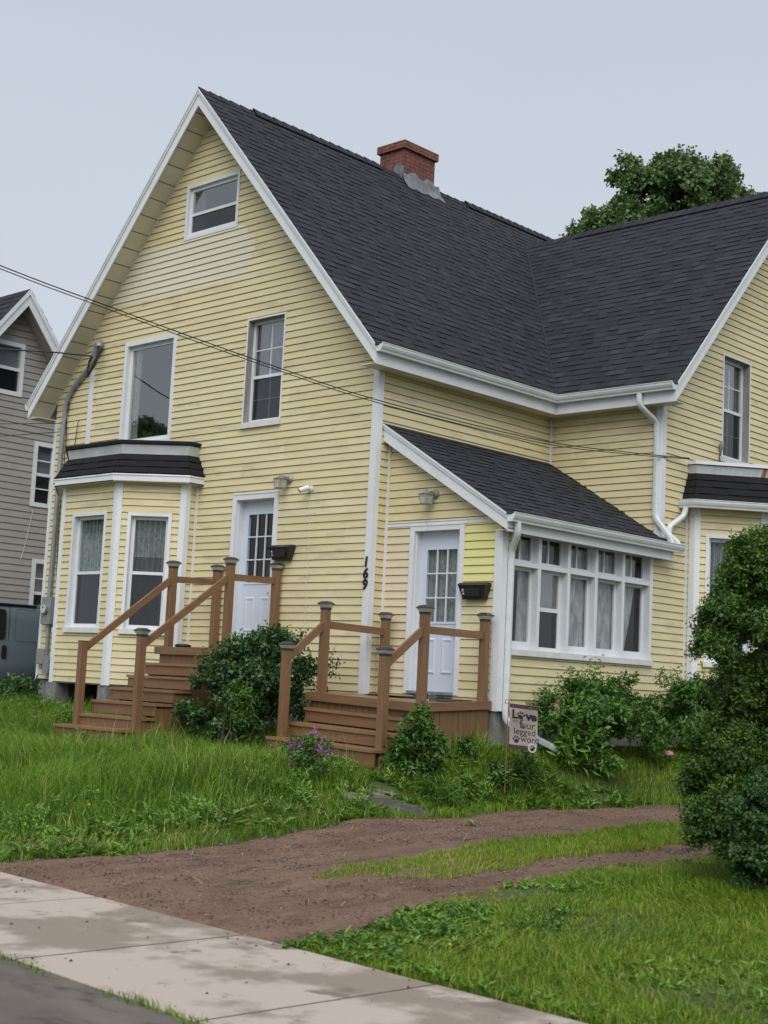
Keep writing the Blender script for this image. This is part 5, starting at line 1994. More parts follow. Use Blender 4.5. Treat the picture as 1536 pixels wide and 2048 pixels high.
vframe(1.42, 2.4, .56, 1.10, .012, M['van_paint'], .008)
mb.build('side_panel', van)
mb = MB()
mb.prism([FV.p(u, .012, z) for u, z in rrect(.10, .19, .24, .46, .035)], FV.N * .02, M['van_dark'])
mb.build('handle', van)
for (y, sx) in ((-1.75, 1), (1.75, 1), (-1.75, -1), (1.75, -1)):
    m = MB()
    c = Vector((VX + sx * .80, y, VG + .345))
    m.tube([c, c + Vector((sx * .20, 0, 0))], .345, M['van_dark'], 24, smooth=True)
    w = m.build('wheel', van)
    m = MB()
    m.tube([c + Vector((sx * .17, 0, 0)), c + Vector((sx * .208, 0, 0))], .2, M['metal_gray'], 18)
    m.build('rim', w)
for sx in (1, -1):
    m = MB()
    m.box(WF, VX + sx * .62 - .16, VX + sx * .62 + .16, -2.66, -2.56, -.10, .06, M['headlamp'])
    m.build('headlight', van)
m = MB()
m.box(WF, VX - .95, VX + .95, -2.74, -2.55, -.42, -.24, M['van_dark'])
m.build('bumper', van)
m = MB()
m.box(WF, VX - .95, VX + .95, 2.78, 2.92, -.42, -.27, M['van_dark'])
m.build('bumper', van)
m = MB()
m.face([(VX - .78, -1.50, .46), (VX + .78, -1.50, .46), (VX + .74, -.80, 1.09), (VX - .74, -.80, 1.09)], M['van_glass'])
m.build('windscreen', van)
for sx in (1, -1):
    m = MB()
    m.box(WF, VX + sx * 1.13 - .08, VX + sx * 1.13 + .08, -.95, -.87, .5, .72, M['van_dark'])
    m.bar((VX + sx * .97, -.9, .55), (VX + sx * 1.1, -.9, .58), .03, .03, M['van_dark'])
    m.build('mirror', van)

# ------------------------------------------------------------------ overhead wires
def wire(path, r, label, off=(0, 0, 0)):
    m = MB()
    P = [Vector(p) + Vector(off) for p in path]
    fine = []
    for i in range(len(P) - 1):
        p0, p1, p2, p3 = P[max(0, i - 1)], P[i], P[i + 1], P[min(len(P) - 1, i + 2)]
        for k in range(6):
            t = k / 6
            fine.append(.5 * ((2 * p1) + (p2 - p0) * t + (2 * p0 - 5 * p1 + 4 * p2 - p3) * t * t + (3 * p1 - p0 - 3 * p2 + p3) * t ** 3))
    fine.append(P[-1])
    m.tube(fine, r, M['cable'], 6)
    return m.build('overhead_wire', label=label, cat='wire', group='service wires to the house', origin=path[-1])
dx, dy = -.18 / math.hypot(.18, 1), -1 / math.hypot(.18, 1)
sz = [(0, 3.545), (.52, 3.505), (1.28, 3.455), (2.69, 3.39), (4.4, 3.438), (5.79, 3.517), (6.93, 3.642), (7.98, 3.775), (9.2, 3.946), (10.31, 4.109), (12.5, 4.5), (15.5, 5.2)]
wp = [(2.07 + dx * s, 4.34 + dy * s, z) for s, z in sz]
wire(wp[::-1], .0065, 'upper strand of the long wire crossing the yellow facade')
wire([(x, y, z - .012 - .020 * min(1, i / 3)) for i, (x, y, z) in enumerate(wp)][::-1], .0055, 'lower strand of the long wire crossing the yellow facade')
dx, dy = -.6 / math.hypot(.6, 1), -1 / math.hypot(.6, 1)
wp = [(-6.37 + dx * s, -.13 + dy * s, z) for s, z in ((0, 5.17), (.67, 5.165), (1.45, 5.13), (3, 5.12), (6, 5.3), (10, 5.9), (15, 7))]
wire(wp[::-1], .013, 'thick black service cable reaching the weatherhead')
for z0, z1, lab in ((4.14, 4.20, 'thin dark cable ending at the conduit below the roof'), (4.00, 3.84, 'faint thin cable below the left roof corner')):
    wire([(-16, -3.4, z1 + .9), (-12, -2.0, z1 + .2), (-9, -.9, (z0 + z1) / 2), (-7.08, -.05, z0)], .006, lab)

# ------------------------------------------------------------------ vegetation
def nrm(a): return a / np.maximum(1e-9, np.linalg.norm(a, axis=-1, keepdims=True))

M['lf_rose'] = leafmat('rose_leaf', [(0, (0.024, 0.060, 0.020)), (.55, (0.055, 0.125, 0.036)), (.9, (0.11, 0.21, 0.06)), (1, (0.14, 0.13, 0.06))], rough=.38)
M['lf_bush'] = leafmat('bush_leaf', [(0, (0.032, 0.082, 0.015)), (.6, (0.078, 0.178, 0.028)), (1, (0.175, 0.30, 0.05))], rough=.45)
M['lf_hedge'] = leafmat('shrub_leaf', [(0, (0.028, 0.070, 0.013)), (.55, (0.068, 0.145, 0.024)), (1, (0.185, 0.29, 0.042))], rough=.5)
M['lf_hedge2'] = leafmat('bluish_shrub_leaf', [(0, (0.026, 0.066, 0.018)), (.6, (0.060, 0.135, 0.032)), (1, (0.12, 0.215, 0.055))], rough=.5)
M['lf_tree'] = leafmat('maple_leaf', [(0, (0.050, 0.095, 0.032)), (.55, (0.105, 0.185, 0.055)), (1, (0.22, 0.31, 0.10))], rough=.5)
M['lf_weed'] = leafmat('weed_leaf', [(0, (0.055, 0.130, 0.020)), (.6, (0.135, 0.27, 0.036)), (1, (0.23, 0.38, 0.07))], rough=.45)
M['lf_red'] = leafmat('dark_red_petal', [(0, (0.05, 0.008, 0.01)), (1, (0.10, 0.015, 0.018))], rough=.5)
M['lf_lilac'] = leafmat('lilac_blossom', [(0, (0.26, 0.11, 0.24)), (.5, (0.42, 0.22, 0.38)), (1, (0.62, 0.42, 0.55))], rough=.6)
M['lf_white'] = leafmat('white_petal', [(0, (0.5, 0.5, 0.48)), (1, (0.75, 0.75, 0.72))], rough=.6)
M['lf_pink'] = leafmat('pink_petal', [(0, (0.55, 0.16, 0.22)), (1, (0.7, 0.35, 0.38))], rough=.6)
M['lf_yellow'] = leafmat('yellow_petal', [(0, (0.65, 0.42, 0.02)), (1, (0.8, 0.6, 0.05))], rough=.6)
M['grass_tall'] = leafmat('tall_grass_blade', [(0, (0.060, 0.128, 0.012)), (.45, (0.150, 0.280, 0.020)), (.82, (0.265, 0.40, 0.040)), (1, (0.38, 0.34, 0.13))], rough=.5, trans=.35)
M['grass_short'] = leafmat('short_grass_blade', [(0, (0.062, 0.128, 0.010)), (.5, (0.165, 0.285, 0.016)), (.86, (0.285, 0.385, 0.026)), (1, (0.36, 0.31, 0.10))], rough=.5, trans=.35)
M['straw'] = leafmat('dry_straw', [(0, (0.30, 0.22, 0.11)), (1, (0.48, 0.38, 0.20))], rough=.8, trans=.1)
M['bark'] = pm('bark', (0.055, 0.042, 0.032), (0.09, 0.07, 0.055), scale=8, rough=.9, bump=.5, bscale=25)
M['stem'] = pm('green_stem', (0.05, 0.08, 0.025), (0.07, 0.06, 0.03), scale=8, rough=.7)

def leaves_mesh(base, dirs, nor, L, Wd, fold=.18, droop=.15):
    """one folded leaf (2 triangles-pair quads) per row"""
    side = nrm(np.cross(dirs, nor))
    nor = nrm(np.cross(side, dirs))
    L = L[:, None]; Wd = Wd[:, None]
    tip = base + dirs * L - nor * L * droop
    m1 = base + dirs * L * .45 + side * Wd * .5 + nor * Wd * fold
    m2 = base + dirs * L * .45 - side * Wd * .5 + nor * Wd * fold
    n = len(base)
    V = np.stack([base, m1, tip, m2], 1).reshape(-1, 3)
    i = np.arange(n)[:, None] * 4
    F = np.concatenate([i + np.array([[0, 1, 2]]), i + np.array([[0, 2, 3]])])
    return V, F

def foliage(name, blobs, n_twigs, k, leaf, width, twig, mat, parent, up=.35, surf=(.45, 1.02), flat=.6, rng=RNG, tone_shift=0.0, spread=.9, low=-.75, clump=0):
    B = np.array(blobs, float)
    w = B[:, 3] * B[:, 4] + B[:, 4] * B[:, 5] + B[:, 3] * B[:, 5]
    w = w / w.sum()
    bi = rng.choice(len(B), n_twigs, p=w)
    d = nrm(rng.normal(size=(n_twigs, 3)))
    d[:, 2] = np.where(d[:, 2] < low, -d[:, 2], d[:, 2])
    if clump:
        # pull twigs together into tufts so that gaps and clumps show
        cd = nrm(rng.normal(size=(len(B), clump, 3)))
        cd[..., 2] = np.where(cd[..., 2] < low, -cd[..., 2], cd[..., 2])
        ci = rng.integers(0, clump, n_twigs)
        d = nrm(cd[bi, ci] + .36 * d)
    r = surf[0] + (surf[1] - surf[0]) * rng.random(n_twigs) ** .45
    p = B[bi, :3] + d * B[bi, 3:6] * r[:, None]
    t = nrm(d + np.array([0, 0, up]) + .55 * rng.normal(size=(n_twigs, 3)))
    ctone = rng.random(n_twigs)
    if clump:
        ct = rng.random((len(B), clump))
        ctone = .5 * ctone + .5 * ct[bi, ci]
    tl = twig * (.6 + .8 * rng.random(n_twigs))
    j = np.arange(k)
    f = (j + .6) / k
    base = (p[:, None, :] + t[:, None, :] * (tl[:, None, None] * (f[None, :, None] - .3))).reshape(-1, 3)
    sidev = nrm(np.cross(t, rng.normal(size=(n_twigs, 3))))
    sgn = np.where(j % 2 == 0, 1.0, -1.0)
    dirs = t[:, None, :] * .55 + sidev[:, None, :] * sgn[None, :, None] * spread + .35 * rng.normal(size=(n_twigs, k, 3))
    dirs = nrm(dirs.reshape(-1, 3))
    nor = nrm(np.array([0, 0, flat]) + .5 * np.repeat(d, k, 0) + .45 * rng.normal(size=(n_twigs * k, 3)))
    L = leaf * (.65 + .7 * rng.random(n_twigs * k))
    V, F = leaves_mesh(base, dirs, nor, L, L * width)
    tone = np.clip(.55 * np.repeat(ctone, k) + .45 * rng.random(n_twigs * k) + tone_shift, 0, 1)
    return npmesh(name, V, [F], mat, parent=parent, tone=np.repeat(tone, 4))

def branches(parent, base, blobs, r0, mat, name='branches', extra=2, rng=random):
    m = MB()
    base = Vector(base)
    for b in blobs:
        c = Vector(b[:3])
        for e in range(extra):
            tgt = c + Vector((rng.uniform(-.6, .6) * b[3], rng.uniform(-.6, .6) * b[4], rng.uniform(-.2, .8) * b[5]))
            st = base + Vector((rng.uniform(-.12, .12), rng.uniform(-.12, .12), 0))
            mid = st.lerp(tgt, .5) + Vector((rng.uniform(-.1, .1), rng.uniform(-.1, .1), rng.uniform(0, .15)))
            m.tube([st, st.lerp(mid, .5) + Vector((0, 0, .03)), mid, mid.lerp(tgt, .5), tgt], r0, mat, 5, taper=[r0, r0 * .8, r0 * .62, r0 * .45, r0 * .2], cap=False)
    return m.build(name, parent)

def lumps(B, n, f, seed=1, low=-.35, core=.85):
    r = random.Random(seed)
    out = []
    for b in B:
        out.append((b[0], b[1], b[2], b[3] * core, b[4] * core, b[5] * core))
        for _ in range(n):
            d = Vector((r.gauss(0, 1), r.gauss(0, 1), r.gauss(0, 1))).normalized()
            if d.z < low: d.z = -d.z
            k = f * r.uniform(.65, 1.35)
            q = r.uniform(.7, .98)
            m_ = (b[3] + b[4] + b[5]) / 3 * k
            out.append((b[0] + d.x * b[3] * q, b[1] + d.y * b[4] * q, b[2] + d.z * b[5] * q, m_, m_, m_ * .85))
    return out

# rose bush between the stoops
gb = hz(-.6, -1.3)
rose = thing('rose_bush', (-.6, -1.3, gb), 'big dark green rose bush filling the gap between both stoops', 'bush')
RB = [(-0.69, -1.25, gb + 0.57, 0.56, 0.53, 0.56), (-1.08, -1.46, gb + 0.52, 0.43, 0.43, 0.52), (-0.85, -1.21, gb + 1.02, 0.47, 0.43, 0.39), (-0.36, -1.17, gb + 0.5, 0.38, 0.36, 0.52), (-0.39, -0.91, gb + 0.85, 0.32, 0.29, 0.37), (-1.17, -1.25, gb + 0.88, 0.34, 0.35, 0.35), (-0.73, -1.68, gb + 0.33, 0.49, 0.31, 0.39), (-0.53, -1.04, gb + 1.16, 0.29, 0.27, 0.26), (-1.28, -1.68, gb + 0.23, 0.31, 0.29, 0.3)]
foliage('leaves', lumps(RB, 4, .4, 11), 3000, 7, .058, .62, .17, M['lf_rose'], rose, up=.3, clump=6, surf=(.2, 1.12))
branches(rose, (-.6, -1.3, gb), RB, .011, M['stem'], extra=3)
shoots = [(-1.35, -1.45, gb + 1.05, .16, .14, .12), (-.55, -1.15, gb + 1.32, .22, .15, .10), (-.15, -1.05, gb + 1.28, .12, .12, .12), (.05, -.75, gb + 1.05, .13, .12, .14), (-1.05, -1.3, gb + 1.22, .18, .15, .10)]
foliage('leaves', shoots, 110, 7, .055, .55, .20, M['lf_rose'], rose, up=.9, surf=(0, 1), tone_shift=.12)
# tall lighter weed in front of the roses
wd = thing('weed', (-.35, -1.95, hz(-.35, -1.95)), 'bright leafy weed growing up in front of the rose bush', 'weed')
wb = hz(-.35, -1.95)
foliage('leaves', [(-.35, -1.80, wb + .66, .17, .14, .12), (-.30, -1.82, wb + .42, .14, .14, .26)], 130, 8, .075, .22, .16, M['lf_bush'], wd, up=.9, surf=(0, 1), tone_shift=.05)
branches(wd, (-.35, -1.95, wb), [(-.35, -1.95, wb + .55, .2, .2, .1)], .005, M['stem'], name='stems', extra=8)

# small shrub at the stoop corner
x0, y0 = 2.18, -1.36
gb = hz(x0, y0) - .02
sh = thing('shrub', (x0, y0, gb), 'small leafy shrub in front of the low stoop skirt', 'shrub')
SB_ = [(x0, y0, gb + .24, .25, .25, .22), (x0 - .06, y0 + .04, gb + .46, .18, .18, .17), (x0 + .20, y0 + .12, gb + .30, .16, .15, .15), (x0 - .16, y0 - .12, gb + .2, .15, .15, .16), (x0 + .0, y0, gb + .62, .09, .09, .12)]
foliage('leaves', SB_, 420, 6, .062, .62, .12, M['lf_bush'], sh, up=.2, clump=14, tone_shift=-.05)
branches(sh, (x0, y0, gb), SB_, .008, M['stem'], extra=3)
# two bushes along the sunroom and bay wall
x0, y0 = 2.62, 1.35
gb = hz(2.6, 1.3)
b1 = thing('bush', (x0, y0, gb), 'mounded green bush under the sunroom windows', 'bush')
BB = [(2.65, 1.15, gb + .34, .55, .55, .36), (2.55, 1.75, gb + .40, .52, .52, .40), (2.75, .75, gb + .24, .42, .40, .28), (2.6, 1.35, gb + .58, .38, .42, .24), (2.8, 1.9, gb + .28, .45, .5, .32), (2.55, 2.15, gb + .36, .38, .36, .32)]
foliage('leaves', lumps(BB, 4, .38, 13), 2300, 7, .066, .5, .16, M['lf_bush'], b1, up=.35, clump=6, surf=(.2, 1.15))
branches(b1, (x0, y0, gb), BB, .008, M['stem'], extra=2)
foliage('leaves', [(2.5, .62, gb + .68, .10, .2, .14), (2.55, 1.0, gb + .86, .12, .2, .12), (2.55, 1.5, gb + .96, .2, .2, .1)], 50, 5, .05, .5, .22, M['lf_bush'], b1, up=1.4, surf=(0, 1), tone_shift=.2)
x0, y0 = 2.75, 3.6
gb = hz(2.7, 3.4)
b2 = thing('bush', (x0, y0, gb), 'looser green bush with pale blossoms below the side bay', 'bush')
BB = [(2.7, 3.2, gb + .38, .5, .5, .42), (2.85, 3.85, gb + .42, .55, .5, .46), (3.0, 4.5, gb + .42, .5, .5, .44), (2.75, 3.4, gb + .72, .36, .4, .26), (3.05, 4.1, gb + .74, .4, .45, .24), (3.1, 3.3, gb + .22, .4, .4, .26)]
foliage('leaves', lumps(BB, 4, .38, 15), 2100, 7, .066, .48, .16, M['lf_bush'], b2, up=.4, clump=6, surf=(.2, 1.15), tone_shift=-.04)
branches(b2, (x0, y0, gb), BB, .008, M['stem'], extra=2)
foliage('blossoms', [(2.75, 3.5, gb + .95, .3, .3, .12), (3.1, 4.2, gb + .98, .4, .4, .10)], 26, 4, .03, .8, .05, M['lf_white'], b2, up=.6, surf=(0, 1))
foliage('leaves', [(2.7, 3.0, gb + .92, .14, .25, .12), (2.8, 3.9, gb + 1.0, .15, .3, .12)], 50, 6, .06, .4, .22, M['lf_bush'], b2, up=1.2, surf=(0, 1), tone_shift=.15)

# big shrub at the right edge
gb = -1.24
hd = thing('shrub', (7.6, -3.2, gb), 'tall dark spreading shrub at the right beside the driveway', 'shrub')
HB = [(7.45, -3.5, 1.13, 0.22, 0.23, 0.16), (7.42, -3.68, 1.2, 0.08, 0.08, 0.14), (7.51, -3.33, 1.24, 0.17, 0.18, 0.15), (7.4, -3.75, 0.66, 0.25, 0.26, 0.19), (7.33, -3.93, 0.47, 0.14, 0.15, 0.1), (7.4, -3.21, 0.75, 0.37, 0.39, 0.39), (7.35, -3.7, 0.91, 0.13, 0.13, 0.13), (7.37, -3.14, 0.14, 0.29, 0.3, 0.31), (7.29, -3.7, -0.25, 0.27, 0.28, 0.17), (7.31, -3.91, -0.58, 0.23, 0.25, 0.21), (7.46, -3.87, -0.79, 0.25, 0.27, 0.2), (7.38, -3.18, -0.39, 0.4, 0.42, 0.42), (7.5, -2.87, 0.89, 0.43, 0.45, 0.47), (7.48, -2.73, -0.04, 0.51, 0.54, 0.59), (7.37, -3.56, 0.13, 0.2, 0.2, 0.16), (7.28, -3.96, -0.82, 0.13, 0.14, 0.12), (7.36, -3.45, .20, .26, .24, .22), (7.36, -3.5, -.05, .2, .2, .16)]
HB_BACK = [(7.95, -2.75, 0.3, .45, .45, .65), (8.1, -2.7, -.5, .6, .6, .6), (8.3, -2.5, .5, .5, .5, .6)]
foliage('leaves', lumps(HB_BACK, 5, .42, 4, core=.8), 9000, 9, .030, .56, .13, M['lf_hedge'], hd, up=.4, clump=8, surf=(.3, 1.1))
foliage('leaves', lumps(HB, 4, .40, 3, core=.95), 44000, 9, .029, .56, .12, M['lf_hedge'], hd, up=.4, clump=9, surf=(.15, 1.12))
branches(hd, (7.62, -3.0, gb), HB, .007, M['stem'], extra=1)
foliage('blossoms', [(7.42, -3.5, .14, .14, .14, .06), (7.55, -3.4, 1.15, .15, .15, .12)], 16, 4, .022, .9, .05, M['lf_white'], hd, up=.3, surf=(0, 1))
gb = -1.24
hd2 = thing('shrub', (7.95, -4.0, gb), 'low bluish green shrub in front of the tall shrub', 'shrub')
HB2 = [(7.83, -4.08, -0.76, 0.18, 0.19, 0.31), (7.96, -3.98, -0.61, 0.21, 0.22, 0.35), (7.81, -4.22, -0.89, 0.12, 0.13, 0.23), (8.06, -3.73, -0.68, 0.32, 0.33, 0.42), (7.84, -3.97, -0.52, 0.18, 0.18, 0.14), (7.98, -4.0, -.98, .22, .22, .22), (7.86, -4.12, -1.06, .20, .2, .18), (8.12, -3.95, -1.02, .30, .3, .24)]
foliage('leaves', lumps(HB2, 4, .40, 5, core=.95), 9000, 9, .028, .58, .10, M['lf_hedge2'], hd2, up=.5, clump=6, surf=(.4, 1.03))
branches(hd2, (7.95, -4.0, gb), HB2, .014, M['bark'], extra=3)

# lilac
x0, y0 = 1.75, -2.62
gb = hz(x0, y0)
ll = thing('lilac', (x0, y0, gb), 'little lilac with pink-mauve blossoms before the low stoop steps', 'lilac')
foliage('leaves', [(x0, y0, gb + .20, .24, .24, .20), (x0 + .1, y0, gb + .33, .2, .2, .14), (x0 - .14, y0, gb + .30, .2, .2, .14)], 420, 6, .032, .6, .09, M['lf_bush'], ll, up=.5, clump=12)
LB_ = []
for (a, b, c) in ((-.20, -.05, .38), (-.10, .02, .44), (.0, .0, .46), (.05, .03, .52), (.12, -.02, .34), (.22, -.04, .36), (.27, .02, .33), (-.24, .0, .30), (.16, .05, .42), (-.03, -.08, .36), (-.16, -.08, .16)):
    LB_.append((x0 + a, y0 + b, gb + c, .042, .042, .055))
foliage('blossoms', LB_, 420, 4, .017, .9, .02, M['lf_lilac'], ll, up=.3, surf=(.3, 1))
branches(ll, (x0, y0, gb), [(x0, y0, gb + .3, .2, .2, .1)], .005, M['stem'], name='stems', extra=9)

# plants along the foundation, left of the tall stoop
def leafy(x, y, r, h, label, leaf=.06, n=150, mat='lf_weed', name='leafy_plant', cat='plant', group=None, tone=0.0, width=.35, up=.7, flower=None):
    g = hz(x, y)
    t = thing(name, (x, y, g), label, cat, group)
    bl = [(x, y, g + h * .55, r, r, h * .5), (x + r * .4, y - r * .2, g + h * .4, r * .7, r * .7, h * .4)]
    foliage('leaves', bl, n, 6, leaf, width, leaf * 1.9, M[mat], t, up=up, surf=(.05, 1), tone_shift=tone, clump=10)
    branches(t, (x, y, g), bl, .004, M['stem'], name='stems', extra=3)
    if flower:
        foliage('blossoms', [(x, y, g + h * 1.0, r * .6, r * .6, h * .12)], 18, 5, .028, .8, .03, M[flower], t, up=.3, surf=(.2, 1))
    return t
leafy(-6.35, -1.0, .34, .62, 'bushy plant with rusty new leaves below the electric meter', leaf=.085, n=190, mat='lf_rose', tone=.15, width=.5)
leafy(-6.9, -1.5, .30, .42, 'low leafy plant at the far left house corner', leaf=.07, n=140, mat='lf_rose')
leafy(-4.9, -1.5, .30, .40, 'green weeds under the front bay by the stone pier', leaf=.07, n=150)
leafy(-5.6, -1.5, .30, .36, 'ferny weeds between the bay and the lawn', leaf=.07, n=140, mat='lf_bush')
leafy(-3.5, -2.0, .20, .38, 'tall weed beside the bottom step of the tall stoop', leaf=.07, n=70)
# bed by the garden flag
leafy(2.80, .62, .16, .36, 'broad pointed weed beside the white downspout shoe', leaf=.14, n=60, width=.24, up=1.0, tone=.15)
leafy(2.72, -.62, .17, .22, 'dark red flowered plant left of the garden flag', leaf=.06, n=90, mat='lf_bush', flower='lf_red')
leafy(2.80, -.25, .16, .22, 'clump of lilies with dark red buds behind the garden flag', leaf=.12, n=80, width=.12, up=1.1, flower='lf_red', mat='lf_bush')
leafy(2.72, -1.1, .22, .18, 'bright green seedlings in the flower bed', leaf=.055, n=130, tone=.2)
leafy(2.72, -1.62, .20, .18, 'fine grassy perennial next to the dark slab', leaf=.12, n=90, width=.07, up=1.0)
leafy(2.15, -.52, .10, .16, 'low plant against the stoop skirt boards', leaf=.06, n=70, mat='lf_bush')
leafy(3.0, 1.0, .22, .25, 'soft clump of leaves before the mounded bush', leaf=.07, n=90)
leafy(1.3, -2.75, .14, .14, 'round leaved weed beside the lilac', leaf=.07, n=26, width=.8, up=.3, mat='lf_weed')
mb = MB()
mb.lathe((2.92, 2.6, hz(2.92, 2.6)), [(0, .0), (.05, .02), (.07, .06), (.055, .10), (0, .115)], M['lf_pink'], 10)
o_ = mb.build('flower', label='single round pink bloom in the grass below the side bay', cat='flower', origin=(2.92, 2.6, hz(2.92, 2.6)))
at = o_.data.attributes.new('tone', 'FLOAT', 'POINT'); at.data.foreach_set('value', [.6] * len(o_.data.vertices))
# dark garden stake light behind the mounded bush
mb = MB()
gx_, gy_ = 2.12, 1.62
gg_ = hz(gx_, gy_)
mb.tube([(gx_, gy_, gg_), (gx_, gy_, .13)], .028, M['cap_dark'], 8)
mb.lathe((gx_, gy_, .10), [(.03, 0), (.05, .04), (.06, .07), (.0, .09)], M['cap_dark'], 10)
mb.build('garden_light', label='dark stake light rising behind the mounded bush', cat='garden light', origin=(gx_, gy_, gg_))
# little blue-white solar light at the left bed
mb = MB()
gx_, gy_ = -4.35, -2.0
gg_ = hz(gx_, gy_)
mb.tube([(gx_, gy_, gg_), (gx_, gy_, gg_ + .20)], .012, M['stem'], 6)
mb.lathe((gx_, gy_, gg_ + .19), [(.02, 0), (.045, .02), (.045, .06), (.05, .065), (.0, .08)], M['metal_gray'], 12)
mb.build('garden_light', label='small metal stake light in the grass left of the tall stoop', cat='garden light', origin=(gx_, gy_, gg_))

# tree behind the house
tr = thing('maple_tree', (-9.4, 21.5, -1), 'round crowned maple rising behind the side roof', 'tree')
TB = [(-10.7, 20.5, 12.9, 1.35, 1.35, 1.2), (-11.9, 19.3, 11.7, 1.1, 1.1, .9), (-9.0, 21.9, 13.6, 2.3, 2.3, 2.0), (-9.5, 21.4, 12.3, 2.6, 2.6, 1.9), (-8.0, 22.7, 13.2, 1.5, 1.5, 1.3), (-7.2, 23.4, 12.6, 1.6, 1.6, 1.3), (-10.4, 20.7, 13.0, 1.3, 1.3, 1.2), (-11.1, 20.1, 12.2, 1.35, 1.35, 1.1), (-11.6, 19.6, 11.6, 1.2, 1.2, .9), (-9.6, 21.2, 14.7, 1.2, 1.2, .9), (-8.6, 22.3, 14.9, 1.1, 1.1, .8), (-9, 22, 10.6, 3.2, 3.2, 1.8), (-9.2, 21.6, 15.2, .7, .7, .55), (-7.9, 23.0, 14.2, 1.0, 1.0, .8)]
foliage('crown', lumps(TB, 6, .36, 9, core=.9), 22000, 7, .115, .9, .36, M['lf_tree'], tr, up=.15, clump=9, surf=(.3, 1.06), flat=.4)
m = MB()
m.tube([(-9.4, 21.5, -1.2), (-9.35, 21.5, 3), (-9.4, 21.6, 7), (-9.2, 21.8, 11)], .4, M['bark'], 10, taper=[.5, .4, .32, .18])
m.build('trunk', tr)
branches(tr, (-9.4, 21.6, 7.5), TB, .12, M['bark'], extra=2)

# two more maples stand across the street; the windows mirror them
for (loc, sc_, lab) in (((-33.2, -21.4, -1.6), .69, 'maple across the street mirrored in the picture window'), ((-38.5, -25.8, -1.6), .73, 'farther maple across the street mirrored beside the first')):
    o = tr.copy(); COL.objects.link(o); o.location = loc; o.scale = (sc_, sc_, sc_); o['label'] = lab
    for ch in list(tr.children):
        c = ch.copy(); COL.objects.link(c); c.parent = o

# ------------------------------------------------------------------ grass
def in_view(x, y, z, margin=.42):
    P = np.stack([x, y, z], 1) - np.array(CLOC)
    zc = P @ np.array(CF)
    u = (P @ np.array(CR)) / zc * 2849.15 / 768
    v = (P @ np.array(CU)) / zc * 2849.15 / 1024
    return (zc > 1) & (np.abs(u) < 1 + margin) & (np.abs(v) < 1 + margin)

def blades(x, y, z, h, w, bend, rng=RNG, lean=None):
    n = len(x)
    a = rng.random(n) * 2 * np.pi
    dx, dy = np.cos(a), np.sin(a)
    b = a + np.pi / 2 + rng.normal(size=n) * .5
    bx, by = np.cos(b), np.sin(b)
    if lean is not None:
        bx, by = bx + lean[0], by + lean[1]
    base = np.stack([x, y, z], 1)
    sd = np.stack([dx, dy, np.zeros(n)], 1) * (w * .5)[:, None]
    bd = np.stack([bx, by, np.zeros(n)], 1) * (bend * h)[:, None]
    up = np.stack([np.zeros(n), np.zeros(n), h], 1)
    p1 = base + up * .55 + bd * .28
    p2 = base + up * (1 - .25 * bend[:, None]) + bd
    V = np.stack([base - sd, base + sd, p1 + sd * .8, p1 - sd * .8, p2], 1).reshape(-1, 3)
    i = np.arange(n)[:, None] * 5
    return V, i + np.array([[0, 1, 2, 3]]), i + np.array([[3, 2, 4]])

def scatter(n, x0, x1, y0, y1, cond, rng=RNG):
    x = rng.uniform(x0, x1, n); y = rng.uniform(y0, y1, n)
    k = cond(x, y)
    return x[k], y[k]

def vnoise(x, y, s, seed=0):
    r = np.random.default_rng(seed)
    o = np.zeros_like(x)
    for k in range(5):
        a = r.uniform(0, 6.28); f = s * r.uniform(.6, 1.9)
        o += np.sin((x * np.cos(a) + y * np.sin(a)) * f + r.uniform(0, 6.28))
    return o / 5

def lawn(name, n, area, cond, hfun, wfun, mat, tonef, bendr=(.2, .7), zoff=-.01, zf=None, label=None):
    x, y = scatter(n, *area, cond)
    z = (zf or hgt)(x, y) + zoff
    k = in_view(x, y, z + .1)
    x, y, z = x[k], y[k], z[k]
    n = len(x)
    h = hfun(x, y) * (.45 + 1.0 * RNG.random(n) ** 1.4)
    w = wfun(x, y) * (.45 + 1.1 * RNG.random(n) ** 1.6)
    bend = bendr[0] + (bendr[1] - bendr[0]) * RNG.random(n)
    lean = (1.1 * vnoise(x, y, 2.7, 51), 1.1 * vnoise(x, y, 2.9, 52))
    V, Q, T_ = blades(x, y, z, h, w, bend, lean=lean)
    tone = np.clip(tonef(x, y) + .22 * RNG.normal(size=n), 0, 1)
    return npmesh(name, V, [Q, T_], mat, tone=np.repeat(tone, 5), kind='stuff')

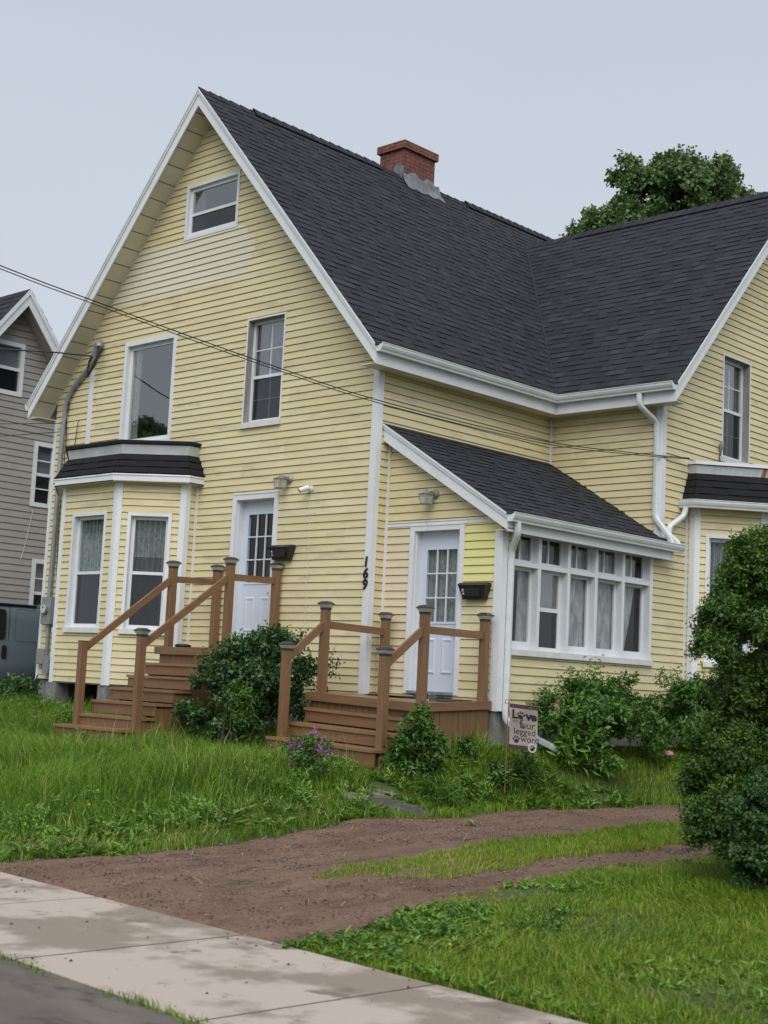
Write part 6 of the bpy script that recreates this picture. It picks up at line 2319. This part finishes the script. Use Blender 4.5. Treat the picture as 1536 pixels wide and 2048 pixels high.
def free_of_house(x, y):
    a = (x < W2 + .02) & (y > SB - .02)
    a |= (x < .02) & (y > -.02)
    a |= (x > .03) & (x < 1.9) & (y > -1.75)
    a |= (x > -3.05) & (x < -1.62) & (y > -2.62)
    a |= (x > -6.4) & (x < -3.7) & (y > -.75)
    a |= (x - 2.72) ** 2 / .16 + (y + 2.22) ** 2 / .06 < 1
    a |= (x - 2.38) ** 2 / .055 + (y + 2.42) ** 2 / .035 < 1
    a |= (x - 2.22) ** 2 / .06 + (y + 1.95) ** 2 / .03 < 1
    return ~a
left_ok = lambda x, y: (x < xl(y) + wob(y, .10, 1.0) + .06 * np.sin(x * 23 + y * 31)) & (y > -7.38 + .058 * (x - 4.7) * -1.0 * 0 - .0577 * (x - 4.69)) & free_of_house(x, y)
def h_left(x, y):
    d = xl(y) - x                               # distance from the driveway
    base = .11 + .23 * smooth(.2, 1.9, d) * smooth(-7.3, -4.9, y)
    base += .12 * smooth(-3.0, -5.5, x) * smooth(-6, -3.5, y)
    base *= 1 + .35 * vnoise(x, y, 2.2, 3)
    base *= 1 - .60 * np.exp(-(((x + 2.3) / 1.1) ** 2 + ((y + 2.9) / .55) ** 2)) - .8 * np.exp(-(((x - 1.0) / 1.5) ** 2 + ((y + 2.0) / .6) ** 2))
    base *= 1 - .55 * smooth(-.8, -.2, y) * (x < 1.5)
    bed = smooth(2.0, 2.3, x) * smooth(-2.4, -1.8, y)
    base = base * (1 - bed) + bed * (.10 + .05 * vnoise(x, y, 3, 5))
    return np.maximum(base, .04)
def t_left(x, y):
    return .42 + .26 * vnoise(x, y, 1.7, 9) + .16 * vnoise(x, y, 5.5, 4)
lawn('tall_grass', 235000, (-11, 4.2, -7.8, 0.0), left_ok, h_left, lambda x, y: np.full(len(x), .0085), M['grass_tall'], t_left, bendr=(.2, 1.15))
lawn('seed_stems', 2600, (-8, 2.2, -5.2, -1.2), lambda x, y: left_ok(x, y) & (vnoise(x, y, 2.3, 61) > .12), lambda x, y: .50 + .1 * vnoise(x, y, 3, 62), lambda x, y: np.full(len(x), .005), M['grass_tall'], lambda x, y: np.full(len(x), .93), bendr=(.15, .6))
lawn('grass', 90000, (1.9, 4.2, -2.6, 9), left_ok, lambda x, y: .085 + .03 * vnoise(x, y, 3, 6), lambda x, y: np.full(len(x), .0085), M['grass_short'], lambda x, y: .46 + .2 * vnoise(x, y, 2.6, 2))
right_ok = lambda x, y: (x > xr(y) + wob(y, .10, 4.0) + .05 * np.sin(x * 23 + y * 31)) & (y > -7.36 - .0577 * (x - 4.69))
def h_right(x, y):
    e = x - xr(y)
    return np.maximum(.025, (.03 + .035 * smooth(.1, 1.3, e)) * (1 + .3 * vnoise(x, y, 3, 8)) + .05 * smooth(-5.2, -4.2, y))
def t_right(x, y):
    return .48 + .22 * vnoise(x, y, 1.9, 12) + .18 * vnoise(x, y, 6, 13) + .22 * (1 - smooth(.05, .7, x - xr(y)))
lawn('lawn_grass', 560000, (6, 15, -8.4, .5), right_ok, h_right, lambda x, y: np.full(len(x), .0055), M['grass_short'], t_right, bendr=(.3, 1.5))
def strip_ok(x, y):
    l = np.interp(y, [-5.85, -5.3, -4, 0, 20], [5.12, 4.92, 4.82, 4.9, 4.95]) + wob(y, .12, 2.0) + .05 * np.sin(x * 31 + y * 17)
    r = np.interp(y, [-5.85, -5.4, -4.9, -1.7, 20], [5.14, 5.42, 5.62, 5.78, 5.85]) + wob(y, .12, 3.0)
    return (x > l) & (x < r) & (y > -5.85)
lawn('grass_strip', 150000, (4.5, 6.2, -6, 8), strip_ok, lambda x, y: .030 + .045 * smooth(-5.5, -1.5, y) * (1 + .4 * vnoise(x, y, 4, 5)), lambda x, y: np.full(len(x), .007), M['grass_short'], lambda x, y: .66 + .2 * vnoise(x, y, 3, 7) - .1 * smooth(-4, -1, y), zf=drive_z)
# stray sprigs on the driveway edges and weeds between sidewalk and road
edge_ok = lambda x, y: np.abs((y + 7.39 + 1.515) + .0577 * (x - 4.69)) < .040 + .018 * np.sin(x * 9) + .012 * np.sin(x * 31)
lawn('kerb_weeds', 110000, (-4, 13, -9.7, -8.3), edge_ok, lambda x, y: .032 + .028 * vnoise(x, y, 5, 3), lambda x, y: np.full(len(x), .006), M['grass_short'], lambda x, y: .3 + .2 * vnoise(x, y, 4, 5), zf=lambda x, y: np.full(len(x), -1.40))
# sparse tufts creeping into the gravel
def creep(x, y):
    dl = x - xl(y); dr = xr(y) - x
    return (((dl > -.1) & (dl < .45)) | ((dr > -.1) & (dr < .35))) & (vnoise(x, y, 7, 21) > .25) & (y > -7.3)
lawn('moss_tufts', 26000, (2.8, 7, -7.4, 6), creep, lambda x, y: np.full(len(x), .02), lambda x, y: np.full(len(x), .006), M['grass_short'], lambda x, y: np.full(len(x), .75), zf=drive_z)

# broad leaved weeds in the lawns (rosettes)
def rosettes(name, x, y, r, k, mat, tone0):
    n = len(x)
    z = hgt(x, y) + .01
    a = RNG.random((n, k)) * 2 * np.pi
    el = .25 + .8 * RNG.random((n, k))
    d = np.stack([np.cos(a) * np.cos(el), np.sin(a) * np.cos(el), np.sin(el)], -1).reshape(-1, 3)
    base = np.repeat(np.stack([x, y, z], 1), k, 0)
    nor = nrm(np.array([0, 0, 1.0]) + .3 * RNG.normal(size=(n * k, 3)))
    L = np.repeat(r, k) * (.6 + .6 * RNG.random(n * k))
    V, F = leaves_mesh(base, d, nor, L, L * .30, fold=.15, droop=.35)
    tone = np.clip(tone0 + .25 * RNG.normal(size=n * k), 0, 1)
    return npmesh(name, V, [F], mat, tone=np.repeat(tone, 4), kind='stuff')
xw, yw_ = scatter(5200, -9, 4, -7.6, -.5, lambda x, y: left_ok(x, y) & (vnoise(x, y, 2.4, 31) > .05))
rosettes('broadleaf_weeds', xw, yw_, .06 + .09 * RNG.random(len(xw)), 7, M['lf_weed'], .6)
xw, yw_ = scatter(14000, 6, 15, -8.3, 0, lambda x, y: right_ok(x, y) & ((vnoise(x, y, 2.1, 33) > .12) | (y < -7.15 - .0577 * (x - 4.69))))
rosettes('clover_weeds', xw, yw_, .03 + .04 * RNG.random(len(xw)), 8, M['lf_weed'], .68)
xw, yw_ = scatter(2600, 2.0, 3.9, -2.6, 6, lambda x, y: left_ok(x, y) & (vnoise(x, y, 3, 35) > .0))
rosettes('bed_weeds', xw, yw_, .06 + .08 * RNG.random(len(xw)), 7, M['lf_weed'], .5)

# leafy meadow weeds mixed into the lawns
def weed_patch(name, n, area, cond, r, h, leaf, width, twigs, mat, up, tone):
    x, y = scatter(n, *area, cond)
    z = hgt(x, y)
    k = in_view(x, y, z + .1)
    x, y, z = x[k], y[k], z[k]
    B = [(a, b, c + h * .5, r * random.uniform(.6, 1.3), r * random.uniform(.6, 1.3), h * random.uniform(.4, .7)) for a, b, c in zip(x, y, z)]
    o = foliage(name, B, twigs * len(B), 6, leaf, width, leaf * 1.7, mat, None, up=up, surf=(0, 1), tone_shift=tone)
    o['kind'] = 'stuff'
weed_patch('meadow_weeds', 420, (-8, 3.2, -7.0, -1.0), lambda x, y: left_ok(x, y) & (vnoise(x, y, 2.1, 71) > -.05) & (x < xl(y) - .3), .12, .17, .05, .30, 16, M['lf_weed'], 1.2, .32)
weed_patch('meadow_weeds', 260, (-8, 3.2, -7.2, -1.0), lambda x, y: left_ok(x, y) & (vnoise(x, y, 1.7, 73) > .1), .10, .12, .03, .55, 22, M['lf_weed'], .6, .25)
weed_patch('clover_weeds', 300, (6, 12, -8.0, -2.5), lambda x, y: right_ok(x, y) & (vnoise(x, y, 2.0, 75) > .15), .11, .05, .022, .75, 26, M['lf_bush'], .5, .2)

# dandelion stalks, seed heads, straw
def stalks(name, pts, label_unused=None):
    pass
xs_, ys_ = scatter(150, -6, 3.4, -7.2, -2.2, left_ok)
xs2, ys2 = scatter(10, 6.3, 11, -7.6, -3, right_ok)
xs_, ys_ = np.concatenate([xs_, xs2]), np.concatenate([ys_, ys2])
n = len(xs_)
z = hgt(xs_, ys_)
Vv, Q, T_ = blades(xs_, ys_, z, .20 + .28 * RNG.random(n), np.full(n, .006), .2 + .5 * RNG.random(n))
npmesh('dry_stalks', Vv, [Q, T_], M['straw'], tone=np.repeat(RNG.random(n), 5), kind='stuff')
# straw clippings lying along the lawn edge
n = 420
yy = RNG.uniform(-7.2, -2.2, n)
xx = xl(yy) + RNG.normal(size=n) * .22 - .15
more = RNG.random(n) < .25
xx = np.where(more, RNG.uniform(3.6, 6, n), xx)
a = RNG.random(n) * 6.28
L = .06 + .20 * RNG.random(n)
zz_ = np.maximum(hgt(xx, yy) + np.where(xx < xl(yy), .07 + .06 * RNG.random(n), .016), hgt(xx, yy) + .015)
p0 = np.stack([xx, yy, zz_], 1)
d = np.stack([np.cos(a), np.sin(a), .12 * RNG.normal(size=n)], 1) * L[:, None]
s = np.stack([-np.sin(a), np.cos(a), np.zeros(n)], 1) * .0035
Vv = np.stack([p0 - s, p0 + s, p0 + d + s * .4, p0 + d - s * .4], 1).reshape(-1, 3)
i = np.arange(n)[:, None] * 4
npmesh('straw', Vv, [i + np.array([[0, 1, 2, 3]])], M['straw'], tone=np.repeat(RNG.random(n), 4), kind='stuff')
# one pale pulled tuft lying on the gravel
pt = (3.75, -2.29)
g0 = float(drive_z(np.array([pt[0]]), np.array([pt[1]]))[0])
n = 46
x = np.full(n, pt[0]) + .03 * RNG.normal(size=n); y = np.full(n, pt[1]) + .03 * RNG.normal(size=n)
Vv, Q, T_ = blades(x, y, np.full(n, g0), .04 + .06 * RNG.random(n), np.full(n, .009), 1.2 + 2.2 * RNG.random(n))
npmesh('pulled_weed', Vv, [Q, T_], leafmat('wilted_leaf', [(0, (.12, .2, .05)), (1, (.45, .45, .26))]), tone=np.repeat(RNG.random(n), 5), origin=(pt[0], pt[1], g0), label='pale pulled up weed lying on the gravel wheel track', cat='weed')
# yellow and white dots of dandelion
for nm, mat, n, yel in (('dandelion_heads', 'lf_yellow', 5, 1), ('seed_heads', 'lf_white', 6, 0)):
    xa, ya_ = scatter(n, -3, 3, -7, -4, left_ok)
    xb, yb_ = scatter(n, 6.8, 10.5, -7.4, -4, right_ok)
    xa, ya_ = np.concatenate([xa, xb]), np.concatenate([ya_, yb_])
    k = 9
    c = np.stack([xa, ya_, hgt(xa, ya_) + .12 + .1 * RNG.random(len(xa))], 1)
    base = np.repeat(c, k, 0)
    d = nrm(RNG.normal(size=(len(base), 3)) + np.array([0, 0, .6]))
    Vv, F = leaves_mesh(base, d, nrm(RNG.normal(size=(len(base), 3))), np.full(len(base), .016), np.full(len(base), .010))
    npmesh(nm, Vv, [F], M[mat], tone=np.repeat(RNG.random(len(base)), 4), kind='stuff')

# grit and crumbs of gravel strewn over the sidewalk
n = 260
uu = RNG.uniform(-6, 7, n); nn2 = -1.5 * RNG.random(n) ** 1.5
qx = O.x + ux.x * uu + uy.x * nn2; qy = O.y + ux.y * uu + uy.y * nn2
rr_ = .004 + .010 * RNG.random(n) ** 3
oc0 = np.array([[1, 0, 0], [-1, 0, 0], [0, 1, 0], [0, -1, 0], [0, 0, .8]])
Vg = np.stack([qx[:, None] + oc0[None, :, 0] * rr_[:, None], qy[:, None] + oc0[None, :, 1] * rr_[:, None], zsw + .001 + oc0[None, :, 2] * rr_[:, None]], -1).reshape(-1, 3)
fo0 = np.array([[0, 2, 4], [2, 1, 4], [1, 3, 4], [3, 0, 4]])
npmesh('grit', Vg, [(np.arange(n)[:, None, None] * 5 + fo0[None]).reshape(-1, 3)], leafmat('grit_crumb', [(0, (0.03, 0.022, 0.018)), (1, (0.10, 0.07, 0.055))], rough=.8, trans=0.0), tone=np.repeat(RNG.random(n), 5), kind='stuff')

# loose pebbles on the driveway
n = 42000
yy = RNG.uniform(-7.35, 9, n)
xx = RNG.uniform(2.8, 6.9, n)
k = (xx > xl(yy)) & (xx < xr(yy)) & (vnoise(xx, yy, 1.6, 41) + .5 * RNG.random(n) > -.05)
xx, yy = xx[k], yy[k]
zz_ = drive_z(xx, yy)
k = in_view(xx, yy, zz_, .1)
xx, yy, zz_ = xx[k], yy[k], zz_[k]
n = len(xx)
r = .004 + .009 * RNG.random(n) ** 3
oc = np.array([[1, 0, 0], [-1, 0, 0], [0, 1, 0], [0, -1, 0], [0, 0, .8], [0, 0, -.8]])
a = RNG.random(n) * 6.28
ca, sa = np.cos(a), np.sin(a)
sc3 = .6 + .7 * RNG.random((n, 1, 3))
o = oc[None] * sc3
ox = o[..., 0] * ca[:, None] - o[..., 1] * sa[:, None]
oy = o[..., 0] * sa[:, None] + o[..., 1] * ca[:, None]
Vv = np.stack([xx[:, None] + ox * r[:, None], yy[:, None] + oy * r[:, None], zz_[:, None] + o[..., 2] * r[:, None] + r[:, None] * .2], -1).reshape(-1, 3)
fo = np.array([[0, 2, 4], [2, 1, 4], [1, 3, 4], [3, 0, 4], [2, 0, 5], [1, 2, 5], [3, 1, 5], [0, 3, 5]])
F = (np.arange(n)[:, None, None] * 6 + fo[None]).reshape(-1, 3)
M['pebble'] = leafmat('pebble', [(0, (0.085, 0.052, 0.038)), (.5, (0.145, 0.093, 0.068)), (.85, (0.20, 0.138, 0.105)), (1, (0.25, 0.22, 0.19))], rough=.7, trans=0.0)
npmesh('gravel', Vv, [F], M['pebble'], tone=np.repeat(RNG.random(n), 6), kind='stuff')

# ------------------------------------------------------------------ garden flag
fx, fy = 2.90, -.70
fg = hz(fx, fy)
M['flag_cloth'] = pm('flag_cloth', (0.34, 0.30, 0.27), (0.27, 0.235, 0.21), scale=7, rough=.85, stretch=(1, 1, 5))
M['flag_border'] = pm('flag_border', (0.03, 0.022, 0.045), (0.075, 0.02, 0.03), scale=22, rough=.8, lo=.45, hi=.55, c3=(0.3, 0.25, 0.25), c3scale=60, c3lo=.62, c3hi=.66)
M['flag_ink'] = pm('flag_ink', (0.010, 0.008, 0.012), rough=.8)
M['flag_ink2'] = pm('flag_maroon', (0.05, 0.012, 0.02), rough=.8)
M['flag_white'] = pm('flag_white', (0.5, 0.47, 0.45), rough=.8)
M['flag_pole'] = pm('coppery_pole', (0.30, 0.11, 0.085), rough=.5, metal=.2)
fl = thing('garden_flag', (fx, fy, fg), 'small beige garden flag with paw prints on a coppery pole', 'flag')
FF = Fr((fx, fy, 0), (math.cos(.62), math.sin(.62), 0), (math.sin(.62), -math.cos(.62), 0))
ztp = .005
m = MB()
m.tube([FF.p(-.012, 0, fg - .1), FF.p(-.004, 0, -.35), FF.p(0, 0, ztp - .03)], .006, M['flag_pole'], 6)
ring = [FF.p(-.018 + .022 * math.cos(t), 0, ztp - .012 + .022 * math.sin(t)) for t in np.linspace(-1.2, 4.6, 14)]
m.tube(ring, .0045, M['flag_pole'], 5)
m.tube([FF.p(0, 0, ztp - .03), FF.p(.02, 0, ztp - .04), FF.p(.33, .0, ztp - .053)], .005, M['flag_pole'], 5)
m.build('pole', fl)
FWd, FH = .31, .49
def fpt(u, v, n=0.0):
    """u 0..1 across, v 0..1 down"""
    sw = .010 * math.sin(u * 5 + v * 3) + .008 * math.sin(v * 7 + u * 2)
    return FF.p(.012 + u * FWd + .012 * v, sw + n + .012, ztp - .030 - u * .022 - v * FH)
m = MB()
for i in range(14):
    for j in range(22):
        u0_, u1_, v0_, v1_ = i / 14, (i + 1) / 14, j / 22, (j + 1) / 22
        mat = M['flag_border'] if (j < 2 or j >= 20) else M['flag_cloth']
        m.face([fpt(u0_, v1_), fpt(u1_, v1_), fpt(u1_, v0_), fpt(u0_, v0_)], mat, True)
cloth = m.build('cloth', fl)
m = MB()
def put(s, u, v, size, mat='flag_ink', sx=1.0, off=.0):
    V, F_ = text2d(s, size, offset=off)
    x0_ = min(a for a, b in V)
    for f_ in F_:
        m.face([fpt(u + (V[i][0] - x0_) * sx / FWd, v - V[i][1] / FH, .003) for i in f_], M[mat])
def paw(u, v, r, mat, halo=False, rot=0.0):
    def el(cu, cv, a, b, t, mt, n):
        pts = []
        for k in range(12):
            th = 2 * math.pi * k / 12
            x = a * math.cos(th); y = b * math.sin(th)
            X = cu + x * math.cos(t) - y * math.sin(t); Y = cv + x * math.sin(t) + y * math.cos(t)
            Xr = X * math.cos(rot) - Y * math.sin(rot); Yr = X * math.sin(rot) + Y * math.cos(rot)
            pts.append(fpt(u + Xr * r / FWd, v - Yr * r / FH, n))
        m.face(pts, M[mt])
    if halo:
        el(0, .15, 1.35, 1.45, 0, 'flag_white', .0025)
    el(0, -.30, .62, .50, 0, mat, .0035)
    for cu, cv, t in ((-.72, .28, .4), (-.27, .74, .12), (.27, .74, -.12), (.72, .28, -.4)):
        el(cu, cv, .20, .31, t, mat, .0035)
put('L', .10, .315, .135, off=.004)
paw(.40, .25, .046, 'flag_ink2', rot=-.25)
put('v', .55, .325, .13, off=.004, sx=1.15)
put('e', .76, .33, .125, off=.004, sx=1.1)
put('is a', .12, .395, .042, 'flag_ink2')
put('f', .36, .525, .14, sx=.9)
paw(.50, .485, .028, 'flag_ink2')
put('ur', .61, .525, .115)
put('legged', .17, .665, .098, sx=.98)
put('word', .40, .82, .096, sx=.98)
paw(.25, .79, .042, 'flag_ink', rot=.1)
paw(.82, .945, .036, 'flag_ink', halo=True)
m.build('lettering', cloth)
